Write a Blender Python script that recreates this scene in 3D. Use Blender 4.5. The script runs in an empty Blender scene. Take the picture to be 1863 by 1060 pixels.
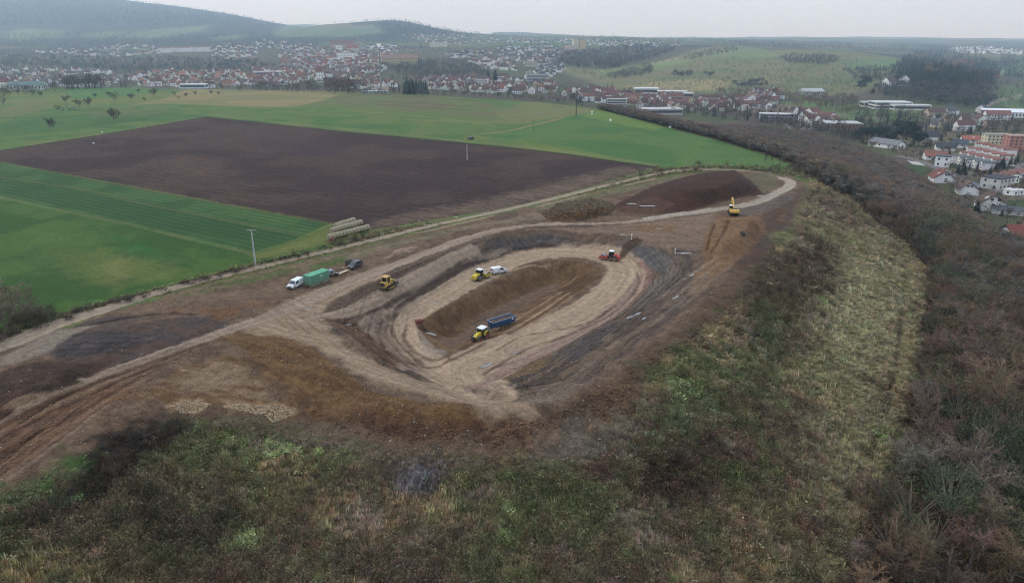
import bpy, bmesh, math, random
import numpy as np
from mathutils import Matrix, Vector, Euler
sc = bpy.context.scene
COL = sc.collection
R = math.radians
rnd = random.Random(7)
# ---------------------------------------------------------------- camera, sky, sun, exposure
FPX = 1300.0; PITCH = R(19.56); CX = 931.5; CY = 530.0; CAMZ = 54.0
cam = bpy.data.cameras.new('camera'); camo = bpy.data.objects.new('camera', cam); COL.objects.link(camo)
cam.sensor_width = 36; cam.lens = 36 * FPX / 1863.0; cam.clip_start = 0.5; cam.clip_end = 60000
camo.location = (0, 0, CAMZ); camo.rotation_euler = (math.pi / 2 - PITCH, 0, 0)
sc.camera = camo
SUN_EL, SUN_AZ = R(38), R(-60)
world = bpy.data.worlds.new('World'); sc.world = world; world.use_nodes = True
wt = world.node_tree; wt.nodes.clear()
wo = wt.nodes.new('ShaderNodeOutputWorld'); bg = wt.nodes.new('ShaderNodeBackground')
sky = wt.nodes.new('ShaderNodeTexSky'); sky.sky_type = 'NISHITA'; sky.sun_disc = False
sky.sun_elevation = SUN_EL; sky.sun_rotation = SUN_AZ; sky.altitude = 350; sky.air_density = 1.0; sky.dust_density = 3.0
hs = wt.nodes.new('ShaderNodeHueSaturation'); hs.inputs['Saturation'].default_value = 0.25
mxw = wt.nodes.new('ShaderNodeMix'); mxw.data_type = 'RGBA'; mxw.inputs['Factor'].default_value = 0.86
mxw.inputs['B'].default_value = (9.3, 10.6, 12.6, 1)            # closed overcast layer
tcw = wt.nodes.new('ShaderNodeTexCoord'); mpw = wt.nodes.new('ShaderNodeMapping'); mpw.inputs['Scale'].default_value = (1.5, 1.5, 7.0)
nw = wt.nodes.new('ShaderNodeTexNoise'); nw.inputs['Scale'].default_value = 2.2; nw.inputs['Detail'].default_value = 4; wt.links.new(tcw.outputs['Generated'], mpw.inputs['Vector']); wt.links.new(mpw.outputs[0], nw.inputs['Vector'])
mrw = wt.nodes.new('ShaderNodeMapRange'); mrw.inputs['From Min'].default_value = .3; mrw.inputs['From Max'].default_value = .7; mrw.inputs['To Min'].default_value = .92; mrw.inputs['To Max'].default_value = 1.06; wt.links.new(nw.outputs['Fac'], mrw.inputs['Value'])
vmw = wt.nodes.new('ShaderNodeVectorMath'); vmw.operation = 'SCALE'; vmw.inputs[0].default_value = (9.3, 10.6, 12.6); wt.links.new(mrw.outputs[0], vmw.inputs['Scale']); wt.links.new(vmw.outputs[0], mxw.inputs['B'])   # faint structure in the cloud layer
wt.links.new(sky.outputs[0], hs.inputs['Color']); wt.links.new(hs.outputs[0], mxw.inputs['A'])
wt.links.new(mxw.outputs['Result'], bg.inputs['Color']); bg.inputs['Strength'].default_value = 0.1
wt.links.new(bg.outputs[0], wo.inputs['Surface'])
sl = bpy.data.lights.new('sun', 'SUN'); sl.energy = 1.0; sl.angle = R(18); sl.color = (1.0, 0.96, 0.9)
slo = bpy.data.objects.new('sun', sl); COL.objects.link(slo)
slo.rotation_euler = (math.pi / 2 - SUN_EL, 0, -SUN_AZ + math.pi); slo.location = (0, 0, 300)
sc.view_settings.view_transform = 'Standard'; sc.view_settings.look = 'None'
sc.view_settings.gamma = 1; sc.view_settings.exposure = 0.1; sc.view_settings.use_curve_mapping = False
sc.cycles.max_bounces = 6; sc.cycles.volume_bounces = 3; sc.cycles.diffuse_bounces = 3
sc.cycles.use_denoising = True; sc.cycles.denoising_prefilter = 'NONE'; sc.cycles.filter_width = 1.1

# ---------------------------------------------------------------- object helpers
def tag(o, label=None, cat=None, group=None, kind=None):
    if label: o['label'] = label
    if cat: o['category'] = cat
    if group: o['group'] = group
    if kind: o['kind'] = kind
    return o
def lin(c):
    r = []
    for v in c:
        v /= 255.0
        r.append(v / 12.92 if v <= 0.04045 else ((v + 0.055) / 1.055) ** 2.4)
    return r
MATS = {}
DIRTY = ('yellow_paint', 'tan_paint', 'excavator_yellow', 'red_paint', 'blue_paint', 'white_paint', 'dark_grey_paint', 'green_paint', 'black_plastic', 'tyre_rubber', 'grey_paint')
def mat(name, rgb, rough=0.6, metal=0.0, noise=0.12, nscale=3.0, spec=0.4, bump=0.0, alb=False):
    if name in MATS: return MATS[name]
    m = bpy.data.materials.new(name); m.use_nodes = True; nt = m.node_tree
    b = nt.nodes['Principled BSDF']
    c = rgb if alb else lin(rgb)
    b.inputs['Roughness'].default_value = rough; b.inputs['Metallic'].default_value = metal
    b.inputs['Specular IOR Level'].default_value = spec
    tc = nt.nodes.new('ShaderNodeTexCoord'); nz = nt.nodes.new('ShaderNodeTexNoise')
    nz.inputs['Scale'].default_value = nscale; nz.inputs['Detail'].default_value = 5
    nt.links.new(tc.outputs['Object'], nz.inputs['Vector'])
    mr = nt.nodes.new('ShaderNodeMapRange'); mr.inputs['From Min'].default_value = 0.3; mr.inputs['From Max'].default_value = 0.7
    mr.inputs['To Min'].default_value = 1 - noise * 2; mr.inputs['To Max'].default_value = 1 + noise * 0.6
    nt.links.new(nz.outputs['Fac'], mr.inputs['Value'])
    vm = nt.nodes.new('ShaderNodeVectorMath'); vm.operation = 'SCALE'; vm.inputs[0].default_value = c[:3]
    nt.links.new(mr.outputs[0], vm.inputs['Scale']); nt.links.new(vm.outputs[0], b.inputs['Base Color'])
    if name in DIRTY:                                   # dried mud thrown up from below
        sx = nt.nodes.new('ShaderNodeSeparateXYZ'); nt.links.new(tc.outputs['Object'], sx.inputs[0])
        md = nt.nodes.new('ShaderNodeMapRange'); md.inputs['From Min'].default_value = 0.3; md.inputs['From Max'].default_value = 1.7; md.inputs['To Min'].default_value = 0.75; md.inputs['To Max'].default_value = 0.08
        nt.links.new(sx.outputs['Z'], md.inputs['Value']); n2 = nt.nodes.new('ShaderNodeTexNoise'); n2.inputs['Scale'].default_value = 2.2; n2.inputs['Detail'].default_value = 7; nt.links.new(tc.outputs['Object'], n2.inputs['Vector'])
        ml = nt.nodes.new('ShaderNodeMath'); ml.operation = 'MULTIPLY'; nt.links.new(md.outputs[0], ml.inputs[0])
        m3 = nt.nodes.new('ShaderNodeMapRange'); m3.inputs['From Min'].default_value = .35; m3.inputs['From Max'].default_value = .65; m3.inputs['To Max'].default_value = 1.4; nt.links.new(n2.outputs['Fac'], m3.inputs['Value']); nt.links.new(m3.outputs[0], ml.inputs[1])
        mx = nt.nodes.new('ShaderNodeMix'); mx.data_type = 'RGBA'; mx.clamp_factor = True; mx.inputs['B'].default_value = (.17, .135, .10, 1)
        nt.links.new(ml.outputs[0], mx.inputs['Factor']); nt.links.new(vm.outputs[0], mx.inputs['A']); nt.links.new(mx.outputs['Result'], b.inputs['Base Color'])
    if bump:
        bp = nt.nodes.new('ShaderNodeBump'); bp.inputs['Strength'].default_value = bump; bp.inputs['Distance'].default_value = 0.1
        nt.links.new(nz.outputs['Fac'], bp.inputs['Height']); nt.links.new(bp.outputs[0], b.inputs['Normal'])
    MATS[name] = m
    return m
def inst_mat(name, rough=0.8, trans=0.0):
    """material whose colour comes from an instance's / mesh's own 'tint' attribute"""
    m = bpy.data.materials.new(name); m.use_nodes = True; nt = m.node_tree
    b = nt.nodes['Principled BSDF']; b.inputs['Roughness'].default_value = rough; b.inputs['Specular IOR Level'].default_value = 0.15
    at = nt.nodes.new('ShaderNodeAttribute'); at.attribute_type = 'INSTANCER'; at.attribute_name = 'tint'
    ga = nt.nodes.new('ShaderNodeAttribute'); ga.attribute_type = 'GEOMETRY'; ga.attribute_name = 'shade'
    vm = nt.nodes.new('ShaderNodeVectorMath'); vm.operation = 'MULTIPLY'
    nt.links.new(at.outputs['Color'], vm.inputs[0]); nt.links.new(ga.outputs['Color'], vm.inputs[1])
    nt.links.new(vm.outputs[0], b.inputs['Base Color'])
    MATS[name] = m
    return m
def mesh_np(name, v, f, mats=None, midx=None, smooth=False):
    """mesh from numpy arrays: v (n,3), f (m,k) with k = 3 or 4"""
    me = bpy.data.meshes.new(name); v = np.asarray(v, dtype=np.float32); f = np.asarray(f, dtype=np.int32)
    k = f.shape[1]
    me.vertices.add(len(v)); me.vertices.foreach_set('co', v.ravel())
    me.loops.add(f.size); me.loops.foreach_set('vertex_index', f.ravel())
    me.polygons.add(len(f)); me.polygons.foreach_set('loop_start', np.arange(0, f.size, k, dtype=np.int32))
    try: me.polygons.foreach_set('loop_total', np.full(len(f), k, dtype=np.int32))
    except Exception: pass
    for m in (mats or []): me.materials.append(m)
    if midx is not None: me.polygons.foreach_set('material_index', np.asarray(midx, dtype=np.int32))
    me.polygons.foreach_set('use_smooth', np.full(len(f), smooth, dtype=bool))
    me.update(calc_edges=True)
    return me
def link(name, me, parent=None, loc=None, rotz=None, scale=None):
    o = bpy.data.objects.new(name, me); COL.objects.link(o)
    if parent is not None: o.parent = parent
    if loc is not None: o.location = loc
    if rotz is not None: o.rotation_euler = (0, 0, rotz)
    if scale is not None: o.scale = scale if hasattr(scale, '__len__') else (scale,) * 3
    return o
def empty(name, loc=(0, 0, 0), rotz=0, label=None, cat=None, group=None, scale=1):
    o = bpy.data.objects.new(name, None); COL.objects.link(o); o.location = loc; o.rotation_euler = (0, 0, rotz)
    o.scale = (scale,) * 3
    o.empty_display_size = 0.2
    return tag(o, label, cat, group)
def copy_tree(o, kids, parent=None):
    c = o.copy(); COL.objects.link(c)
    if parent is not None: c.parent = parent
    for ch in kids.get(o.name, ()): copy_tree(ch, kids, c)
    return c
def kids_of(root):
    d = {}
    def rec(o):
        d[o.name] = list(o.children)
        for c in o.children: rec(c)
    bpy.context.view_layer.update(); rec(root)
    return d

# ---------------------------------------------------------------- noise (numpy)
def _hash(ix, iy, seed):
    h = (ix.astype(np.int64) * 374761393 + iy.astype(np.int64) * 668265263 + seed * 1442695041) & 0xffffffff
    h = ((h ^ (h >> 13)) * 1274126177) & 0xffffffff
    return ((h ^ (h >> 16)) & 0xffff) / 65535.0
def vnoise(x, y, seed=0):
    ix = np.floor(x); iy = np.floor(y); fx = x - ix; fy = y - iy
    fx = fx * fx * (3 - 2 * fx); fy = fy * fy * (3 - 2 * fy)
    a = _hash(ix, iy, seed); b = _hash(ix + 1, iy, seed); c = _hash(ix, iy + 1, seed); d = _hash(ix + 1, iy + 1, seed)
    return (a + (b - a) * fx) * (1 - fy) + (c + (d - c) * fx) * fy
def fbm(x, y, seed=0, octv=4, gain=0.5):
    s = 0; a = 1; t = 0
    for i in range(octv):
        s = s + a * vnoise(x * 2 ** i + 17.3 * i, y * 2 ** i - 9.1 * i, seed + i); t += a; a *= gain
    return s / t
def sstep(a, b, x):
    t = np.clip((x - a) / (b - a), 0, 1)
    return t * t * (3 - 2 * t)

# ---------------------------------------------------------------- picture <-> place
def flat(px, py, z=0.0):
    px = np.asarray(px, float); py = np.asarray(py, float)
    u = (px - CX) / FPX; v = (CY - py) / FPX
    dy = math.cos(PITCH) + v * math.sin(PITCH); dz = -math.sin(PITCH) + v * math.cos(PITCH)
    t = (z - CAMZ) / dz
    return np.stack([u * t, dy * t], -1)
def FP(pts, z=0.0):
    a = np.array([p[:2] for p in pts], float)
    zz = np.array([p[2] if len(p) > 2 else z for p in pts], float)
    return flat(a[:, 0], a[:, 1], zz)
def seg_dist(X, Y, a, b):
    ab = b - a; L2 = max(float(ab @ ab), 1e-9)
    t = np.clip(((X - a[0]) * ab[0] + (Y - a[1]) * ab[1]) / L2, 0, 1)
    dx = X - a[0] - t * ab[0]; dy = Y - a[1] - t * ab[1]
    return np.sqrt(dx * dx + dy * dy), t, (ab[0] * dy - ab[1] * dx)
def sdf(X, Y, poly):
    """signed distance, negative inside"""
    d = np.full(X.shape, 1e9); ins = np.zeros(X.shape, bool); n = len(poly)
    for i in range(n):
        a = poly[i]; b = poly[(i + 1) % n]
        dd, _, _ = seg_dist(X, Y, a, b); np.minimum(d, dd, out=d)
        if a[1] != b[1]:
            c = ((a[1] > Y) != (b[1] > Y)) & (X < (b[0] - a[0]) * (Y - a[1]) / (b[1] - a[1]) + a[0])
            ins ^= c
    return np.where(ins, -d, d)
def line_dist(X, Y, pts, w=None):
    """distance to polyline, arc position, signed side distance, local width"""
    best = np.full(X.shape, 1e9); S = np.zeros(X.shape); sg = np.ones(X.shape); W = np.ones(X.shape); s0 = 0
    if w is None: w = np.ones(len(pts))
    for i in range(len(pts) - 1):
        a = pts[i]; b = pts[i + 1]; L = float(np.hypot(*(b - a)))
        d, t, cr = seg_dist(X, Y, a, b); m = d < best
        best = np.where(m, d, best); S = np.where(m, s0 + t * L, S); sg = np.where(m, np.sign(cr), sg)
        W = np.where(m, w[i] + (w[i + 1] - w[i]) * t, W); s0 += L
    return best, S, best * sg, W
def smooth_line(pts, n=6):
    """Catmull-Rom through rows of pts (any number of columns)"""
    p = np.asarray(pts, float); q = np.vstack([2 * p[0] - p[1], p, 2 * p[-1] - p[-2]]); out = []
    for i in range(1, len(q) - 2):
        for k in range(n):
            t = k / n
            out.append(0.5 * ((2 * q[i]) + (-q[i - 1] + q[i + 1]) * t + (2 * q[i - 1] - 5 * q[i] + 4 * q[i + 1] - q[i + 2]) * t * t
                              + (-q[i - 1] + 3 * q[i] - 3 * q[i + 1] + q[i + 2]) * t ** 3))
    out.append(p[-1])
    return np.array(out)
# ================================================================ TERRAIN
# ---- polar grid round the camera's foot: fine where the place is near, coarse far off and behind
def ring_rows():
    el = np.concatenate([np.linspace(43.2, 9.3, 560, endpoint=False), np.linspace(9.3, 3.4, 130, endpoint=False)])
    r = CAMZ / np.tan(np.radians(el)); r2 = np.geomspace(r[-1] * 1.02, 11500, 105)
    return np.concatenate([[2, 15, 28, 40, 50], r, r2])
RR = ring_rows()
TH = np.concatenate([np.linspace(-180, -50, 40, endpoint=False), np.linspace(-50, -45, 12, endpoint=False),
                     np.linspace(-45, 45, 960), np.linspace(45.4, 50, 12), np.linspace(53, 180, 40)])
THr = np.radians(TH); NR, NT = len(RR), len(TH)
GX = RR[:, None] * np.sin(THr)[None]; GY = RR[:, None] * np.cos(THr)[None]

# ---- far relief: apparent height of the ground (picture rows) by distance and direction
FD = [1000, 1200, 1600, 2100, 2500, 3000, 3500, 4200, 5000, 6500, 9000, 14000]
FAR = {
 -200: [166, 154, 128, 106, 92, 80, 68, 45, 5, -30, -20, 0],
 0: [166, 154, 128, 106, 92, 80, 68, 48, 8, -22, -10, 10],
 150: [166, 154, 128, 106, 92, 80, 68, 50, 14, -12, 5, 25],
 300: [166, 154, 128, 106, 92, 80, 68, 52, 22, 3, 34, 52],
 380: [166, 154, 127, 105, 91, 80, 68, 54, 28, 14, 45, 56],
 450: [166, 154, 126, 104, 90, 80, 68, 56, 36, 28, 52, 56],
 520: [166, 153, 124, 102, 90, 80, 66, 58, 46, 47, 44, 46],
 580: [166, 152, 122, 100, 88, 80, 62, 43, 52, 60, 46, 48],
 690: [166, 152, 122, 100, 88, 80, 62, 35, 46, 60, 50, 52],
 730: [166, 152, 122, 100, 88, 80, 62, 34, 46, 60, 54, 55],
 780: [168, 152, 122, 100, 88, 79, 65, 47, 57, 64, 57, 58],
 850: [168, 154, 124, 102, 88, 78, 69, 61, 65, 66, 61, 61],
 950: [170, 158, 126, 104, 88, 77, 71, 67, 66.5, 66.5, 64, 64],
 1080: [175, 163, 130, 104, 88, 77, 71, 69, 68, 67.5, 67.5, 67.5],
 1200: [182, 167, 132, 102, 86, 77, 73, 71, 69.5, 68.5, 68, 68],
 1300: [186, 168, 128, 97, 85, 79, 77, 75, 72, 70, 69, 68.5],
 1400: [188, 165, 124, 92, 87, 86, 83, 79, 75, 71, 69.5, 68.5],
 1500: [190, 165, 124, 93, 91, 90, 87, 82, 77, 73, 70, 69],
 1600: [190, 168, 130, 99, 98, 96, 91, 85, 79, 74, 71, 69],
 1660: [188, 140, 118, 112, 106, 99, 93, 86, 80, 75, 72, 69.5],
 1730: [188, 126, 124, 120, 110, 102, 95, 88, 81, 76, 72, 70],
 1800: [190, 150, 140, 126, 113, 104, 97, 89, 82, 77, 73, 70],
 1863: [192, 172, 148, 126, 113, 104, 97, 90, 84, 79, 74, 71],
 2060: [194, 174, 150, 128, 114, 104, 97, 90, 84, 79, 74, 71]}
def build_far():
    cols = sorted(FAR); Ds = np.array([60, 150, 300, 450, 700, 850] + FD, float)
    th = np.degrees(np.arctan(((np.array(cols) - CX) / FPX) / 1.053))
    Z = np.zeros((len(cols), len(Ds)))
    for i, c in enumerate(cols):
        v = (CY - np.array(FAR[c], float)) / FPX
        s = np.tan(np.arctan(v) - PITCH); Z[i, 6:] = CAMZ + np.array(FD) * s
        if c >= 1080: Z[i, :6] = [-22, -23, -27, -30, -31, -31]
        else: Z[i, :6] = [-22, -22, -22, -20, -18, -15]
    lg = np.linspace(math.log(50), math.log(17000), 260); tt = np.linspace(-48, 48, 260)
    A = np.array([np.interp(lg, np.log(Ds), Z[i]) for i in range(len(cols))])
    B = np.array([np.interp(tt, th, A[:, j]) for j in range(260)])        # (D, theta)
    for _ in range(3):
        P_ = np.pad(B, 2, mode='edge'); B = sum(P_[i:i + 260, 2:-2] for i in range(5)) / 5
        P_ = np.pad(B, 2, mode='edge'); B = sum(P_[2:-2, i:i + 260] for i in range(5)) / 5
    return lg, tt, B
LG, TT, BT = build_far()
def bil(B, fi, fj):
    i = np.clip(np.floor(fi).astype(int), 0, B.shape[0] - 2); j = np.clip(np.floor(fj).astype(int), 0, B.shape[1] - 2)
    a = np.clip(fi - i, 0, 1); b = np.clip(fj - j, 0, 1)
    return (B[i, j] * (1 - a) + B[i + 1, j] * a) * (1 - b) + (B[i, j + 1] * (1 - a) + B[i + 1, j + 1] * a) * b
def z_far(X, Y):
    r = np.hypot(X, Y); th = np.degrees(np.arctan2(X, Y)); thc = np.clip(th, -47, 47)
    D = np.maximum(r * np.cos(np.radians(thc)), 51)
    z = bil(BT, (np.log(D) - LG[0]) / (LG[1] - LG[0]), (thc - TT[0]) / (TT[1] - TT[0]))
    back = sstep(50, 100, np.abs(th))
    return z * (1 - back) + (-24) * back

# ---- the dump plateau with the fields on the same level
RIM = FP([(-520, 1180), (-150, 960), (0, 868), (130, 795), (230, 735), (320, 672), (400, 628), (440, 610), (520, 612), (600, 640), (700, 690),
          (800, 722), (880, 748), (960, 765), (1020, 760), (1080, 732), (1150, 684), (1220, 622), (1290, 560), (1350, 500), (1400, 430),
          (1440, 380), (1466, 340), (1480, 316), (1458, 303), (1400, 282), (1300, 252), (1190, 224), (1080, 197), (980, 186), (880, 180), (740, 171), (600, 166),
          (300, 162), (0, 158)])
RIM = np.vstack([RIM, [[-1600, 860], [-1500, 150], [-500, 20]]])
H = z_far(GX, GY)
rg_ = np.hypot(GX, GY); H += sstep(4800, 8000, rg_) * (fbm(GX / 1500, GY / 1100, 9, 4) - .52) * 90 * (GX > -200)
H += sstep(2600, 3600, rg_) * (fbm(GX / 500, GY / 400, 10, 4) - .5) * 26
near = np.hypot(GX, GY) < 1700
X = GX[near]; Y = GY[near]
d = sdf(X, Y, RIM)
far_k = sstep(340, 640, Y)
slope = (0.37 * (1 - far_k) + (0.085 + .22 * sstep(-60, 40, X)) * far_k) * (1 - 0.25 * sstep(60, -60, X) * sstep(140, 90, Y))
rough = (fbm(X / 14, Y / 14, 3, 4) - 0.5)
dd = np.maximum(d, 0)
drop = slope * (np.sqrt(dd * dd + 6) - 2.45) - rough * 2.6 * sstep(2, 12, dd) * (1 - far_k)
drop = np.maximum(drop, 0.0) * 1.0
plate = (fbm(X / 60, Y / 60, 5, 3) - 0.5) * 0.7 * sstep(0, -12, d) * sstep(250, 400, Y)
zv = H[near]; zp = -drop + plate
k = 3.0; mxz = np.maximum(zv, zp)
H[near] = np.where(zv < zp - 12, zp, mxz + k * 0.25 * np.exp(-np.abs(zv - zp) / k))

def frustum(outer, zo, inner, zi, rel=False, steps=0, pw=1.0):
    """ground between two outlines is a bank from level zo to level zi; inside the inner one it is flat"""
    po, pi = FP(outer, zo), FP(inner, zi)
    lo = np.minimum(po.min(0), pi.min(0)) - 2; hi = np.maximum(po.max(0), pi.max(0)) + 2
    m = (GX > lo[0]) & (GX < hi[0]) & (GY > lo[1]) & (GY < hi[1])
    x, y = GX[m], GY[m]; do = np.maximum(-sdf(x, y, po), 0); di = np.maximum(sdf(x, y, pi), 0)
    t = do / (do + di + 1e-6)
    if steps: t = t + 0.7 * np.sin(t * steps * 2 * math.pi) / (steps * 2 * math.pi)
    t = np.clip(t, 0, 1) ** pw
    t = t * 0.6 + sstep(0, 1, t) * 0.4
    h = H[m]
    if rel: h = h + (zi - zo) * t
    else: h = h * (1 - t) + zi * t
    H[m] = h
# the bowl with the ring road (-4 m), then the inner pit (-8 m)
BOWL_O = [(588, 578, 0), (640, 556, 0), (720, 512, 0), (790, 476, 0), (870, 438, 0), (905, 424, 0), (960, 415, 0), (1060, 416, 0), (1150, 432, 0), (1225, 452, 0),
          (1250, 470, 0), (1235, 505, 0), (1180, 560, 0), (1110, 620, 0), (1010, 680, 0), (930, 700, -1), (870, 718, -1), (800, 712, -1), (730, 690, -.6), (650, 640, 0), (600, 600, 0)]
BOWL_I = [(716, 604, -4), (735, 572, -4), (800, 526, -4), (870, 487, -4), (930, 458, -4), (990, 449, -4), (1080, 457, -4), (1145, 478, -4), (1168, 500, -4), (1158, 530, -4),
          (1100, 578, -4), (1000, 630, -4), (890, 688, -3.6), (830, 690, -3.4), (780, 668, -3.6), (738, 640, -4)]
frustum(BOWL_O, 0, BOWL_I, -4, steps=4)
PIT_O = [(756, 592, -4), (772, 578, -4), (870, 526, -4), (940, 494, -4), (985, 476, -4), (1045, 474, -4), (1085, 484, -4), (1097, 494, -4), (1088, 508, -4), (1050, 534, -4), (960, 585, -4),
         (920, 606, -4), (860, 628, -4), (820, 640, -4), (790, 632, -4)]
PIT_I = [(800, 614, -8), (812, 606, -8), (880, 572, -8), (950, 537, -8), (1000, 516, -8), (1020, 514, -8), (1022, 520, -8), (960, 552, -8), (900, 584, -7), (850, 606, -7)]
frustum(PIT_O, -4, PIT_I, -8)
# dark topsoil heap, clod pile, brown fill ramp, shoulder mounds
frustum([(1112, 372), (1190, 338), (1245, 322), (1290, 312), (1338, 309), (1368, 330), (1390, 352), (1340, 362), (1250, 386), (1180, 390), (1120, 386)], 0,
        [(1240, 343, 3), (1290, 322, 4.6), (1334, 316, 4.6), (1345, 326, 4.6), (1300, 346, 4.0), (1250, 356, 3)], 4.6, rel=True)
frustum([(985, 388), (1015, 370), (1075, 360), (1125, 372), (1112, 390), (1050, 402), (1000, 402)], 0,
        [(1020, 385, 2), (1070, 372, 2), (1098, 377, 2), (1060, 388, 2)], 2.2, rel=True)
frustum([(1280, 462), (1281, 425), (1308, 394), (1378, 394), (1392, 410), (1372, 444), (1330, 478)], 0,
        [(1296, 430, 3), (1316, 397, 3), (1364, 398, 3), (1352, 428, 2.2), (1325, 450, .8)], 2.8, rel=True)
frustum([(330, 745), (360, 660), (430, 604), (520, 604), (600, 632), (660, 672), (560, 740), (440, 752)], 0,
        [(440, 640, 1.2), (500, 630, 1.2), (560, 660, 1.2), (480, 690, 1.2)], 1.6, rel=True)
frustum([(585, 566), (640, 540), (760, 482), (800, 470), (830, 452), (770, 470), (700, 496), (640, 520), (595, 545)], 0,
        [(640, 528, .7), (700, 504, .7), (760, 478, .7)], 0.9, rel=True)
frustum([(640, 640), (600, 602), (650, 590), (700, 620), (728, 655), (700, 668)], 0, [(650, 612), (680, 632)], 0.9, rel=True)
frustum([(80, 640), (100, 600), (220, 575), (380, 575), (400, 600), (280, 640), (160, 660)], 0, [(160, 618), (250, 600), (330, 598), (240, 622)], 0.9, rel=True)
frustum([(-60, 700), (60, 650), (180, 660), (160, 700), (60, 760), (-60, 790)], 0, [(40, 690), (120, 672), (90, 700), (20, 730)], 1.6, rel=True)
for (cx_, cy_, hh) in [(340, 738, .8), (470, 748, .9), (660, 765, 1.1), (720, 775, 1.1), (790, 788, 1.0), (850, 785, 1.2), (930, 790, 1.3), (990, 780, 1.3), (1060, 750, 1.6), (1120, 700, 1.3), (1180, 655, .9)]:
    p = flat(cx_, cy_, -3); g = np.exp(-(((GX - p[0]) / 4.5) ** 2 + ((GY - p[1]) / 3.0) ** 2)); H += g * hh
# rutted soil, clods, wheel ruts (real relief)
SITE = FP([(-300, 1000), (-200, 640), (0, 640), (400, 515), (700, 440), (900, 395), (1260, 306), (1420, 312), (1450, 345), (1400, 430), (1350, 500), (1220, 640), (1100, 760), (960, 800), (600, 800), (300, 760), (100, 850)])
m = (GX > -110) & (GX < 130) & (GY > 50) & (GY < 330)
x, y = GX[m], GY[m]; ds = sdf(x, y, SITE); inside = sstep(1.5, -1.5, ds)
H[m] += inside * ((fbm(x / 1.7, y / 1.7, 21, 4) - 0.5) * 0.30 + (fbm(x / 7, y / 7, 22, 3) - 0.5) * 0.5)
dr = sdf(x, y, RIM)
weeds = sstep(0.5, 4, dr) * (1 - sstep(1.0, -2.0, ds))
H[m] += weeds * (fbm(x / 2.6, y / 2.6, 31, 5, .6) - 0.5) * 2.2
near2 = (GX > -260) & (GX < 420) & (GY > 40) & (GY < 700)

# ---- sampler, picking
IR = np.arange(NR); IT = np.arange(NT)
def grid_sample(A, X, Y):
    r = np.hypot(X, Y); th = np.degrees(np.arctan2(X, Y))
    return bil(A, np.interp(r, RR, IR), np.interp(th, TH, IT))
def ground(x, y): return grid_sample(H, np.asarray(x, float), np.asarray(y, float))
TS = 1 / np.linspace(1 / 75.0, 1 / 11400.0, 3000)
def pick(px, py, lift=0.0):
    """the point of the ground seen at a picture position"""
    u = (px - CX) / FPX; v = (CY - py) / FPX
    dy = math.cos(PITCH) + v * math.sin(PITCH); dz = -math.sin(PITCH) + v * math.cos(PITCH)
    zz = CAMZ + TS * dz; g = ground(u * TS, dy * TS) + lift
    below = np.nonzero(zz < g)[0]
    if len(below) == 0: t = 11400.0
    else:
        i = below[0]
        if i == 0: t = TS[0]
        else:
            a = zz[i - 1] - g[i - 1]; b = g[i] - zz[i]; t = TS[i - 1] + (TS[i] - TS[i - 1]) * a / (a + b + 1e-9)
    X_, Y_ = u * t, dy * t
    return Vector((X_, Y_, float(ground(X_, Y_))))
def PK(pts): return np.array([pick(p[0], p[1])[:2] for p in pts])
def px_size(p, px):
    """metres that px picture pixels cover at p"""
    return px * (p[1] * math.cos(PITCH) - (p[2] - CAMZ) * math.sin(PITCH)) / FPX
# ================================================================ GROUND COLOURS (real albedo, per vertex)
KAL = 0.92
KCH = np.array([0.90, 1.0, 1.13]) * KAL
def alb(c):
    a = np.maximum((np.array(lin(c)) - 0.007) / KCH, 0.004)
    return a * 0.93 + a.mean() * 0.07
Cc = np.zeros((NR, NT, 3)); MK = np.zeros((NR, NT, 3)); RID = np.zeros((NR, NT), np.int16)
n1 = fbm(GX / 40, GY / 40, 41, 5); n2 = fbm(GX / 9, GY / 9, 42, 4); n3 = fbm(GX / 2.2, GY / 2.2, 43, 3)
RG = np.hypot(GX, GY)
def mixc(dst, m, w, c):
    w = np.asarray(w)[..., None]; dst[m] = dst[m] * (1 - w) + np.asarray(c) * w
def box_mask(pts, pad):
    lo = pts.min(0) - pad; hi = pts.max(0) + pad
    return (GX > lo[0]) & (GX < hi[0]) & (GY > lo[1]) & (GY < hi[1])
def poly(px, c, feather=0.6, rag=1.0, op=1.0, rid=None, var=0.12, vs=6.0, world=None, c2=None, mask=None, aniso=None):
    w = PK(px) if world is None else world
    m = box_mask(w, feather + rag + 1); x, y = GX[m], GY[m]
    if len(x) == 0: return
    dd = sdf(x, y, w) + (fbm(x / 3.0, y / 3.0, 71, 4) - 0.5) * 2 * rag
    a = sstep(feather, -feather, dd) * op
    ca = alb(c)
    if aniso is not None:                      # streaks along a direction (metres along, across)
        th_, la, lc = aniso
        uu = x * math.cos(th_) + y * math.sin(th_); vv = -x * math.sin(th_) + y * math.cos(th_)
        nn = fbm(uu / la, vv / lc, 72, 4)
    else: nn = fbm(x / vs, y / vs, 73, 4)
    col = ca * (1 + var * 4 * (nn[..., None] - 0.5))
    if c2 is not None:
        q = sstep(0.42, 0.6, nn)[..., None]; col = col * (1 - q) + alb(c2) * q
    mixc(Cc, m, a, np.maximum(col, 0.003))
    if rid is not None:
        r_ = RID[m]; r_[a > 0.5 * op] = rid; RID[m] = r_
    if mask is not None:
        mk = MK[m]; mk = mk * (1 - a[..., None]) + np.array(mask) * a[..., None]; MK[m] = mk
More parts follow.
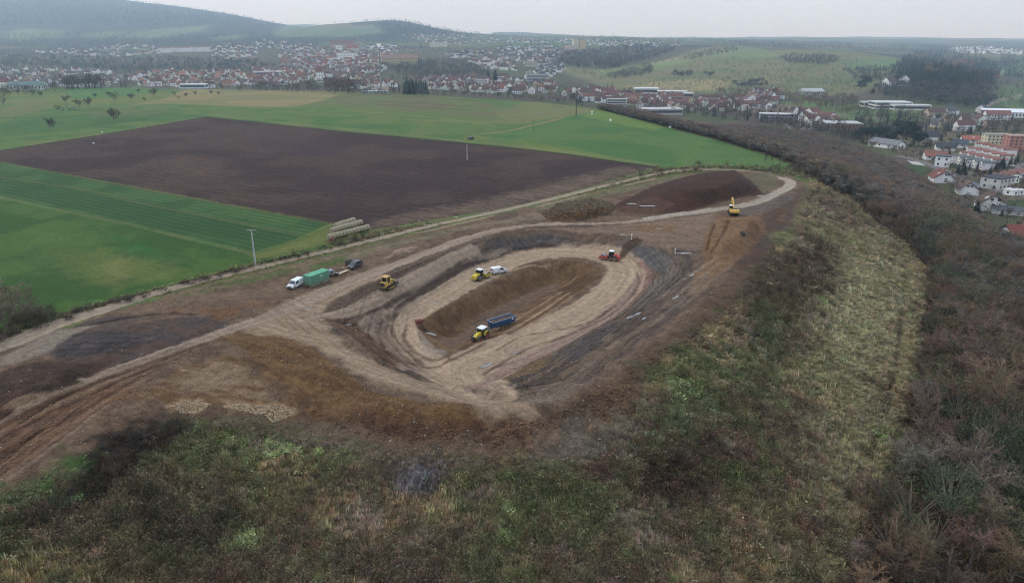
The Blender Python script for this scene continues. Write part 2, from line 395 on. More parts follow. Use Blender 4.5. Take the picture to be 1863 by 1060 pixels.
def line(px, c, width=None, wpx=None, feather=0.35, rag=0.3, dep=0.0,  op=1.0, rid=None, streak=0.25, sl=25.0, sw=0.7, c2=None, n=5, breaks=0, mask0=True):
    """a road, track or rut: width in metres, or wpx per point in picture pixels across (vertical)"""
    pk = [pick(p[0], p[1]) for p in px]
    w = np.array([[p[0], p[1]] for p in pk])
    if wpx is not None: ww = np.array([px_size(pk[i], wpx[i]) for i in range(len(px))])
    else: ww = np.full(len(px), float(width)) if not hasattr(width, '__len__') else np.array(width, float)
    q = smooth_line(np.hstack([w, ww[:, None]]), n); w, ww = q[:, :2], q[:, 2]
    m = box_mask(w, ww.max() + 2); x, y = GX[m], GY[m]
    if len(x) == 0: return
    d, S, sd, W = line_dist(x, y, w, ww)
    if rid in (4, 5): feather = feather * 1.1; rag = rag * 2.0
    a = sstep(feather, -feather, d - W / 2 + (fbm(x / 1.8, y / 1.8, 74, 3) - 0.5) * 2 * rag) * op
    if breaks: a = a * sstep(0.35, 0.5, fbm(S / breaks, sd * 0.3, 75, 3))
    nn = fbm(S / sl, sd / sw, 76, 4)
    col = alb(c) * (1 + streak * 3 * (nn[..., None] - 0.5))
    if c2 is not None:
        qq = sstep(0.45, 0.62, nn)[..., None]; col = col * (1 - qq) + alb(c2) * qq
    mixc(Cc, m, a, np.maximum(col, 0.003))
    if dep: H[m] -= dep * a
    if mask0:
        mk = MK[m]; mk = mk * (1 - a[..., None]); MK[m] = mk
    if rid is not None:
        r_ = RID[m]; r_[a > 0.5] = rid; RID[m] = r_
_rr = random.Random(77)
def ruts(px, width, n, dark=.78, light=1.12, w=.45, breaks=14, dep=.10, op=.7):
    """many wheel ruts running along a line: they darken or lighten the soil they cut and sink into it"""
    pk = PK(px); q = smooth_line(pk, 6); ww = np.array([float(width)] * len(q)) if not hasattr(width, '__len__') else np.interp(np.linspace(0, 1, len(q)), np.linspace(0, 1, len(width)), width)
    m = box_mask(q, ww.max() / 2 + 2); x, y = GX[m], GY[m]; d, S, sd, W = line_dist(x, y, q, ww)
    sdw_ = sd + (fbm(S / 18, sd * 0 + 3, 77, 3) - .5) * 2.5; col = Cc[m]; hh = H[m]
    for k in range(n):
        off = _rr.uniform(-.5, .5); wob = (fbm(S / 22 + k * 9.7, S * 0 + k, 78, 2) - .5) * 1.8
        dd = np.abs(sdw_ - off * W - wob) - w * _rr.uniform(.5, 1.1) / 2
        on = sstep(.40, .55, fbm(S / breaks + k * 5.3, S * 0 + k * 2.1, 79, 2)) * (np.abs(sd) < W / 2 + .3)
        a = sstep(.22, -.12, dd) * on * op; f = dark if _rr.random() < .62 else light
        col = col * (1 + (f - 1) * a[..., None]); hh = hh - (dep if f < 1 else -dep * .6) * a
    Cc[m] = col; H[m] = hh
# ---- base: far country
base = alb((82, 86, 62))[None, None] * (0.75 + 0.5 * n1[..., None])
fld = fbm(GX / 420 + GY / 900, GY / 170, 45, 3)
q = sstep(0.47, 0.55, fld)[..., None]
base = base * (1 - q) + alb((80, 100, 62)) * q
q = sstep(0.60, 0.66, fbm(GX / 300, GY / 140, 46, 3))[..., None]
base = base * (1 - q) + alb((104, 96, 78)) * q
wd = sstep(0.50, 0.56, fbm(GX / 500, GY / 260, 47, 5))[..., None] * (RG > 2300)[..., None]
base = base * (1 - wd) + alb((56, 52, 48)) * wd
Cc[:] = base
# near and middle valley: gardens, scrub
mv = (RG < 2600)
g1 = sstep(0.45, 0.6, fbm(GX / 45, GY / 45, 48, 4))[..., None]
vcol = alb((80, 74, 66)) * (1 - g1) + alb((72, 82, 56)) * g1
Cc = np.where(mv[..., None], vcol * (0.8 + 0.4 * n2[..., None]), Cc)
# wooded hills
poly([(-80, 60), (-80, -60), (380, -40), (400, 12), (470, 26), (520, 42), (600, 46), (640, 42), (560, 62), (470, 70), (380, 58), (300, 62), (180, 60), (100, 70), (-60, 68)], (58, 54, 52), 30, 20, 1, None, .22, 60) if False else None
far_m = RG > 1500
def far_poly(px_pts, c, dist=None, feather=15, rag=20, var=.15, vs=60, c2=None, rid=None):
    poly(px_pts, c, feather, rag, 1.0, rid, var, vs, c2=c2)
far_poly([(0, 75), (0, 50), (110, 52), (190, 48), (330, 46), (378, 47), (450, 50), (520, 56), (480, 66), (400, 72), (240, 74), (120, 78)], (84, 98, 72), c2=(80, 80, 64))
hill = (RG > 3300) & (GY > 0) & (np.degrees(np.arctan2(GX, GY)) < -11.5) & (H > 22)
hn = fbm(GX / 220, GY / 220, 49, 5)
Cc = np.where(hill[..., None], alb((52, 50, 46)) * (0.7 + 0.6 * hn[..., None]), Cc)
for pg in ([(0, 72), (5, 58), (60, 52), (120, 56), (112, 68), (40, 74)], [(130, 68), (160, 60), (235, 58), (200, 70)], [(222, 66), (250, 58), (330, 50), (380, 47), (368, 58), (300, 68), (240, 71)], [(390, 68), (452, 62), (440, 72), (385, 74)]):
    far_poly(pg, (94, 112, 78), feather=40, rag=50)
far_poly([(495, 68), (500, 56), (560, 47), (610, 43), (690, 41), (712, 48), (700, 60), (640, 66), (560, 68)], (84, 104, 76), feather=20, rag=15)
far_poly([(560, 50), (600, 44), (690, 42), (660, 52), (600, 54)], (102, 104, 82), feather=20, rag=15)
far_poly([(690, 44), (728, 34), (780, 46), (880, 62), (860, 69), (720, 66), (700, 56)], (56, 54, 50), feather=20, rag=25)
far_poly([(560, 48), (600, 42), (700, 40), (700, 46), (640, 46)], (54, 54, 48), feather=12, rag=15)
# orchard hillside to the right of the town
far_poly([(1120, 170), (1080, 150), (1020, 132), (1015, 122), (1100, 126), (1200, 112), (1270, 90), (1345, 84), (1400, 92), (1500, 92), (1640, 108), (1640, 130), (1600, 150), (1560, 170), (1450, 178), (1300, 172), (1200, 165)], (94, 104, 70), feather=12, rag=12, c2=(108, 106, 78), var=.12, vs=50)
far_poly([(1300, 96), (1345, 87), (1400, 94), (1420, 104), (1340, 110), (1270, 104)], (98, 114, 76), feather=12, rag=8)
far_poly([(1520, 112), (1640, 108), (1636, 124), (1560, 130)], (88, 110, 72), feather=10, rag=6)
far_poly([(1120, 158), (1200, 148), (1300, 144), (1340, 150), (1300, 166), (1200, 164)], (128, 124, 88), feather=12, rag=12)
far_poly([(1080, 128), (1180, 118), (1240, 108), (1260, 112), (1190, 126), (1100, 140)], (104, 124, 76), feather=10, rag=8)
line([(1180, 117), (1250, 104), (1330, 94)], (150, 142, 118), width=7, feather=3, rag=1, streak=.05)
far_poly([(1810, 162), (1840, 155), (1900, 160), (1900, 200), (1830, 195), (1805, 180)], (86, 108, 72), feather=8, rag=6)
far_poly([(1790, 130), (1863, 112), (1940, 112), (1900, 122), (1810, 136)], (96, 124, 84), feather=10, rag=8)
far_poly([(1500, 206), (1600, 196), (1690, 202), (1700, 216), (1640, 226), (1560, 222)], (82, 104, 66), feather=6, rag=4)
far_poly([(1410, 186), (1500, 182), (1560, 192), (1500, 206), (1420, 200)], (88, 112, 68), feather=6, rag=4)
far_poly([(1330, 190), (1460, 192), (1470, 206), (1340, 204)], (120, 108, 96), feather=4, rag=2)
line([(1160, 178), (1300, 184), (1420, 196), (1560, 212), (1700, 222), (1863, 232)], (112, 108, 106), width=9, feather=2, rag=.5, streak=.05)
line([(1863, 172), (1800, 190), (1790, 205), (1800, 225), (1840, 260), (1863, 275)], (128, 124, 120), width=6, feather=1.5, rag=.5, streak=.05)
far_poly([(1555, 262), (1640, 285), (1700, 315), (1750, 350), (1800, 380), (1863, 420), (1930, 420), (1930, 230), (1700, 225)], (86, 88, 64), feather=6, rag=3, c2=(98, 92, 82), vs=12)

# ---- fields on the plateau
dR = sdf(GX[near2], GY[near2], RIM)
FLD = (GX > -1700) & (GX < 140) & (GY > 130) & (GY < 905); xf, yf = GX[FLD], GY[FLD]; df = sdf(xf, yf, RIM)
a = sstep(2, -2, df + (fbm(xf / 6, yf / 6, 50, 3) - .5) * 4)
patch = fbm(xf / 38 + yf / 60, yf / 26, 51, 4)[..., None]
gcol = alb((78, 104, 58)) * (1 - sstep(.45, .6, patch)) + alb((96, 108, 62)) * sstep(.45, .6, patch)
mixc(Cc, FLD, a, gcol * (0.85 + .3 * fbm(xf / 5, yf / 5, 52, 3)[..., None])); r_ = RID[FLD]; r_[a > .5] = 3; RID[FLD] = r_
poly([(-120, 250), (0, 205), (120, 190), (330, 192), (620, 200), (860, 235), (860, 262), (375, 212), (0, 270), (-120, 290)], (64, 100, 52), 4, 5, .8, None, .12, 18, c2=(84, 106, 60))
poly([(0, 222), (160, 208), (290, 202), (400, 212), (240, 222), (60, 244), (0, 250)], (60, 94, 52), 4, 5, .8, None, .1, 18)
poly([(120, 166), (250, 158), (300, 163), (230, 176), (130, 180)], (70, 108, 58), 4, 3, .9)
poly([(230, 192), (300, 180), (335, 163), (470, 164), (632, 168), (585, 184), (528, 196), (380, 192), (300, 188)], (128, 120, 86), 3, 3, .9, None, .06, 30, c2=(112, 112, 78))
poly([(632, 168), (740, 172), (900, 190), (1045, 192), (1060, 200), (960, 215), (880, 222), (700, 200), (540, 196), (590, 183)], (98, 98, 72), 3, 3, .9, None, .12, 20, c2=(84, 104, 62))
poly([(880, 181), (1040, 192), (1040, 200), (960, 205), (900, 196)], (76, 102, 60), 3, 3, .8, None, .12, 20)
poly([(900, 206), (1040, 192), (1075, 197), (1070, 206), (990, 216), (930, 226)], (108, 108, 76), 3, 3, .6, None, .1, 10)
for pts in ([(690, 185), (760, 188), (850, 194)], [(688, 190), (780, 196), (848, 200)], [(720, 175), (800, 178), (870, 184)]):
    line(pts, (82, 66, 58), width=6, feather=2, rag=1.5, op=.7, streak=.1)
poly([(0, 200), (60, 182), (110, 190), (60, 206), (0, 215)], (100, 104, 70), 4, 4, .7)
poly([(150, 200), (240, 196), (330, 203), (260, 212), (170, 214)], (86, 98, 62), 4, 4, .7)
line([(560, 200), (700, 206), (800, 215), (900, 230)], (104, 118, 70), width=4, feather=1.5, rag=.8, op=.6)
poly([(868, 246), (975, 222), (1072, 205), (1130, 205), (1240, 232), (1330, 252), (1400, 275), (1458, 303), (1440, 312), (1195, 305), (1100, 285), (980, 262)], (68, 102, 56), 2, 2, 1, None, .08, 30, c2=(78, 106, 60))
poly([(1080, 198), (1190, 224), (1300, 252), (1400, 280), (1458, 303), (1330, 258), (1190, 238), (1060, 212)], (94, 118, 58), 3, 3, .8, None, .08, 20)
poly([(930, 255), (1040, 268), (1130, 290), (1060, 286), (960, 268)], (92, 112, 56), 3, 3, .7)
line([(880, 244), (935, 236), (985, 224), (1040, 211), (1075, 203)], (130, 112, 88), width=3.2, feather=1, rag=1.2, op=.8, streak=.2, breaks=40)
line([(1190, 300), (1250, 290), (1330, 250)], (84, 118, 58), width=1.5, feather=.6, rag=.2, op=.5)
# ploughed field
PL = [(-56, 284), (0, 274), (190, 244), (375, 213), (640, 241), (860, 262), (1000, 277), (1192, 304), (1080, 338), (950, 372), (800, 398), (680, 418), (600, 405), (420, 372), (200, 331)]
poly(PL, (62, 50, 50), .7, .5, 1, 1, .12, 25, c2=(71, 58, 54), mask=(0, 1, 0))
poly([(700, 395), (850, 370), (1000, 335), (1120, 305), (1190, 304), (1080, 338), (950, 372), (800, 398), (690, 416)], (98, 86, 76), 6, 8, .8, None, .15, 8)
poly([(240, 300), (330, 280), (420, 290), (380, 320), (300, 315)], (88, 72, 66), 6, 8, .5)
poly([(470, 250), (640, 256), (620, 285), (480, 280)], (64, 54, 60), 6, 8, .5)
line([(375, 213), (640, 241), (860, 262), (1000, 277), (1192, 304)], (44, 36, 36), width=2.4, feather=.6, rag=.3, op=.9, streak=.1)
line([(-56, 284), (0, 274), (190, 244), (375, 213)], (46, 38, 38), width=1.6, feather=.6, rag=.3, op=.9, streak=.1)
line([(375, 209), (640, 236), (860, 258), (1000, 272), (1195, 300)], (112, 112, 78), width=3.0, feather=1, rag=.5, op=.7)
# winter crop strips
poly([(-300, 245), (-56, 286), (200, 333), (420, 374), (602, 406), (560, 425), (505, 446), (455, 460), (420, 450), (240, 408), (0, 358), (-300, 300)], (52, 84, 48), .7, .5, 1, 2, .08, 15, c2=(62, 92, 54), mask=(1, 0, 0))
poly([(-300, 264), (0, 320), (140, 344), (300, 376), (440, 408), (560, 428), (505, 446), (300, 414), (0, 352), (-300, 292)], (48, 78, 46), .7, .5, .8, None, .05, 15)
line([(-300, 272), (0, 322), (150, 345), (260, 370), (330, 384), (470, 412), (550, 428)], (94, 94, 62), width=1.4, feather=.7, rag=.5, op=.55, streak=.2, mask0=False)
line([(-300, 300), (0, 359), (120, 384), (240, 409), (340, 434), (455, 460)], (104, 94, 68), width=1.1, feather=.6, rag=.5, op=.65, streak=.3, breaks=14)
line([(0, 294), (200, 333), (420, 374), (602, 406)], (84, 62, 46), width=.8, feather=.4, rag=.3, op=.8, streak=.2)
# bright meadow
MD = [(-300, 304), (0, 361), (120, 386), (240, 411), (340, 436), (450, 462), (500, 450), (560, 428), (604, 410), (680, 420), (800, 401), (720, 420), (600, 448), (480, 474), (380, 498), (260, 530), (120, 566), (40, 590), (-200, 660), (-400, 600)]
poly(MD, (54, 84, 42), .8, .8, 1, 3, .09, 14, c2=(66, 94, 46))
poly([(120, 470), (200, 450), (300, 470), (330, 500), (220, 520), (150, 505)], (104, 110, 64), 5, 7, .4, None, .1, 6)
poly([(60, 420), (180, 440), (240, 470), (140, 500), (40, 480)], (80, 102, 54), 5, 7, .5)
poly([(180, 480), (230, 465), (250, 500), (200, 512)], (120, 112, 70), 4, 5, .35)
poly([(200, 430), (270, 440), (300, 470), (230, 465)], (44, 92, 42), 4, 6, .7)
poly([(450, 464), (510, 448), (570, 426), (604, 411), (640, 425), (560, 450), (470, 474)], (96, 104, 58), 2, 2, .9)
# ---- verge between fields and the farm track
VG = [(-300, 690), (0, 600), (120, 568), (260, 532), (380, 500), (480, 476), (600, 450), (640, 432), (690, 420), (800, 402), (950, 376), (1080, 342), (1195, 306), (1300, 300), (1462, 308), (1475, 330), (1440, 322), (1330, 309), (1230, 318), (1000, 366), (800, 412), (600, 462), (400, 510), (200, 562), (0, 632)]
poly(VG, (88, 84, 58), 1.0, 1.2, 1, 0, .2, 3, c2=(76, 84, 52), mask=(0, 0, .6))
line([(40, 590), (150, 562), (300, 525), (420, 492)], (70, 54, 48), width=1.6, feather=.6, rag=.8, op=.8)
line([(600, 440), (680, 424), (760, 414)], (96, 66, 50), width=1.8, feather=.6, rag=.8, op=.8)

# ---- the tip site: base soil
SB = [(-300, 1020), (-300, 700), (0, 640), (200, 566), (400, 512), (600, 464), (800, 414), (1000, 368), (1230, 319), (1330, 309), (1440, 321), (1470, 335), (1445, 400), (1400, 460), (1350, 530), (1290, 590), (1225, 640), (1165, 705), (1110, 770), (1050, 812), (960, 822), (860, 826), (760, 826), (680, 814), (600, 786), (500, 772), (400, 756), (310, 764), (200, 808), (100, 858), (0, 902)]
poly(SB, (104, 89, 77), .8, 1.5, 1, 7, .12, 5, c2=(88, 75, 66), mask=(0, 0, 0))
# grass strip beside the farm track
poly([(300, 538), (400, 512), (600, 466), (700, 442), (850, 408), (860, 416), (700, 455), (600, 482), (520, 500), (400, 528), (320, 548)], (92, 92, 66), .8, 1.5, .9, None, .2, 2.5, c2=(104, 94, 80))
poly([(560, 484), (640, 462), (640, 474), (570, 494)], (70, 86, 46), 1, 1.5, .8)
poly([(380, 520), (430, 508), (520, 490), (520, 500), (420, 522)], (74, 84, 54), 1, 1.5, .8)
poly([(620, 464), (700, 446), (860, 410), (980, 386), (1000, 396), (880, 410), (760, 436), (640, 474)], (112, 104, 92), .8, 1.2, .6, None, .25, 1.8)
poly([(960, 382), (1120, 345), (1230, 322), (1300, 312), (1210, 330), (1120, 352), (1010, 378)], (100, 104, 82), .8, 1.2, .9, None, .2, 2.5, c2=(84, 88, 62))
poly([(1340, 315), (1420, 318), (1410, 340), (1380, 350), (1350, 325)], (98, 90, 78), .8, 1, .9, None, .2, 2, c2=(82, 84, 62))
# left yard
poly([(80, 640), (100, 600), (200, 575), (330, 572), (420, 585), (400, 608), (330, 628), (240, 655), (160, 668)], (84, 72, 68), 1, 1.5, 1, None, .18, 4, c2=(74, 68, 70))
poly([(90, 640), (110, 612), (220, 602), (270, 618), (200, 640), (120, 652)], (78, 74, 76), 1, 1, .9, None, .2, 3, c2=(64, 62, 66))
for k_ in range(5):
    line([(105, 612 + k_ * 9), (180, 606 + k_ * 9), (290 - 12 * k_, 606 + k_ * 9)], (52, 50, 54), width=.7, feather=.4, rag=.4, op=.7, breaks=6)
poly([(180, 592), (330, 560), (460, 540), (520, 545), (440, 572), (330, 578)], (106, 84, 68), 1, 1.5, .9, None, .15, 4, c2=(96, 82, 74))
poly([(150, 575), (330, 540), (520, 520), (530, 530), (470, 540), (300, 562)], (104, 90, 78), 1, 1.5, .8, None, .2, 4)
line([(170, 590), (250, 575), (330, 570), (395, 580)], (50, 42, 40), width=1.0, feather=.5, rag=.5, op=.8, breaks=8)
poly([(390, 575), (420, 562), (435, 560), (430, 572), (400, 582)], (104, 74, 54), .8, .8, .8)
poly([(-60, 700), (60, 655), (160, 662), (200, 640), (215, 655), (150, 695), (60, 750), (-60, 800)], (74, 60, 54), 1, 1.5, 1, None, .2, 3, c2=(62, 52, 48))
poly([(90, 668), (160, 655), (170, 680), (120, 696), (95, 690)], (62, 50, 46), 1, 1, .9)
poly([(-60, 800), (60, 745), (160, 700), (240, 690), (250, 720), (130, 780), (30, 860), (-60, 900)], (106, 82, 64), 1.5, 2, .95, None, .2, 3, c2=(88, 70, 60), aniso=(.62, 10, 1.0))
poly([(20, 735), (60, 718), (90, 712), (70, 735), (30, 750)], (140, 122, 102), 1, 1.5, .6)
for off, cc, ww in ((0, (130, 116, 104), .9), (10, (84, 64, 54), .7), (22, (124, 104, 88), 1.1), (34, (78, 58, 50), .8), (48, (112, 90, 76), .8), (62, (72, 54, 46), .8), (76, (118, 96, 80), .7)):
    line([(-40, 790 + off), (60, 735 + off * .9), (140, 702 + off * .8), (220, 672 + off * .55), (300, 645 + off * .3)], cc, width=ww, feather=.4, rag=.35, op=.75, streak=.2, breaks=12)
    line([(0, 880 - off * .4), (90, 815 - off * .5), (170, 755 - off * .5), (240, 710 - off * .4)], cc, width=ww * .8, feather=.4, rag=.35, op=.6, streak=.2, breaks=8)
# pale concrete dump pieces at the left track
poly([(0, 650), (60, 622), (110, 597), (170, 592), (130, 612), (85, 640), (40, 656), (0, 665)], (124, 116, 108), 1, 1, .9, 4, .08, 5)
# shoulder mound, ochre
poly([(400, 616), (440, 602), (520, 600), (585, 616), (650, 650), (710, 682), (800, 714), (874, 740), (872, 770), (830, 778), (760, 770), (660, 765), (560, 742), (500, 700), (450, 650)], (104, 83, 60), 1.6, 1.8, 1, None, .14, 5, c2=(90, 72, 54), aniso=(-.5, 9, 1.5))
poly([(300, 740), (260, 720), (330, 668), (420, 640), (470, 680), (500, 730), (440, 745), (380, 742)], (102, 82, 62), 1, 2, 1, None, .14, 5, c2=(116, 100, 84), aniso=(-.2, 8, 1.2))
poly([(310, 690), (400, 650), (430, 670), (440, 700), (380, 712), (330, 715)], (120, 106, 92), 1.5, 2, .7, None, .14, 4)
poly([(470, 745), (560, 750), (640, 770), (560, 772), (480, 765)], (82, 56, 40), 1, 2, .9, None, .2, 2, c2=(66, 48, 40))
poly([(500, 700), (620, 735), (760, 765), (870, 760), (870, 785), (740, 785), (620, 770), (520, 745)], (98, 76, 56), 1.5, 2, .85, None, .2, 2, c2=(82, 64, 52))
for pts in ([(440, 650), (480, 665), (530, 700), (580, 735)], [(500, 620), (560, 650), (620, 700), (700, 740)], [(560, 625), (640, 672), (740, 718), (850, 752)]):
    line(pts, (80, 60, 44), width=.6, feather=.35, rag=.4, op=.6, breaks=5)
# pale dumped clods
for pg in ([(308, 738), (330, 728), (366, 726), (384, 736), (370, 748), (330, 752), (312, 748)], [(404, 738), (430, 732), (480, 735), (540, 740), (545, 755), (510, 765), (492, 770), (480, 755), (420, 746)]):
    poly(pg, (160, 134, 104), .8, 1.2, 1, None, .25, 1.2, c2=(134, 110, 86))
poly([(440, 745), (560, 758), (700, 790), (860, 800), (860, 820), (700, 815), (560, 790), (450, 765)], (96, 82, 72), 1, 2, .9, None, .2, 3, c2=(82, 74, 66))
poly([(640, 745), (740, 768), (870, 772), (930, 760), (980, 770), (960, 800), (860, 810), (760, 805), (680, 795), (640, 770)], (92, 70, 54), 1, 2, .8, None, .22, 2.2, c2=(74, 56, 48))
poly([(860, 760), (900, 752), (960, 758), (1000, 775), (980, 810), (900, 815), (850, 800)], (78, 62, 54), 1.5, 2, .9, None, .25, 1.6, c2=(98, 78, 64))
poly([(780, 740), (830, 748), (872, 760), (840, 770), (790, 765)], (106, 80, 54), 1.5, 1.5, .5)
# right shoulder: dark brown lumpy soil
poly([(1000, 760), (1060, 720), (1130, 668), (1200, 610), (1260, 560), (1300, 510), (1340, 470), (1400, 400), (1440, 360), (1466, 338), (1470, 350), (1430, 430), (1370, 520), (1300, 600), (1220, 660), (1160, 720), (1120, 760), (1040, 790)], (90, 76, 65), 1.5, 2.5, .9, None, .2, 2.5, c2=(76, 64, 56))
poly([(1390, 380), (1440, 355), (1450, 390), (1420, 440), (1380, 470), (1350, 500), (1340, 480), (1385, 430)], (82, 62, 52), 1, 2, .9, None, .2, 3, c2=(70, 62, 62))
poly([(1075, 700), (1130, 690), (1170, 720), (1150, 770), (1100, 760)], (90, 70, 56), 1.5, 2, .4, None, .2, 2)
poly([(1330, 380), (1400, 365), (1440, 350), (1445, 360), (1400, 385), (1350, 392)], (86, 80, 78), .8, 1, .8)
poly([(1030, 640), (1130, 570), (1240, 500), (1300, 470), (1330, 500), (1270, 560), (1190, 620), (1110, 680), (1040, 720), (980, 720)], (106, 92, 82), 1.5, 2, .85, None, .14, 3, c2=(92, 80, 73), aniso=(.7, 14, 1.2))
poly([(870, 700), (960, 705), (1050, 680), (1120, 640), (1060, 700), (1000, 735), (940, 735)], (104, 96, 90), 1, 1.5, .8, None, .12, 3, aniso=(.35, 14, .9))

# ---- bowl banks (streaks follow the ring)
ring = FP(BOWL_I)
m = box_mask(ring, 30); x, y = GX[m], GY[m]; rd = sdf(x, y, ring)
rs = np.arctan2(y - ring[:, 1].mean(), x - ring[:, 0].mean())
bank = sstep(-.5, .8, rd) * sstep(26, 20, rd) * (sdf(x, y, FP(BOWL_O)) < 6)
st = fbm(rd / 1.1 + fbm(x / 9, y / 9, 61, 3) * 3, rs * 4, 62, 4)[..., None]
bc = alb((98, 86, 77)) * (1 - sstep(.42, .6, st)) + alb((76, 69, 66)) * sstep(.42, .6, st)
mixc(Cc, m, bank * .9, bc)
def ringband(c, d0, d1, a0, a1, op=.8, f=.5, var=.2):
    """band at ring distance d0..d1 between two picture points"""
    p0, p1 = pick(*a0), pick(*a1); c0 = ring.mean(0)
    t0 = math.atan2(p0[1] - c0[1], p0[0] - c0[0]); t1 = math.atan2(p1[1] - c0[1], p1[0] - c0[0])
    da = (rs - t0) % (2 * math.pi); span = (t1 - t0) % (2 * math.pi)
    w = sstep(-.02, .12, da) * sstep(span + .02, span - .12, da)
    dn = rd + (fbm(x / 4, y / 4, 63, 3) - .5) * 1.6
    w = w * sstep(d0 - f, d0 + f, dn) * sstep(d1 + f, d1 - f, dn) * op
    mixc(Cc, m, w, alb(c) * (1 + var * 3 * (fbm(rd / .8, rs * 6, 64, 3)[..., None] - .5)))
ringband((80, 82, 86), 1, 8, (1225, 470), (1120, 425), .6)
ringband((74, 75, 82), .5, 5, (1060, 425), (880, 435), .5)
ringband((46, 42, 42), 0.2, 1.6, (1160, 480), (870, 470), .7)
ringband((96, 94, 92), 1, 9, (1180, 560), (1235, 480), .6)
ringband((80, 77, 78), 3, 9, (1010, 680), (1120, 600), .6)
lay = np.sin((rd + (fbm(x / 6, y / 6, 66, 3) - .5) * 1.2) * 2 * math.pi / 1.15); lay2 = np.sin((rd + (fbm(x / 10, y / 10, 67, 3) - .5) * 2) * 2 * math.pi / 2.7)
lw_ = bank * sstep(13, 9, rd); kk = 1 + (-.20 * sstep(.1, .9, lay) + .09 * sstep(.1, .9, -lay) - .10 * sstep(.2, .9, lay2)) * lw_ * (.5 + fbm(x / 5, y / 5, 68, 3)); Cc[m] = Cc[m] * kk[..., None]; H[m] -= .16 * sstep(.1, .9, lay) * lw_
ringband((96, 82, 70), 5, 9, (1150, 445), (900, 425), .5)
poly([(1140, 470), (1165, 450), (1215, 462), (1232, 470), (1215, 495), (1175, 490)], (84, 86, 90), .8, 1, .6, None, .25, 2, aniso=(.1, 6, .6))
poly([(1030, 640), (1100, 590), (1130, 585), (1090, 625), (1040, 660)], (74, 71, 75), .8, 1, .7, None, .2, 3, aniso=(.7, 8, .7))
poly([(872, 690), (940, 650), (1000, 622), (1005, 640), (985, 672), (930, 690), (890, 700)], (108, 92, 72), .8, 1, .9, None, .15, 3, c2=(94, 80, 66))
poly([(930, 655), (1000, 612), (1040, 600), (1000, 628), (940, 668)], (142, 130, 104), .5, .8, .8, None, .25, 1)
poly([(990, 620), (1040, 596), (1080, 588), (1060, 605), (1000, 640)], (112, 88, 86), .8, .8, .7)

# ---- roads
TK = (150, 138, 126); TK2 = (136, 124, 112); SAND = (145, 131, 115)
line([(-300, 705), (0, 628), (100, 590), (200, 559), (300, 528), (400, 503), (500, 479), (600, 455), (700, 431), (800, 407), (900, 386), (1000, 363), (1100, 338), (1200, 315), (1262, 308), (1330, 309.5), (1400, 314)],
     (140, 130, 118), width=[6, 6, 5.2, 4.2, 3.4, 3, 3, 2.8, 2.8, 2.8, 2.8, 2.8, 2.8, 2.8, 2.8, 2.8, 1.5], feather=.35, rag=.25, rid=4, streak=.1, sl=40, sw=1.0)
line([(760, 424), (900, 392), (1000, 370), (1100, 346), (1190, 325)], (146, 136, 122), width=1.2, feather=.4, rag=.5, op=.7, breaks=12)
poly([(470, 612), (430, 596), (470, 575), (530, 545), (560, 532), (640, 512), (700, 495), (700, 505), (620, 545), (590, 575), (620, 625), (690, 665), (760, 690), (830, 702), (900, 715), (985, 756), (940, 760), (870, 748), (790, 728), (700, 700), (640, 667), (580, 634), (520, 614)], SAND, 1.2, 1.6, .95, 5, .06, 6, c2=(132, 116, 99), aniso=(-.5, 16, .9))
line([(160, 690), (230, 664), (310, 636), (400, 606), (480, 578), (545, 552), (620, 520), (700, 488), (770, 462), (840, 436), (920, 416), (1000, 408), (1100, 406), (1200, 396), (1300, 380), (1370, 369), (1410, 352), (1432, 340), (1436, 331), (1424, 324), (1400, 318)],
     (138, 125, 112), wpx=[22, 26, 26, 28, 34, 44, 40, 33, 28, 26, 20, 17, 16, 13, 11, 13, 13, 11, 9, 7, 4], feather=.5, rag=.4, rid=5, streak=.09, sl=30, sw=.8, c2=(144, 132, 122))
line([(1180, 398), (1300, 381), (1372, 369), (1412, 352), (1434, 340), (1438, 331), (1424, 324)], (146, 140, 132), width=4.2, feather=.4, rag=.3, streak=.08)
for off in (-4, 0, 5):
    line([(180, 684 + off), (310, 638 + off), (400, 608 + off), (480, 580 + off), (545, 553 + off)], (112, 100, 90), width=.35, feather=.3, rag=.2, op=.6, breaks=14)
line([(560, 478 + 0), (700, 468), (740, 452), (756, 448)], (134, 118, 106), width=[.2, 2, 3.5, 2], feather=.4, rag=.4, op=.0)
line([(700, 470), (730, 455), (756, 449)], (136, 118, 108), width=[1, 3.0, 1.5], feather=.4, rag=.4, op=.8)
# ring road
RC = [(900, 716), (850, 690), (858, 664), (940, 632), (1030, 590), (1100, 548), (1135, 512), (1138, 487), (1108, 468), (1050, 459), (985, 461), (925, 475), (868, 500), (805, 533), (752, 563), (722, 592), (722, 618), (745, 645), (780, 668), (850, 700)]
line(RC, SAND, width=[8, 9, 12, 14, 13, 12, 11, 10, 10, 10, 10, 10, 10, 10, 10, 9, 9, 9, 9, 8], feather=.4, rag=.4, rid=5, streak=.07, sl=28, sw=.8, c2=(156, 140, 122))
poly([(860, 664), (940, 632), (1030, 590), (1070, 560), (1090, 575), (1010, 622), (930, 660), (850, 692)], (150, 134, 118), .6, .6, .8, None, .07, 4, aniso=(.75, 18, .8))
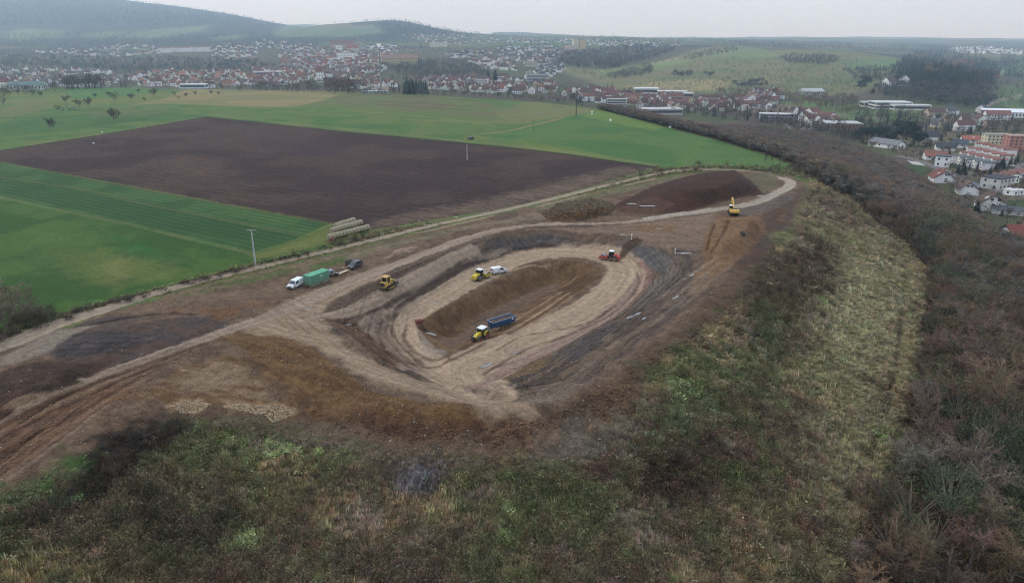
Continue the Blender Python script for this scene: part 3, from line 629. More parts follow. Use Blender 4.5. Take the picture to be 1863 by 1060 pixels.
# outer pinkish lane of the ring and grey lanes left
line([(860, 706), (930, 668), (1010, 630), (1100, 580), (1150, 530), (1168, 500)], (130, 112, 106), width=[3, 4, 4, 4, 3, 2], feather=.5, rag=.4, op=.85, streak=.15, sl=20, sw=.5)
line([(1140, 560), (1175, 520), (1180, 495), (1165, 478)], (118, 94, 88), width=1.5, feather=.4, rag=.3, op=.7)
line([(872, 700), (920, 664), (1000, 600), (1056, 596), (1130, 552), (1160, 520)], (88, 68, 62), width=.35, feather=.3, rag=.3, op=.0)
for pts, ww in (([(905, 636), (950, 612), (1000, 602), (1060, 590), (1120, 556)], .4), ([(880, 680), (960, 634), (1040, 606), (1120, 566), (1160, 520), (1158, 495)], .45)):
    line(pts, (84, 66, 60), width=ww, feather=.3, rag=.35, op=.75, streak=.1)
poly([(640, 572), (700, 545), (760, 510), (830, 480), (900, 455), (930, 452), (880, 476), (800, 516), (735, 556), (712, 585), (715, 620), (745, 655), (780, 680), (730, 672), (690, 640), (655, 600)], (130, 118, 108), .6, .6, .95, 5, .08, 4, c2=(120, 108, 100), aniso=(.8, 12, .7))
line([(570, 578), (620, 572), (680, 545), (740, 512), (800, 480), (862, 452)], (136, 124, 112), width=[3, 3.5, 4, 4, 4.2, 4], feather=.35, rag=.3, rid=5, streak=.08, sl=18, sw=.6)
line([(720, 560), (790, 515), (850, 480), (915, 466)], (66, 54, 52), width=[.6, 2.0, 1.5, .5], feather=.4, rag=.4, op=.85)
line([(640, 590), (700, 556), (760, 522), (850, 470)], (80, 70, 66), width=.8, feather=.4, rag=.4, op=.7, breaks=9)
poly([(588, 568), (600, 548), (640, 530), (720, 498), (780, 470), (850, 448), (830, 455), (760, 488), (700, 520), (640, 552)], (90, 78, 72), .5, .8, .95, 7, .2, 2, c2=(78, 68, 62))
poly([(590, 578), (640, 582), (690, 620), (728, 655), (715, 668), (680, 648), (640, 612)], (82, 66, 58), .6, .9, .95, 7, .2, 1.6, c2=(96, 78, 66))
line([(585, 585), (640, 578), (690, 560)], (52, 44, 42), width=.5, feather=.3, rag=.3, op=.7)
for pts, cc in (([(710, 575), (700, 600), (716, 630), (750, 660)], (104, 88, 74)), ([(722, 570), (713, 600), (733, 632), (768, 662)], (84, 70, 60)), ([(695, 580), (688, 605), (705, 640), (745, 668)], (92, 76, 66)), ([(740, 590), (735, 615), (755, 640), (790, 655), (830, 640)], (96, 80, 68)), ([(745, 660), (790, 668), (830, 650), (880, 625)], (80, 64, 54))):
    line(pts, cc, width=.9, feather=.4, rag=.35, op=.75, streak=.2)
poly([(760, 600), (790, 598), (812, 620), (812, 645), (788, 652), (768, 632)], (132, 124, 116), .8, .8, .8, 5, .1, 3)
poly([(850, 700), (920, 712), (975, 750), (900, 740)], (128, 112, 98), 1, 1, .6, None, .1, 4, aniso=(-.3, 12, .8))
# inner pit
poly(PIT_O, (104, 86, 68), .4, .5, 1, 6, .12, 3, c2=(88, 70, 56), mask=(0, 0, 0))
poly([(800, 616), (870, 576), (950, 538), (1005, 514), (1022, 520), (960, 552), (890, 594), (820, 634)], (104, 88, 78), .6, .6, .95, None, .12, 3, c2=(92, 79, 72), aniso=(.8, 12, .9))
poly([(780, 594), (870, 548), (960, 502), (1000, 496), (1010, 512), (940, 535), (860, 575), (800, 606)], (98, 79, 59), .5, .6, .9, None, .15, 1.8, c2=(86, 70, 55))
poly([(985, 475), (1045, 474), (1092, 487), (1093, 505), (1040, 532), (1020, 520), (1015, 500)], (100, 82, 62), .5, .6, .9, None, .2, 1.5, c2=(80, 64, 50))
poly([(1015, 524), (1062, 504), (1092, 502), (1050, 530), (1020, 545)], (76, 60, 46), .5, .8, .9, None, .2, 1.2)
for off, cc, ww in ((0, (134, 116, 96), .9), (7, (98, 78, 60), .8), (14, (138, 120, 100), 1.0), (21, (88, 68, 52), .9), (27, (128, 110, 92), .6)):
    line([(905 + off, 600 + off * .3), (960 + off * .9, 569 + off * .35), (1022 + off * .8, 531 + off * .2)], cc, width=ww, feather=.3, rag=.3, op=.85, streak=.15, sl=8, sw=.4)
line([(1000, 530), (1050, 502)], (126, 108, 88), width=.8, feather=.3, rag=.3, op=.8)
line([(900, 506), (950, 486), (1000, 482)], (150, 134, 112), width=.9, feather=.3, rag=.2, op=.7)
line([(842, 634), (868, 620)], (84, 66, 50), width=1.2, feather=.3, rag=.3, op=.9)
# east of the haul road: swirls and the ramp
poly([(960, 416), (1100, 412), (1200, 402), (1300, 388), (1290, 420), (1275, 455), (1200, 450), (1120, 425), (1000, 416)], (118, 103, 92), .8, 1, .9, None, .1, 4, c2=(106, 92, 84), aniso=(0, 14, 1.3))
for k_ in range(5):
    line([(1130, 412 + k_ * 3), (1190, 408 + k_ * 3), (1240, 412 + k_ * 2), (1230, 422 + k_ * 2), (1160, 425 + k_ * 2)], (88, 74, 66) if k_ % 2 else (132, 116, 100), width=.6, feather=.4, rag=.3, op=.6, breaks=8)
poly([(1140, 412), (1190, 408), (1238, 413), (1225, 424), (1170, 422)], (110, 90, 68), 1, 1, .8)
poly([(1115, 372), (1190, 338), (1245, 322), (1290, 312), (1338, 309), (1368, 330), (1388, 352), (1340, 361), (1250, 385), (1180, 389), (1125, 386)], (68, 50, 44), .6, .8, 1, 7, .14, 4, c2=(60, 46, 42), aniso=(.2, 8, 1.6))
poly([(1120, 378), (1180, 360), (1230, 372), (1180, 390), (1125, 392)], (84, 66, 58), .8, 1, .7)
poly([(985, 388), (1015, 370), (1075, 360), (1125, 372), (1112, 390), (1050, 402), (1000, 402)], (96, 76, 54), .6, 1, 1, 7, .3, .9, c2=(66, 52, 42))
ruts([(160, 690), (310, 636), (480, 578), (620, 520), (770, 462), (920, 416), (1100, 406), (1300, 380), (1410, 352)], [4, 6, 8, 7, 5, 4, 4, 4, 4], 16)
ruts([(500, 560), (560, 600), (640, 650), (760, 694), (880, 724), (980, 752)], [12, 12, 11, 9, 7, 5], 22)
ruts([(480, 600), (600, 570), (700, 545)], 4, 6)
ruts(RC, 9, 18, .85, 1.08)
ruts([(940, 640), (1030, 600), (1120, 550), (1160, 510)], 6, 9, .8, 1.1)
ruts([(700, 560), (690, 605), (720, 650), (790, 690), (860, 712)], 10, 22, .74, 1.12, dep=.15)
ruts([(640, 590), (720, 550), (800, 505), (900, 462)], 7, 14, .8, 1.1)
ruts([(860, 710), (960, 700), (1060, 665), (1150, 600), (1240, 520), (1310, 470)], [6, 8, 12, 12, 11, 8], 30, .78, 1.12)
ruts([(960, 414), (1100, 416), (1200, 420), (1280, 440)], [3, 7, 10, 8], 18, .82, 1.1)
ruts([(-60, 830), (60, 750), (180, 690), (320, 640)], [14, 12, 9, 6], 34, .76, 1.14, w=.4, dep=.12)
ruts([(100, 640), (250, 600), (400, 570), (520, 545)], 16, 22, .84, 1.08)
ruts([(250, 720), (350, 690), (450, 650), (560, 650)], 14, 14, .88, 1.08, w=.3)
ruts([(0, 640), (100, 598), (300, 532), (500, 480), (700, 432), (900, 387), (1100, 339)], 3, 4, .8, 1.1, w=.35)
poly([(1280, 466), (1281, 425), (1308, 394), (1378, 394), (1392, 410), (1374, 444), (1334, 480), (1290, 520), (1250, 540), (1270, 490)], (114, 92, 70), .8, 1, .95, 7, .12, 3, c2=(104, 84, 66), aniso=(1.3, 8, .9))
poly([(1365, 396), (1392, 404), (1390, 424), (1374, 440), (1360, 430)], (96, 75, 58), .5, .6, .9, None, .2, 1.5)
for pts in ([(1326, 400), (1312, 430), (1292, 462)], [(1300, 408), (1292, 430), (1286, 455)]):
    line(pts, (76, 56, 42), width=.9, feather=.35, rag=.4, op=.85)
for pts, cc in (([(1300, 470), (1240, 510), (1170, 565), (1100, 620)], (132, 120, 110)), ([(1310, 478), (1250, 520), (1180, 575), (1110, 632)], (124, 112, 102)), ([(1330, 480), (1270, 530), (1200, 590)], (110, 98, 90)), ([(1240, 510), (1180, 556), (1090, 620), (1010, 672)], (84, 78, 76)), ([(1250, 515), (1190, 565), (1110, 625), (1040, 672)], (80, 70, 66)), ([(1232, 500), (1160, 565), (1070, 625), (1000, 665), (930, 700)], (78, 74, 74)), ([(1290, 500), (1230, 555), (1150, 612), (1060, 672), (980, 712)], (112, 104, 98)), ([(1300, 520), (1220, 580), (1140, 640), (1050, 690)], (84, 74, 70))):
    line(pts, cc, width=.9, feather=.4, rag=.4, op=.7, streak=.2, breaks=14)
line([(1262, 440), (1200, 442), (1150, 436)], (94, 78, 68), width=1, feather=.5, rag=.5, op=.6)
poly([(1135, 445), (1160, 432), (1172, 436), (1150, 456), (1130, 472), (1122, 468)], (70, 58, 50), .4, .5, .9)

# ================================================================ weedy slopes
W_ = (GX > -130) & (GX < 190) & (GY > 40) & (GY < 345); x, y = GX[W_], GY[W_]
dw = sdf(x, y, RIM); dsb = sdf(x, y, PK(SB))
a = sstep(-1.0, 1.5, dsb + (fbm(x / 4, y / 4, 80, 4) - .5) * 5) * sstep(-3, 1.0, dw) * (y < 330)
e1 = fbm(x / 16, y / 16, 81, 5); e2 = fbm(x / 11, y / 9, 82, 5); e3 = fbm(x / 5, y / 5, 83, 4); e4 = fbm(x / 14, y / 11, 84, 5)
wc = np.broadcast_to(alb((70, 63, 50)), x.shape + (3,)).copy()
def wmix(w, c): 
    global wc
    w = np.asarray(w)[..., None]; wc = wc * (1 - w) + alb(c) * w
wmix(sstep(.48, .60, e1) * .8, (72, 74, 50)); wmix(sstep(.54, .66, e2) * .85, (98, 88, 66)); wmix(sstep(.56, .66, e4) * .7, (58, 50, 44))
wmix(sstep(.60, .70, e3 * .6 + e1 * .4) * .8, (78, 90, 54)); wmix(sstep(.62, .7, fbm(x / 7, y / 6, 85, 4)) * .8, (88, 80, 72)); wmix(sstep(.64, .72, fbm(x / 6, y / 5, 86, 4)) * .6, (68, 52, 45))
wc = wc * (0.8 + 0.6 * fbm(x / 1.2, y / 1.2, 87, 3)[..., None]) * 1.4
mixc(Cc, W_, a, wc); mk = MK[W_]; mk = mk * (1 - a[..., None]) + np.array([0, 0, 1.0]) * a[..., None]; MK[W_] = mk
r_ = RID[W_]; r_[a > .5] = 8; RID[W_] = r_
WEED_A = a
def wp(px, c, op=.75, f=2.0, rag=3.0, **k): poly(px, tuple(v * .85 + g_ * .15 for v, g_ in zip(c, (78, 72, 56))), f * 1.4, rag * 2.2, min(1, op * 1.05), None, k.pop('var', .18), k.pop('vs', 1.6), **k)
# named patches of the photograph's slope
wp([(1440, 395), (1500, 360), (1560, 390), (1640, 450), (1675, 500), (1662, 600), (1640, 720), (1590, 860), (1550, 960), (1500, 1000), (1450, 940), (1470, 800), (1440, 700), (1450, 600), (1500, 520), (1490, 440)], (116, 112, 86), .8, 4, 6, c2=(98, 96, 70), vs=5)
wp([(1500, 500), (1620, 480), (1640, 560), (1600, 640), (1520, 640), (1490, 560)], (124, 124, 96), .65, 5, 6, vs=5)
wp([(1405, 430), (1440, 415), (1450, 440), (1425, 455)], (106, 116, 78), .8, 1.5, 1.5)
wp([(1350, 520), (1420, 450), (1500, 440), (1520, 500), (1450, 580), (1400, 640), (1340, 600)], (70, 57, 48), .85, 3, 5, c2=(62, 56, 44))
wp([(1480, 350), (1540, 370), (1600, 410), (1560, 420), (1500, 395), (1460, 360)], (88, 76, 64), .75, 2, 3, vs=4)
wp([(1320, 620), (1400, 560), (1450, 620), (1420, 720), (1350, 700)], (68, 82, 48), .6, 4, 5)
wp([(1200, 680), (1290, 640), (1350, 690), (1340, 760), (1230, 740)], (62, 78, 46), .7, 4, 5)
wp([(1140, 770), (1230, 740), (1290, 770), (1250, 830), (1160, 820)], (80, 94, 62), .6, 2.5, 3)
wp([(1120, 830), (1190, 820), (1180, 870), (1110, 860)], (90, 98, 58), .6, 2, 3)
wp([(990, 800), (1060, 780), (1140, 790), (1130, 850), (1040, 860), (1000, 840)], (94, 90, 86), .8, 2, 3)
wp([(735, 845), (790, 840), (810, 870), (790, 900), (740, 890)], (86, 86, 98), .85, 1.5, 2)
wp([(1170, 860), (1270, 820), (1290, 880), (1220, 910), (1160, 900)], (54, 40, 37), .8, 2, 3)
wp([(1270, 870), (1400, 840), (1450, 880), (1360, 910)], (70, 88, 44), .6, 3, 4)
wp([(1300, 960), (1500, 930), (1480, 1060), (1300, 1060)], (96, 88, 60), .6, 3, 5)
wp([(900, 900), (1100, 900), (1140, 980), (950, 990)], (66, 76, 42), .6, 3, 5)
wp([(200, 780), (330, 760), (400, 790), (260, 860), (100, 930), (0, 1000), (-80, 1010), (0, 950), (120, 870)], (46, 39, 36), .95, 2, 3)
wp([(180, 860), (300, 800), (340, 830), (260, 880), (120, 950)], (46, 39, 36), .8, 2, 3)
wp([(0, 900), (80, 850), (150, 840), (130, 880), (60, 930), (0, 960)], (66, 96, 52), .85, 2, 3)
wp([(300, 830), (380, 790), (480, 800), (460, 850), (350, 880), (280, 880)], (90, 96, 58), .7, 2, 4)
wp([(440, 780), (540, 780), (560, 830), (460, 830)], (68, 88, 50), .5, 2, 4)
wp([(0, 1005), (150, 1010), (260, 1030), (300, 1080), (-50, 1080)], (104, 94, 64), .8, 2, 3)
wp([(500, 870), (580, 850), (600, 920), (480, 960)], (104, 92, 64), .6, 2, 4)
wp([(200, 960), (330, 900), (420, 950), (380, 1030), (240, 1020)], (58, 56, 44), .7, 2, 4)
wp([(320, 760), (420, 748), (560, 765), (700, 800), (860, 815), (860, 840), (700, 835), (520, 800), (400, 775)], (90, 80, 70), .7, 1.5, 3)
# toe track on the right
for off in (0, 14):
    line([(1470, 326), (1560, 378), (1630, 436), (1676 - off, 486), (1672 - off, 560), (1652 - off, 660), (1630 - off, 760), (1590 - off, 860), (1562 - off, 960), (1540 - off, 1060)], (124, 114, 82), width=[1, 1.4, 1.6, 1.6, 1.5, 1.4, 1.3, 1.2, 1.2, 1.2], feather=.9, rag=1.0, op=.5, streak=.2, sl=5, sw=.5, breaks=16)
line([(1640, 560), (1628, 660), (1610, 740), (1580, 830)], (60, 56, 42), width=.8, feather=.4, rag=.5, op=.6)
# forest floor
FOREST = [(1466, 322), (1560, 374), (1640, 436), (1690, 490), (1684, 600), (1662, 700), (1622, 850), (1572, 940), (1540, 1010), (1530, 1120), (2200, 1120), (2200, 640), (2000, 520), (1863, 452), (1800, 412), (1750, 376), (1680, 334), (1640, 308), (1595, 288), (1550, 268), (1500, 254), (1440, 244), (1380, 233), (1300, 232), (1200, 216), (1130, 200), (1085, 198), (1190, 226), (1300, 254), (1400, 284), (1440, 300)]
FW = FP([(p[0], p[1]) for p in FOREST[:10]], -20)
FWP = PK(FOREST)
poly(None, (62, 52, 44), 1, 1.5, .95, 9, .25, 3, world=FWP, c2=(74, 62, 46), mask=(0, 0, .6))

so_ = ((RID == 7) | (RID == 6) | ((RID == 0) & (MK[..., 2] < .3))) & (RG < 340) & (RG > 60)
xs, ys = GX[so_], GY[so_]; Cc[so_] *= (0.66 + .68 * fbm(xs / 1.3, ys / 1.3, 99, 4, .65))[..., None] * np.array([1.06, 1.06, 1.03]); H[so_] += (fbm(xs / .9, ys / .9, 100, 3) - .5) * .28
sr_ = (RID == 5) & (RG < 340); Cc[sr_] *= (0.88 + .24 * fbm(GX[sr_] / 1.0, GY[sr_] / 1.0, 101, 4, .65))[..., None]
PUD = []
for q in [(780, 606, 1.5, .6, -.4), (1178, 374, 3.0, 1.0, 0), (1150, 370, 2, .6, .1), (1160, 570, 1.3, .35, .8), (1146, 576, 1.2, .35, .9), (1245, 460, 2.0, .6, .1), (1382, 356, 1.6, .6, .3), (1200, 416, 2.0, .35, 0), (1172, 578, 1.0, .3, .9), (990, 482, 1.4, .28, .2), (745, 456, 1.6, .25, .5), (790, 549, .7, .25, .3), (876, 472, 1.6, .3, .5), (1258, 500, 1.6, .3, .9), (1133, 427, 1.0, .35, 0), (1275, 444, 1.0, .25, 0), (885, 664, 1.8, .35, .7), (700, 590, .9, .3, .5), (1105, 470, 1.0, .2, 0), (940, 640, 1.4, .2, .7), (1230, 540, 1.6, .25, .9), (630, 590, 1.2, .25, .4), (560, 560, 1.2, .2, .6)]:
    p = pick(q[0], q[1]); c_, s_ = math.cos(q[4]), math.sin(q[4]); dx, dy = GX - p.x, GY - p.y; e = np.sqrt(((dx * c_ + dy * s_) / q[2]) ** 2 + ((-dx * s_ + dy * c_) / q[3]) ** 2)
    m = e < 4; k_ = sstep(2.2, 1.1, e[m]); z0 = p.z - .06; H[m] = H[m] * (1 - k_) + (z0 - .05) * k_; w_ = sstep(2.6, 1.0, e[m] + (fbm(GX[m], GY[m], 98, 3) - .5)) * .5; Cc[m] = Cc[m] * (1 - w_[..., None] * .6); PUD.append((p.x, p.y, z0, q[2] * 1.25, q[3] * 1.25, q[4]))
# ================================================================ ground meshes
Cc = np.clip(Cc, 0.004, 0.85)
ver = np.stack([GX, GY, H], -1).reshape(-1, 3).astype(np.float32)
ii, jj = np.meshgrid(np.arange(NR - 1), np.arange(NT - 1), indexing='ij')
v00 = ii * NT + jj; quads = np.stack([v00, v00 + 1, v00 + NT + 1, v00 + NT], -1).reshape(-1, 4)
RID = np.where((RID == 0) & (RG > 2700), 10, RID)
frid = RID[:-1, :-1].reshape(-1)
gm = bpy.data.materials.new('ground_soil_and_grass'); gm.use_nodes = True; nt = gm.node_tree; L = nt.links
b = nt.nodes['Principled BSDF']; b.inputs['Roughness'].default_value = 0.95; b.inputs['Specular IOR Level'].default_value = 0.12
at = nt.nodes.new('ShaderNodeAttribute'); at.attribute_name = 'col'
am = nt.nodes.new('ShaderNodeAttribute'); am.attribute_name = 'msk'
sep = nt.nodes.new('ShaderNodeSeparateColor'); L.new(am.outputs['Color'], sep.inputs[0])
geo = nt.nodes.new('ShaderNodeNewGeometry')
def N(kind, **kw):
    n_ = nt.nodes.new(kind)
    for k_, v_ in kw.items(): setattr(n_, k_, v_)
    return n_
def noise(scale, detail=6, rough=.6):
    n_ = N('ShaderNodeTexNoise'); n_.inputs['Scale'].default_value = scale; n_.inputs['Detail'].default_value = detail; n_.inputs['Roughness'].default_value = rough
    L.new(geo.outputs['Position'], n_.inputs['Vector']); return n_.outputs['Fac']
def mr(val, a, b_, c, d_):
    n_ = N('ShaderNodeMapRange'); L.new(val, n_.inputs['Value'])
    for k_, v_ in zip(('From Min', 'From Max', 'To Min', 'To Max'), (a, b_, c, d_)): n_.inputs[k_].default_value = v_
    return n_.outputs[0]
def M(op, a, b_):
    n_ = N('ShaderNodeMath', operation=op)
    for i_, q_ in enumerate((a, b_)):
        if isinstance(q_, (int, float)): n_.inputs[i_].default_value = q_
        else: L.new(q_, n_.inputs[i_])
    return n_.outputs[0]
nA = noise(0.9, 8, .68); nB = noise(4.5, 4, .6)
nC = noise(9.0, 3, .7)
f1 = mr(nA, .32, .68, .74, 1.26); f2 = M('MULTIPLY', mr(nB, .32, .68, .74, 1.24), mr(nC, .34, .66, .80, 1.20))
vo = N('ShaderNodeTexVoronoi'); vo.inputs['Scale'].default_value = 1.5; L.new(geo.outputs['Position'], vo.inputs['Vector'])
sep2 = N('ShaderNodeSeparateColor'); L.new(vo.outputs['Color'], sep2.inputs[0])
stone = M('MULTIPLY', mr(vo.outputs['Distance'], .10, .17, 1, 0), mr(sep2.outputs[0], .80, .84, 0, 1)); f2 = M('MULTIPLY', f2, M('ADD', 1.0, M('MULTIPLY', stone, .55)))
# rows of the winter crop: direction across the rows, 2.6 m apart, and the furrows of the ploughed field
pA, pB = flat(0, 293), flat(600, 405); dirr = (pB - pA) / np.hypot(*(pB - pA)); nrm = (-dirr[1], dirr[0])
def stripes(nx, ny, period, warp=.3):
    dp = N('ShaderNodeVectorMath', operation='DOT_PRODUCT'); L.new(geo.outputs['Position'], dp.inputs[0]); dp.inputs[1].default_value = (nx / period * 6.2832, ny / period * 6.2832, 0)
    s_ = M('ADD', dp.outputs['Value'], mr(nA, 0, 1, -warp * 3, warp * 3)); return M('SINE', s_, 0)
rows = mr(stripes(nrm[0], nrm[1], 2.9, .4), -1, 1, .84, 1.14)
fr = M('ADD', M('MULTIPLY', sep.outputs[0], M('SUBTRACT', rows, 1.0)), 1.0)
nP = noise(1.6, 8, .8); plow = mr(nP, .38, .66, .62, 1.35)
plow2 = mr(stripes(nrm[0], nrm[1], 4.6, .5), -1, 1, .93, 1.07)
fp = M('ADD', M('MULTIPLY', sep.outputs[1], M('SUBTRACT', M('MULTIPLY', plow, plow2), 1.0)), 1.0)
def dirnoise(along, across, detail=5):
    d1 = N('ShaderNodeVectorMath', operation='DOT_PRODUCT'); L.new(geo.outputs['Position'], d1.inputs[0]); d1.inputs[1].default_value = (dirr[0] * along, dirr[1] * along, 0)
    d2 = N('ShaderNodeVectorMath', operation='DOT_PRODUCT'); L.new(geo.outputs['Position'], d2.inputs[0]); d2.inputs[1].default_value = (nrm[0] * across, nrm[1] * across, 0)
    c_ = N('ShaderNodeCombineXYZ'); L.new(d1.outputs['Value'], c_.inputs[0]); L.new(d2.outputs['Value'], c_.inputs[1])
    n_ = N('ShaderNodeTexNoise'); n_.inputs['Scale'].default_value = 1.0; n_.inputs['Detail'].default_value = detail; n_.inputs['Roughness'].default_value = .7; L.new(c_.outputs[0], n_.inputs['Vector']); return n_.outputs['Fac']
dn = dirnoise(.05, .55); dn2 = dirnoise(.35, .9, 6)
plow3 = M('MULTIPLY', mr(dn, .35, .65, .78, 1.22), mr(dn2, .36, .64, .66, 1.38))
fp = M('MULTIPLY', fp, M('ADD', M('MULTIPLY', sep.outputs[1], M('SUBTRACT', plow3, 1.0)), 1.0))
fp = M('MULTIPLY', fp, mr(dn, .3, .7, .93, 1.07))
nW = noise(2.4, 7, .75); weed = mr(nW, .3, .7, .55, 1.5)
fw = M('ADD', M('MULTIPLY', sep.outputs[2], M('SUBTRACT', weed, 1.0)), 1.0)
tot = M('MULTIPLY', M('MULTIPLY', M('MULTIPLY', f1, f2), M('MULTIPLY', fr, fp)), fw)
vs_ = N('ShaderNodeVectorMath', operation='SCALE'); L.new(at.outputs['Color'], vs_.inputs[0]); L.new(tot, vs_.inputs['Scale'])
L.new(vs_.outputs[0], b.inputs['Base Color'])
bh = M('ADD', M('MULTIPLY', nA, .8), M('MULTIPLY', nP, .5))
bp = N('ShaderNodeBump'); bp.inputs['Strength'].default_value = 1.0; bp.inputs['Distance'].default_value = .5; L.new(bh, bp.inputs['Height']); L.new(bp.outputs[0], b.inputs['Normal'])
NAMES = {0: 'ground', 1: 'ploughed_field', 2: 'crop_field', 3: 'grass_field', 4: 'farm_track', 5: 'haul_road', 6: 'excavation_floor', 7: 'bare_soil', 8: 'grassy_embankment', 9: 'forest_floor', 10: 'hills'}
cflat = Cc.reshape(-1, 3); mflat = MK.reshape(-1, 3)
for rid, nm in NAMES.items():
    f = quads[frid == rid]
    if len(f) == 0: continue
    uq, inv = np.unique(f, return_inverse=True)
    me = mesh_np(nm, ver[uq], inv.reshape(-1, 4), [gm], smooth=True)
    ca = me.color_attributes.new('col', 'FLOAT_COLOR', 'POINT'); ca.data.foreach_set('color', np.concatenate([cflat[uq], np.ones((len(uq), 1))], 1).astype(np.float32).ravel())
    ca = me.color_attributes.new('msk', 'BYTE_COLOR', 'POINT'); ca.data.foreach_set('color', np.concatenate([mflat[uq], np.ones((len(uq), 1))], 1).astype(np.float32).ravel())
    o = link(nm, me); o['kind'] = 'structure'
def ground_col(x, y):
    return np.stack([grid_sample(Cc[..., i], x, y) for i in range(3)], -1)
# ---- air
def haze_box():
    bm = bmesh.new(); bmesh.ops.create_cube(bm, size=1.0)
    for v in bm.verts: v.co = Vector((v.co.x * 24000, v.co.y * 24000, (v.co.z + .5) * (TOPZ - BOTZ) + BOTZ))
    me = bpy.data.meshes.new('haze'); bm.to_mesh(me); bm.free()
    hm = bpy.data.materials.new('haze_air'); hm.use_nodes = True; t = hm.node_tree; t.nodes.clear()
    o_ = t.nodes.new('ShaderNodeOutputMaterial'); pv = t.nodes.new('ShaderNodeVolumePrincipled')
    pv.inputs['Absorption Color'].default_value = (1, 1, 1, 1); pv.inputs['Color'].default_value = (0.56, 0.79, 1.0, 1); pv.inputs['Density'].default_value = HAZE; pv.inputs["Anisotropy"].default_value = 0.7
    t.links.new(pv.outputs[0], o_.inputs['Volume']); me.materials.append(hm)
    o = link('haze', me); o['kind'] = 'stuff'
TOPZ = float(max(H.max(), 60) + 25); BOTZ = float(H.min() - 1.0); HAZE = 1.6e-4
haze_box()
# ================================================================ VEGETATION
inst_mat('twig_bark', .9); inst_mat('leaf_green', .75); inst_mat('needle_dark', .85); inst_mat('weed_leaf', .85)
def set_shade(me, sh):
    ca = me.color_attributes.new('shade', 'FLOAT_COLOR', 'POINT')
    sh = np.asarray(sh, np.float32)
    if sh.ndim == 1: sh = np.repeat(sh[:, None], 3, 1)
    ca.data.foreach_set('color', np.concatenate([sh, np.ones((len(sh), 1), np.float32)], 1).ravel().astype(np.float32))
class Soup:
    def __init__(s): s.v = []; s.f = []; s.sh = []
    def tri(s, a, b, c, sh):
        n = len(s.v); s.v += [a, b, c]; s.sh += [sh] * 3; s.f.append((n, n + 1, n + 2))
    def tube(s, a, b, ra, rb, sh, k=3):
        a = Vector(a); b = Vector(b); d = (b - a)
        if d.length < 1e-4: return
        q = d.to_track_quat('Z', 'Y').to_matrix(); n = len(s.v)
        for p, r in ((a, ra), (b, rb)):
            for i in range(k):
                t = 2 * math.pi * i / k; s.v.append(tuple(p + q @ Vector((r * math.cos(t), r * math.sin(t), 0)))); s.sh.append(sh)
        for i in range(k):
            j = (i + 1) % k; s.f.append((n + i, n + j, n + k + j)); s.f.append((n + i, n + k + j, n + k + i))
    def mesh(s, name, m):
        me = mesh_np(name, np.array(s.v), np.array(s.f), [MATS[m]]); set_shade(me, s.sh); return me
def rv(r, a=1): return Vector((r.uniform(-a, a), r.uniform(-a, a), r.uniform(-a, a)))
def make_bare(seed, hgt=10.0, spread=1.0, slim=False, dens=1.0, leafy=0.0):
    """winter tree: returns trunk mesh and twiggy crown mesh"""
    r = random.Random(seed); tr = Soup(); cr = Soup()
    th = hgt * r.uniform(.2, .3); lean = Vector((r.uniform(-.3, .3), r.uniform(-.3, .3), 0))
    top = Vector((0, 0, th)) + lean; tr.tube((0, 0, -.6), top, .018 * hgt + .05, .014 * hgt + .03, 1.0, 5)
    lead = top + Vector((r.uniform(-.3, .3), r.uniform(-.3, .3), hgt * .45)); tr.tube(top, lead, .014 * hgt, .05, 1.0, 4)
    nl = int((9 if slim else 11) * dens)
    for i in range(nl):
        az = 2 * math.pi * i / nl * 2.4 + r.uniform(-.4, .4); el = r.uniform(.55, 1.25) if not slim else r.uniform(1.0, 1.4)
        L = hgt * r.uniform(.34, .5) * (spread if not slim else .8); base = top.lerp(lead, r.uniform(-.15, .8))
        d = Vector((math.cos(az) * math.cos(el), math.sin(az) * math.cos(el), math.sin(el)))
        e = base + d * L; mid = base.lerp(e, .5) + rv(r, .25)
        tr.tube(base, mid, .09, .06, .95); tr.tube(mid, e, .06, .03, .95)
        for j in range(int(9 * dens)):
            t = r.uniform(.25, 1.0); p = base.lerp(e, t) + rv(r, .1); d2 = (d * .8 + rv(r, .95)).normalized(); d2.z = d2.z * .8 + .12
            L2 = hgt * r.uniform(.09, .19); q = p + d2 * L2
            sh = r.uniform(.75, 1.2)
            cr.tube(p, q, .045, .02, sh)
            for k in range(int(13 * dens)):
                a = p.lerp(q, r.uniform(.1, 1)) + rv(r, .12); d3 = (d2 * .5 + rv(r, 1.0)).normalized(); L3 = hgt * r.uniform(.045, .095); w = r.uniform(.018, .038)
                b_ = a + d3 * L3; side = d3.cross(rv(r)).normalized() * w
                cr.tri(tuple(a - side), tuple(a + side), tuple(b_), sh * r.uniform(.8, 1.25))
                if r.random() < .6:
                    c_ = a.lerp(b_, .5) + (d3 + rv(r, .9)).normalized() * L3 * .6
                    cr.tri(tuple(a.lerp(b_, .4)), tuple(a.lerp(b_, .5) + side * .7), tuple(c_), sh * r.uniform(.8, 1.25))
                if leafy and r.random() < leafy:
                    o_ = b_ + rv(r, .15); u = rv(r, .16); w_ = rv(r, .16); cr.tri(tuple(o_), tuple(o_ + u), tuple(o_ + w_), r.uniform(.7, 1.5))
    return tr.mesh('trunk', 'twig_bark'), cr.mesh('crown', 'twig_bark')
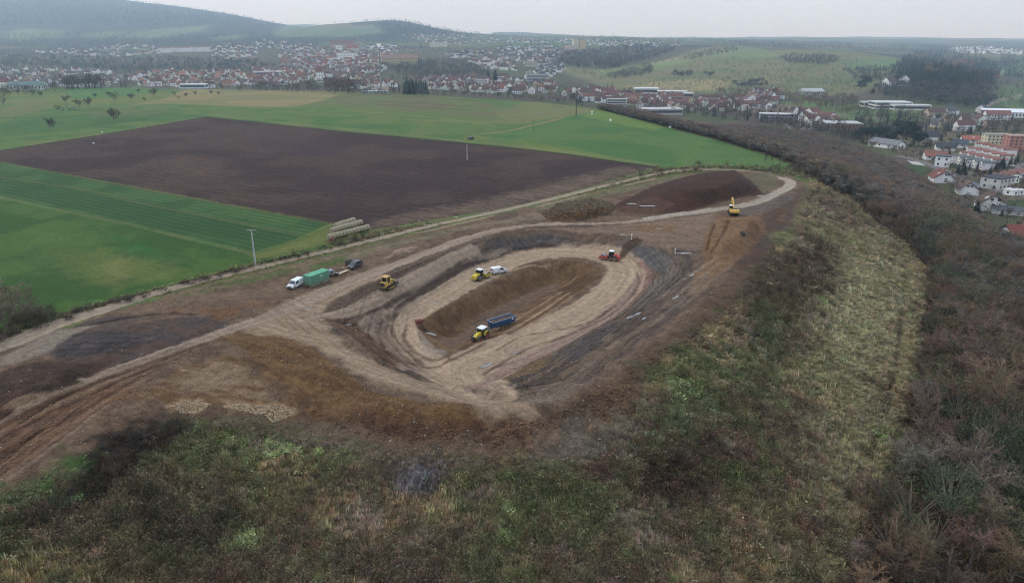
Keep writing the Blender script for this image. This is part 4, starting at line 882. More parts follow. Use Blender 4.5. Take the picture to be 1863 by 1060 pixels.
def make_leafy(seed, hgt=9.0, n=1500, flat_=.8, leaf=.2):
    r = random.Random(seed); tr = Soup(); cr = Soup(); th = hgt * .28
    tr.tube((0, 0, -.5), (0, 0, th), .2, .14, 1, 5)
    cl = []
    for i in range(22):
        az = r.uniform(0, 6.28); rr = hgt * .36 * math.sqrt(r.random()); z = th + (hgt - th) * (.12 + .8 * r.random()) ; z = min(z, hgt * (1 - .35 * (rr / (hgt * .36)) ** 2))
        c = Vector((rr * math.cos(az), rr * math.sin(az), z)); cl.append((c, hgt * r.uniform(.1, .17), r.uniform(.65, 1.25)))
        tr.tube((0, 0, th * .8), c, .07, .03, 1)
    for i in range(n):
        c, s_, sh = cl[i % len(cl)]; d = rv(r).normalized() * s_ * (r.random() ** .4); d.z *= flat_; p = c + d
        u = rv(r, leaf); w = rv(r, leaf)
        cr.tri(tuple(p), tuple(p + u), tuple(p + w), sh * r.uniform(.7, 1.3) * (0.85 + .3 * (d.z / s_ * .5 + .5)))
    return tr.mesh('trunk', 'twig_bark'), cr.mesh('crown', 'leaf_green')
def make_conifer(seed, hgt=11.0, wid=.22, layers=26):
    r = random.Random(seed); tr = Soup(); cr = Soup(); tr.tube((0, 0, -.5), (0, 0, hgt), .2, .03, 1, 5)
    for i in range(layers):
        z = hgt * (.08 + .9 * i / layers); rad = hgt * wid * (1 - (i / layers)) ** .8 + .25; m = max(6, int(15 * (1 - i / layers) + 6))
        for k in range(m):
            az = 6.283 * k / m + r.uniform(-.3, .3) + i; L = rad * r.uniform(.75, 1.15); e = Vector((math.cos(az) * L, math.sin(az) * L, z - L * r.uniform(.1, .35)))
            sd = Vector((-math.sin(az), math.cos(az), 0)) * L * .22; a = Vector((0, 0, z)); md = a.lerp(e, .6)
            sh = r.uniform(.6, 1.2); cr.tri(tuple(a), tuple(md + sd), tuple(e), sh); cr.tri(tuple(a), tuple(e), tuple(md - sd), sh * .85)
            for q in range(5):
                p = a.lerp(e, r.uniform(.2, 1)) ; cr.tri(tuple(p), tuple(p + sd * r.uniform(.4, 1) + Vector((0, 0, -.25))), tuple(p - sd * r.uniform(.2, .8) + Vector((0, 0, .1))), sh * r.uniform(.7, 1.3))
    return tr.mesh('trunk', 'twig_bark'), cr.mesh('crown', 'needle_dark')
def make_far(seed, kind):
    """small tree for a kilometre away and more: open crown of clumps"""
    r = random.Random(seed); s = Soup(); h = 9.0
    if kind == 'con':
        for i in range(9):
            z = h * (.05 + i / 9 * .9); rad = 1.7 * (1 - i / 9) + .3
            for k in range(5):
                az = 6.283 * k / 5 + i; s.tri((0, 0, z + .9), (math.cos(az) * rad, math.sin(az) * rad, z), (math.cos(az + 1.1) * rad, math.sin(az + 1.1) * rad, z - .1), r.uniform(.65, 1.2))
    else:
        s.tube((0, 0, -.5), (0, 0, h * .45), .18, .1, .8)
        for i in range(70 if kind == 'leaf' else 60):
            d = rv(r).normalized(); k = r.random() ** .45; p = Vector((d.x * 3.0 * k, d.y * 3.0 * k, h * .6 + d.z * 3.1 * k)); sz = 1.25 if kind == 'leaf' else .95
            u = rv(r, sz); w = rv(r, sz); 
            if kind == 'bare': w = w * .55
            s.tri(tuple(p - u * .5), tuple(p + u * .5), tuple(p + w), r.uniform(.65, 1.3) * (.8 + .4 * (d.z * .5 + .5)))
    return s.mesh('distant_crown', 'leaf_green' if kind == 'leaf' else ('needle_dark' if kind == 'con' else 'twig_bark'))
BARE = [make_bare(11), make_bare(12, spread=1.15), make_bare(13, slim=True), make_bare(14, dens=1.15), make_bare(15, spread=1.1, leafy=.35), make_bare(16, slim=True, leafy=.2), make_bare(17, dens=1.1, spread=.95)]
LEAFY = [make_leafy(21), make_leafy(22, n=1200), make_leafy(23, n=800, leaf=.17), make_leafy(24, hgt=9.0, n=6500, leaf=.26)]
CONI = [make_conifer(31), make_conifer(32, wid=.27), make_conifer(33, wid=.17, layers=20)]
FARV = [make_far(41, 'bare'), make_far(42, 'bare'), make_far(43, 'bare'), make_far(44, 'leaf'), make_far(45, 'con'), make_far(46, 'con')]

def tufts():
    out = []
    r = random.Random(5)
    s = Soup()                                             # lying dry grass
    for i in range(26):
        az = r.uniform(-.9, .9) + (3.1 if r.random() < .2 else 0); L = r.uniform(.4, .95); p = Vector((r.uniform(-.35, .35), r.uniform(-.35, .35), 0)); e = p + Vector((math.cos(az) * L * .8, math.sin(az) * L * .8, L * r.uniform(.2, .55)))
        sd = Vector((-math.sin(az), math.cos(az), .3)) * r.uniform(.03, .06); s.tri(tuple(p - sd), tuple(p + sd), tuple(e), r.uniform(.7, 1.4))
    out.append(s.mesh('grass_tuft', 'weed_leaf'))
    s = Soup()                                             # upright grass
    for i in range(26):
        az = r.uniform(0, 6.28); L = r.uniform(.35, .8); p = Vector((r.uniform(-.3, .3), r.uniform(-.3, .3), 0)); e = p + Vector((math.cos(az) * L * .35, math.sin(az) * L * .35, L))
        sd = Vector((-math.sin(az), math.cos(az), 0)) * r.uniform(.03, .05); s.tri(tuple(p - sd), tuple(p + sd), tuple(e), r.uniform(.65, 1.4))
    out.append(s.mesh('grass_tuft', 'weed_leaf'))
    s = Soup()                                             # broad leaves close to the ground
    for i in range(24):
        az = r.uniform(0, 6.28); q = r.uniform(.05, .55); p = Vector((math.cos(az) * q, math.sin(az) * q, r.uniform(.08, .4))); u = Vector((r.uniform(-.16, .16), r.uniform(-.16, .16), r.uniform(-.05, .05))); w = Vector((-u.y, u.x, r.uniform(-.06, .06))) * r.uniform(.5, 1)
        sh = r.uniform(.6, 1.6); s.tri(tuple(p - u), tuple(p + w), tuple(p + u), sh); s.tri(tuple(p - u), tuple(p + u), tuple(p - w), sh * .9)
    out.append(s.mesh('leafy_weed', 'weed_leaf'))
    for sd_ in (1, 2):                                     # dead weed stalks, twiggy
        s = Soup()
        for i in range(13):
            az = r.uniform(0, 6.28); L = r.uniform(.6, 1.3); p = Vector((r.uniform(-.3, .3), r.uniform(-.3, .3), 0)); e = p + Vector((math.cos(az) * L * .35, math.sin(az) * L * .35, L))
            s.tri(tuple(p), tuple(p + Vector((.05, .03, 0))), tuple(e), r.uniform(.6, 1.1))
            for k in range(4):
                a = p.lerp(e, r.uniform(.4, 1)); b_ = a + rv(r, .22) + Vector((0, 0, .12)); s.tri(tuple(a), tuple(a + rv(r, .07)), tuple(b_), r.uniform(.6, 1.3))
        out.append(s.mesh('dead_weed', 'weed_leaf'))
    return out
TUFT = tufts()
def rock(seed, fl=.7):
    r = random.Random(seed); bm = bmesh.new(); bmesh.ops.create_icosphere(bm, subdivisions=1, radius=.5)
    for v in bm.verts: v.co = Vector((v.co.x * r.uniform(.7, 1.3), v.co.y * r.uniform(.7, 1.3), v.co.z * fl * r.uniform(.7, 1.2)))
    bmesh.ops.triangulate(bm, faces=bm.faces); me = bpy.data.meshes.new('clod'); bm.to_mesh(me); bm.free(); me.materials.append(MATS['weed_leaf']); set_shade(me, np.full(len(me.vertices), 1.0)); return me
ROCK = [rock(1), rock(2), rock(3, .5)]

# ---- scatter of one 'stuff' object through geometry nodes
def scatter(name, pts, vid, scl, rz, tint, meshes, label=None, extra=None):
    pts = np.asarray(pts, np.float32); n = len(pts)
    me = bpy.data.meshes.new(name); me.vertices.add(n); me.vertices.foreach_set('co', pts.ravel())
    def at_(nm, ty, arr, key):
        a_ = me.attributes.new(nm, ty, 'POINT'); a_.data.foreach_set(key, np.ascontiguousarray(arr).ravel())
    at_('vid', 'INT', np.asarray(vid, np.int32), 'value'); at_('scl', 'FLOAT_VECTOR', np.asarray(scl, np.float32).reshape(n, 3), 'vector')
    rot = np.zeros((n, 3), np.float32); rot[:, 2] = rz; at_('rot', 'FLOAT_VECTOR', rot, 'vector')
    at_('tint', 'FLOAT_COLOR', np.concatenate([np.asarray(tint), np.ones((n, 1))], 1).astype(np.float32), 'color')
    if extra is not None: at_('wallc', 'FLOAT_COLOR', np.concatenate([np.asarray(extra), np.ones((n, 1))], 1).astype(np.float32), 'color')
    o = link(name, me); o['kind'] = 'stuff'
    if label: o['label'] = label
    ng = bpy.data.node_groups.new(name + '_scatter', 'GeometryNodeTree')
    ng.interface.new_socket('Geometry', in_out='INPUT', socket_type='NodeSocketGeometry'); ng.interface.new_socket('Geometry', in_out='OUTPUT', socket_type='NodeSocketGeometry')
    gi = ng.nodes.new('NodeGroupInput'); go = ng.nodes.new('NodeGroupOutput'); jn = ng.nodes.new('GeometryNodeJoinGeometry')
    def named(nm, ty):
        x_ = ng.nodes.new('GeometryNodeInputNamedAttribute'); x_.data_type = ty; x_.inputs['Name'].default_value = nm; return x_.outputs['Attribute']
    av, asx, ar = named('vid', 'INT'), named('scl', 'FLOAT_VECTOR'), named('rot', 'FLOAT_VECTOR')
    for k, src in enumerate(meshes):
        so = bpy.data.objects.new(name + '_source', src)
        oi = ng.nodes.new('GeometryNodeObjectInfo'); oi.inputs['Object'].default_value = so; oi.inputs['As Instance'].default_value = True
        cmp = ng.nodes.new('FunctionNodeCompare'); cmp.data_type = 'INT'; cmp.operation = 'EQUAL'
        ins = [s_ for s_ in cmp.inputs if s_.enabled and s_.type == 'INT']; ng.links.new(av, ins[0]); ins[1].default_value = k
        ip = ng.nodes.new('GeometryNodeInstanceOnPoints'); ng.links.new(gi.outputs[0], ip.inputs['Points']); ng.links.new(cmp.outputs[0], ip.inputs['Selection'])
        ng.links.new(oi.outputs['Geometry'], ip.inputs['Instance']); ng.links.new(asx, ip.inputs['Scale'])
        e2 = ng.nodes.new('FunctionNodeEulerToRotation'); ng.links.new(ar, e2.inputs[0]); ng.links.new(e2.outputs[0], ip.inputs['Rotation'])
        ng.links.new(ip.outputs[0], jn.inputs[0])
    ng.links.new(jn.outputs[0], go.inputs[0])
    md = o.modifiers.new('scatter', 'NODES'); md.node_group = ng
    return o
rng = np.random.default_rng(3)
def in_poly(x, y, w): return sdf(x, y, w) < 0

# ---- weeds and grass on the slopes, the verges and the forest edge
PXf = None
wt_ = MK[..., 2] * ((RG > 55) & (RG < 345) & (np.abs(TH)[None] < 46))
wt_ = np.where((RID == 9), wt_ * .35, wt_)
cellA = np.ones_like(wt_)
p_ = wt_.ravel(); idx = rng.choice(len(p_), size=150000, p=p_ / p_.sum())
jx = rng.uniform(-.5, .5, len(idx)); jt = rng.uniform(-.5, .5, len(idx))
ri = np.clip(idx // NT + jx, 0, NR - 1); ti = np.clip(idx % NT + jt, 0, NT - 1)
rr_ = np.interp(ri, IR, RR); tt_ = np.radians(np.interp(ti, IT, TH)); x = rr_ * np.sin(tt_); y = rr_ * np.cos(tt_); z = ground(x, y)
gc = ground_col(x, y); lum = gc.mean(1)
green = (gc[:, 1] - gc[:, 0]) / (lum + 1e-4)
bigp = fbm(x / 6, y / 6, 90, 3); nn = rng.random(len(x))
vid = np.where(green > .08, np.where(nn < .55, 2, 1), np.where(lum > .085, np.where(nn < .75, 0, 1), np.where(nn < .25, 3, np.where(nn < .4, 4, np.where(nn < .75, 0, 2)))))
tint = (gc * .8 + gc.mean(1)[:, None] * .2) * (1.6 + 2.3 * rng.random((len(x), 1)) ** 1.5) * (0.85 + .3 * rng.random((len(x), 3)))
dark = (nn < .08); tint[dark] *= .5
lite = (nn > .975); tint[lite] = np.array([.30, .27, .17]) * (0.5 + .8 * rng.random((lite.sum(), 1)))
lg_ = (nn > .93) & (nn < .95) & (green > .05); tint[lg_] = np.array([.10, .15, .06]) * (0.8 + .8 * rng.random((lg_.sum(), 1)))
sc_ = (.55 + .9 * rng.random(len(x))) * (.7 + .7 * bigp) * (0.75 + .5 * (rr_ / 200)) * (.35 + .65 * sstep(0, 5, sdf(x, y, PK(SB))))
dry_ = (vid == 0) & (lum > .085); sc_ = np.where(dry_, sc_ * .75, sc_); tint = np.where(dry_[:, None], tint * .35 + gc * 1.45 * .65, tint)
scatter('slope_weeds', np.stack([x, y, z - .05], 1), vid, np.repeat(sc_[:, None], 3, 1), np.where(vid == 0, rng.normal(-.9, .5, len(x)), rng.uniform(0, 6.28, len(x))), np.clip(tint, .008, .6), TUFT, 'dense dead weeds and grass covering the old tip slope')
# dark bramble clumps and dead bushes on the slope
# ---- clods and stones on the bare soil
ws = ((RID == 7) | ((RID == 0) & (MK[..., 2] < .3))) * ((RG > 60) & (RG < 330) & (sdf(GX, GY, PK(SB)) < 1) & (np.abs(TH)[None] < 46))
p_ = ws.ravel().astype(float); idx = rng.choice(len(p_), size=60000, p=p_ / p_.sum())
rr_ = np.interp(idx // NT + rng.uniform(-.5, .5, len(idx)), IR, RR); tt_ = np.radians(np.interp(idx % NT + rng.uniform(-.5, .5, len(idx)), IT, TH)); x = rr_ * np.sin(tt_); y = rr_ * np.cos(tt_)
cl_ = fbm(x / 7, y / 7, 91, 4); keep = cl_ + rng.random(len(x)) * .5 > .70; x, y = x[keep], y[keep]
gc = ground_col(x, y); tint = gc * (.6 + 1.0 * rng.random((len(x), 1))); pl = rng.random(len(x)) < .018; tint[pl] = np.array([.36, .33, .29]) * (.6 + .5 * rng.random((pl.sum(), 1)))
s_ = .12 + .3 * rng.random(len(x)) ** 2.5; s_[pl] *= .9
scatter('soil_clods', np.stack([x, y, ground(x, y) + .02], 1), rng.integers(0, 3, len(x)), np.repeat(s_[:, None], 3, 1), rng.uniform(0, 6.28, len(x)), np.clip(tint, .01, .6), ROCK, 'earth clods and stones lying over the bare soil')
for pg, nn_, sz, tc_, lb in (([(985, 388), (1015, 370), (1075, 360), (1125, 372), (1112, 390), (1050, 402), (1000, 402)], 1100, .8, (.15, .115, .075), 'clods of ochre clay heaped beside the dark topsoil'),
                         ([(308, 738), (330, 728), (366, 726), (384, 736), (370, 748), (330, 752)], 1000, .3, (.40, .30, .19), 'pale clay clods tipped at the left edge of the slope'),
                         ([(404, 740), (430, 734), (470, 738), (500, 736), (540, 742), (535, 752), (512, 764), (495, 768), (484, 756), (440, 748)], 1900, .3, (.40, .30, .19), 'pale clay clods tipped above the green weeds'),
                         ([(560, 740), (700, 770), (860, 780), (990, 770), (1120, 700), (1200, 640), (1280, 580), (1300, 600), (1200, 690), (1100, 770), (900, 815), (650, 790)], 4200, .5, None, 'rough clods tipped along the shoulder of the fill')):
    w = PK(pg); lo, hi = w.min(0), w.max(0); xx = rng.uniform(lo[0], hi[0], nn_ * 4); yy = rng.uniform(lo[1], hi[1], nn_ * 4); k_ = in_poly(xx, yy, w); xx, yy = xx[k_][:nn_], yy[k_][:nn_]
    s_ = sz * (.3 + .9 * rng.random(len(xx)) ** 1.6); base = ground_col(xx, yy) if tc_ is None else np.array(tc_)[None] * .8
    scatter('clay_clods', np.stack([xx, yy, ground(xx, yy) + s_ * .12], 1), rng.integers(0, 3, len(xx)), np.stack([s_, s_, s_], 1), rng.uniform(0, 6.28, len(xx)), np.clip(base * (.45 + .9 * rng.random((len(xx), 1))), .01, .6) * np.ones((1, 3)), ROCK, lb)

# ---- trees as things
PURP = (.175, .120, .095); BROWN = (.20, .135, .085); GREY = (.175, .150, .122); RUST = (.22, .11, .05); DKG = (.035, .055, .032); MGR = (.085, .11, .05); YEL = (.26, .19, .05); OLV = (.11, .105, .06)
TREEKIND = {}
def tree(kind, mesh_pair, loc, s, rz, tint, label, group, cat='tree', sx=1.0):
    o = empty(kind, loc, rz, label, cat, group)
    o.scale = (s * sx, s * sx, s)
    for nm, me in (('trunk', mesh_pair[0]), ('crown', mesh_pair[1])):
        c = link(nm, me, o); c['tint'] = [float(v) for v in ((.19, .165, .14) if nm == 'trunk' else tint)]
    return o
def jit(c, r, a=.28): k = r.uniform(1 - a, 1 + a); return tuple(max(.01, v * k * r.uniform(.93, 1.07)) for v in c)
def at_px(px, py): return pick(px, py)
# field trees on the left, one by one
FT = [(93, 240, 26, 'round-crowned orchard tree alone on the grass, nearest to the ploughed field corner'), (208, 226, 29, 'tall dark tree alone on the grass just above the ploughed field'),
      (145, 201, 18, 'round bare tree right of the bush clump'), (164, 199, 22, 'taller bare tree at the right end of the bush clump'), (121, 194, 19, 'bare tree rising from the middle of the bush clump'),
      (7, 195, 17, 'small tree beside the road at the left frame edge'), (62, 178, 13, 'first of two small trees at the roadside'), (76, 178, 12, 'second of two small trees at the roadside'), (34, 175, 10, 'faint small tree on the grass beyond the left road'),
      (198, 178, 11, 'pale thin tree left of the orchard row'), (209, 187, 17, 'bushy tree at the left end of the orchard row'), (239, 184, 14, 'slender orchard tree with leaning crown'), (264, 187, 9, 'stunted tree at the lower edge of the orchard'),
      (282, 178, 17, 'wide spreading tree at the top of the orchard'), (252, 172, 9, 'small tree on the crest left of the wide tree'), (318, 177, 8, 'low tree at the edge of the tan stubble'), (326, 183, 7, 'lowest shrubby tree on the stubble edge'), (340, 178, 9, 'flat-topped tree on the tan stubble'),
      (356, 177, 10, 'rightmost flat-topped tree of the stubble row'), (384, 173, 9, 'single tree on the crest of the tan stubble'), (398, 175, 8, 'thin tree right of the single crest tree'), (174, 180, 10, 'small tree behind the bush clump')]
for i, (px, py, h, lb) in enumerate(FT):
    p = pick(px, py); hh = px_size(p, h)
    tree('orchard_tree', BARE[i % 2 * 3 + (1 if i % 5 == 0 else 0)] if h < 20 else BARE[3], p, hh / 8.0, i * 1.3, jit((.085, .075, .062), rnd), lb, 'scattered trees on the fields', sx=.85 if h > 20 else 1.0)
for i, (px, py, h, lb) in enumerate([(104, 200, 11, 'leftmost bush of the field clump'), (113, 202, 10, 'second bush of the field clump'), (127, 202, 10, 'bush under the middle tree of the field clump'), (136, 201, 9, 'right-hand bush of the field clump')]):
    p = pick(px, py); hh = px_size(p, h); tree('bush', LEAFY[i % 3], p - Vector((0, 0, hh * .25)), hh / 8, i, jit((.06, .055, .045), rnd), lb, 'bushes of the field clump', 'bush', 1.3)
# big bush group at the left frame edge
for i, (px, py, h) in enumerate([(-25, 604, 56), (10, 602, 58), (45, 590, 48), (22, 570, 56), (70, 584, 36), (-10, 565, 60), (50, 570, 40), (0, 630, 24), (85, 580, 20)]):
    p = pick(px, py); hh = px_size(p, h)
    tree('bramble_bush', BARE[[4, 6, 3][i % 3]], p - Vector((0, 0, hh * .22)), hh / 7.8, i * 1.1, jit(((.19, .14, .10), (.15, .115, .085), (.14, .12, .08))[i % 3], rnd), ['leftmost large brown bush of the thicket at the left frame edge', 'large bush in the middle of the thicket at the left frame edge', 'large bush at the right side of the thicket by the meadow', 'tall dark bush at the back of the thicket', 'small bush at the right rim of the thicket', 'tallest bush of the thicket, cut by the frame edge', 'bush at the back right of the thicket', 'low bush of the thicket closest to the farm track', 'lowest outlying bush right of the thicket'][i], 'thicket at the left frame edge', 'bush', 1.25)
# saplings and bushes round the far end of the track
for i, (px, py, h, lb) in enumerate([(1270, 303, 12, 'dark round bush on the field edge above the topsoil heap'), (1220, 311, 7, 'low rusty bush on the bank left of the topsoil heap'), (1392, 300, 24, 'first slender bare sapling by the bend of the road'), (1404, 300, 26, 'second slender bare sapling by the bend of the road'), (1418, 302, 27, 'tallest bare sapling behind the road bend'), (1424, 303, 24, 'rightmost bare sapling behind the road bend'),
                                  (1436, 310, 12, 'brown bush right of the saplings'), (1448, 314, 11, 'brown bush at the corner of the embankment'), (1410, 306, 7, 'low bush under the saplings'), (1376, 306, 8, 'low bush left of the saplings'), (1165, 320, 7, 'low scrub bush beside the farm track')]):
    p = pick(px, py); hh = px_size(p, h); sap = h >= 20
    tree('sapling' if sap else 'bush', BARE[2] if sap else BARE[6], p - Vector((0, 0, 0 if sap else hh * .25)), hh / (9.5 if sap else 8), i, jit((.10, .08, .065), rnd), lb, None, 'tree' if sap else 'bush', .55 if sap else 1.3)

# ---- the wood on the right: nearest 260 as things, the rest as one mass
lo, hi = np.array([45, 60.0]), np.array([330, 700.0])
gx_, gy_ = np.meshgrid(np.arange(lo[0] - 140, hi[0], 4.7), np.arange(lo[1], hi[1], 4.7)); gx_ = gx_.ravel() + rng.uniform(-2.1, 2.1, gx_.size); gy_ = gy_.ravel() + rng.uniform(-2.1, 2.1, gy_.size)
sdw = sdf(gx_, gy_, FWP); k_ = (sdw < -1.0) & (gx_ / gy_ < .98); tx, ty, tsd = gx_[k_], gy_[k_], sdw[k_]
CLEAR = [PK([(1590, 258), (1650, 275), (1760, 330), (1863, 395), (1900, 410), (1900, 455), (1863, 440), (1815, 410), (1790, 388), (1765, 376), (1735, 352), (1690, 330), (1655, 298), (1620, 282)])]
for c_ in CLEAR:
    k_ = ~in_poly(tx, ty, c_); tx, ty, tsd = tx[k_], ty[k_], tsd[k_]
tz = ground(tx, ty); order = np.argsort(np.hypot(tx, ty)); tx, ty, tz, tsd = tx[order], ty[order], tz[order], tsd[order]
ang = np.degrees(np.arctan2(tx, ty)); seen = (ang < 43) & (ty * math.cos(PITCH) > 0)
visible_px = (tx / (ty * math.cos(PITCH) - (tz + 8 - CAMZ) * math.sin(PITCH)) * FPX + CX)
ordv = [i for i in range(len(tx)) if -50 < visible_px[i] < 1890][:255]
sel = set(ordv); tn = fbm(tx / 22, ty / 22, 95, 3); tm = fbm(tx / 9, ty / 9, 96, 3)
edge = np.clip(-tsd / 10, 0, 1)
wood = []
def wood_label(i, kd, tc_, hh):
    vx = visible_px[i]; dep = -tsd[i]; u_ = ty[i]
    zone = 'at the lower right corner' if u_ < 105 and vx > 1700 else 'near the bottom frame edge' if u_ < 105 else 'in the lower wood' if u_ < 135 else 'halfway up the wood' if u_ < 175 else 'in the upper wood'
    pos = 'beside the pale track' if dep < 7 else 'just inside the edge' if dep < 20 else ('deep inside' if vx < 1760 else 'towards the right frame edge')
    size = 'tall' if hh > 11 else 'mid-sized' if hh > 9 else 'small'; lum = sum(tc_) / 3; warm = tc_[0] / (tc_[2] + .001)
    hue = {'bare': ('pale ' if lum > .14 else 'dark ' if lum < .10 else '') + ('grey bare tree' if warm < 1.4 else 'purplish bare tree' if warm < 1.75 else 'brown bare tree'), 'green': 'dull green leafy tree', 'rust': 'orange-leaved tree', 'yel': 'yellow-leaved tree', 'olive': 'olive half-leafless tree'}[kd]
    return '%s %s %s %s' % (size, hue, pos, zone)
LBL = {'bare': 'bare brown winter tree in the wood below the slope track', 'green': 'tree still in dull green leaf among bare trees of the wood', 'rust': 'tree with orange autumn leaves in the wood below the slope', 'yel': 'small yellow-leaved tree in the wood below the slope', 'olive': 'olive tinged half-leafless tree in the wood below the slope'}
for i in range(len(tx)):
    u = rnd.random(); v_ = tn[i] + rnd.uniform(-.12, .12)
    if u < .035: kd, mp, tc_ = 'yel', ('L', 2), jit(YEL, rnd)
    elif u < .10: kd, mp, tc_ = 'rust', ('L', 2), jit((.15, .08, .04), rnd)
    elif v_ > (.55 if ty[i] < 175 else .66) and u < .6: kd, mp, tc_ = 'green', ('L', rnd.randrange(2)), jit((.070, .085, .042), rnd)
    elif v_ > (.50 if ty[i] < 190 else .58) and u < .5: kd, mp, tc_ = 'olive', ('B', 4), jit(OLV, rnd)
    else: kd, mp, tc_ = 'bare', ('B', rnd.choice([0, 1, 3, 3, 6, 6, 0, 2, 5])), jit(PURP if tm[i] < .45 else (BROWN if tm[i] < .6 else GREY), rnd, .25)
    hh = (5.5 + 5.5 * edge[i] + rnd.uniform(-1.5, 2.0)) * (.8 if kd in ('yel', 'rust') else 1)
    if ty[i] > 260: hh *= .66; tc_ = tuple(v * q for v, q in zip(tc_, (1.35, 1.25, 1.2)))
    wood.append((kd, mp, tc_, hh, rnd.uniform(0, 6.28), rnd.uniform(.95, 1.35)))
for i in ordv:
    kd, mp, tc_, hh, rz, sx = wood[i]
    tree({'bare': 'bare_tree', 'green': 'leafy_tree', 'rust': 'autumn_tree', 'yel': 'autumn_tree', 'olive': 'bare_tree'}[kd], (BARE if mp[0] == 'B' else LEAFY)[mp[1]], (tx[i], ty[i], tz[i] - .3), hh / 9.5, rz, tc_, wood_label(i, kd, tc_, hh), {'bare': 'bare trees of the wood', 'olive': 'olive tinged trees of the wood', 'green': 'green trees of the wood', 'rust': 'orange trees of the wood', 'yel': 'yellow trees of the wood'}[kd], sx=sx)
rest = [i for i in range(len(tx)) if i not in sel]
WM = [m_[1] for m_ in BARE] + [m_[1] for m_ in LEAFY]
WTR = [BARE[0][0]]
def wood_scatter(name, ids, lab):
    v = [wood[i][1][1] + (7 if wood[i][1][0] == 'L' else 0) for i in ids]
    s3 = [(wood[i][3] / 9.5 * wood[i][5], wood[i][3] / 9.5 * wood[i][5], wood[i][3] / 9.5) for i in ids]
    pts = [(tx[i], ty[i], tz[i] - .3) for i in ids]; tn_ = [wood[i][2] for i in ids]; rz_ = [wood[i][4] for i in ids]
    pts2 = pts + pts; v2 = v + [10] * len(ids); tn2 = tn_ + [(.19, .165, .14)] * len(ids)
    scatter(name, pts2, v2, np.array(s3 + s3), np.array(rz_ + rz_), np.array(tn2), WM + WTR, lab)
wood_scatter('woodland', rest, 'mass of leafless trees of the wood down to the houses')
# undergrowth inside the wood
xx = tx + rng.uniform(-2, 2, len(tx)); yy = ty + rng.uniform(-2, 2, len(tx)); n_ = len(xx)
scatter('undergrowth', np.stack([xx, yy, ground(xx, yy) - 1.2], 1), rng.integers(0, 3, n_), np.repeat((.35 + .25 * rng.random(n_))[:, None], 3, 1) * np.array([1.5, 1.5, 1]), rng.uniform(0, 6, n_), np.array([.085, .066, .045])[None] * (.6 + .8 * rng.random((n_, 1))) * (.85 + .3 * rng.random((n_, 3))), [LEAFY[0][1], LEAFY[1][1], BARE[4][1]], 'brambles and undergrowth between the trees of the wood')
# yellow tufts and dark bushes on the slope, verge shrubs
for (px, py, h, c_, lb) in [(1282, 620, 9, (.34, .22, .07), 'upper of two yellow grass tussocks on the slope shoulder'), (1262, 637, 9, (.36, .23, .07), 'lower of two yellow grass tussocks on the slope shoulder'), (1380, 606, 5, (.26, .22, .08), 'small yellow tussock alone on the upper right slope'), (262, 1042, 9, (.30, .24, .05), 'small yellow bush on the grass at the bottom left')]:
    p = pick(px, py); hh = px_size(p, h); o = link('grass_tussock', LEAFY[2][1].copy() if False else LEAFY[2][1], None, p - Vector((0, 0, hh * .25)), px, (hh / 6, hh / 6, hh / 9)); o['tint'] = list(c_); tag(o, lb, 'tussock')
bx = []
def bush_area(px_poly, n, c_, smin, smax):
    w = PK(px_poly); lo_, hi_ = w.min(0), w.max(0); xx = rng.uniform(lo_[0], hi_[0], n * 6); yy = rng.uniform(lo_[1], hi_[1], n * 6); k_ = np.nonzero(in_poly(xx, yy, w))[0][:n]
    for i in k_: bx.append((xx[i], yy[i], c_, rng.uniform(smin, smax)))
bush_area([(0, 605), (200, 550), (420, 492), (620, 440), (640, 446), (420, 500), (200, 560), (0, 622)], 300, (.085, .068, .048), .08, .16)
bush_area([(0, 590), (100, 560), (100, 585), (0, 612)], 60, (.08, .07, .045), .12, .2)
bush_area([(200, 790), (330, 765), (380, 790), (260, 860), (100, 940), (0, 1000), (0, 960), (120, 880)], 200, (.06, .048, .042), .08, .15)
bush_area([(0, 950), (120, 920), (240, 860), (330, 800), (600, 820), (700, 900), (600, 1050), (300, 1050), (100, 1000)], 110, (.075, .065, .05), .07, .14)
bush_area([(1170, 850), (1280, 810), (1330, 870), (1230, 920), (1160, 910)], 60, (.06, .045, .038), .09, .17)
bush_area([(1300, 560), (1420, 440), (1520, 470), (1480, 600), (1420, 800), (1440, 1000), (1300, 1050), (1250, 900), (1300, 700)], 150, (.075, .06, .046), .06, .12)
bush_area([(700, 880), (1150, 880), (1200, 1050), (700, 1050)], 70, (.06, .055, .038), .07, .14)
bush_area([(1130, 305), (1460, 302), (1470, 325), (1430, 318), (1300, 308), (1190, 318)], 120, (.09, .075, .055), .08, .16)
bush_area([(1460, 322), (1560, 374), (1640, 436), (1692, 490), (1680, 500), (1630, 446), (1550, 384), (1462, 334)], 60, (.12, .11, .06), .05, .10)
n_ = len(bx); X_ = np.array([q[0] for q in bx]); Y_ = np.array([q[1] for q in bx]); S_ = np.array([q[3] for q in bx])
scatter('dead_scrub', np.stack([X_, Y_, ground(X_, Y_) - S_ * 2.2], 1), rng.integers(0, 3, n_), np.stack([S_ * 1.5, S_ * 1.5, S_], 1), rng.uniform(0, 6, n_), np.array([q[2] for q in bx]) * (.6 + .8 * rng.random((n_, 1))), [BARE[4][1], BARE[6][1], LEAFY[2][1]], 'dark dead scrub and brambles scattered on slope and verge')
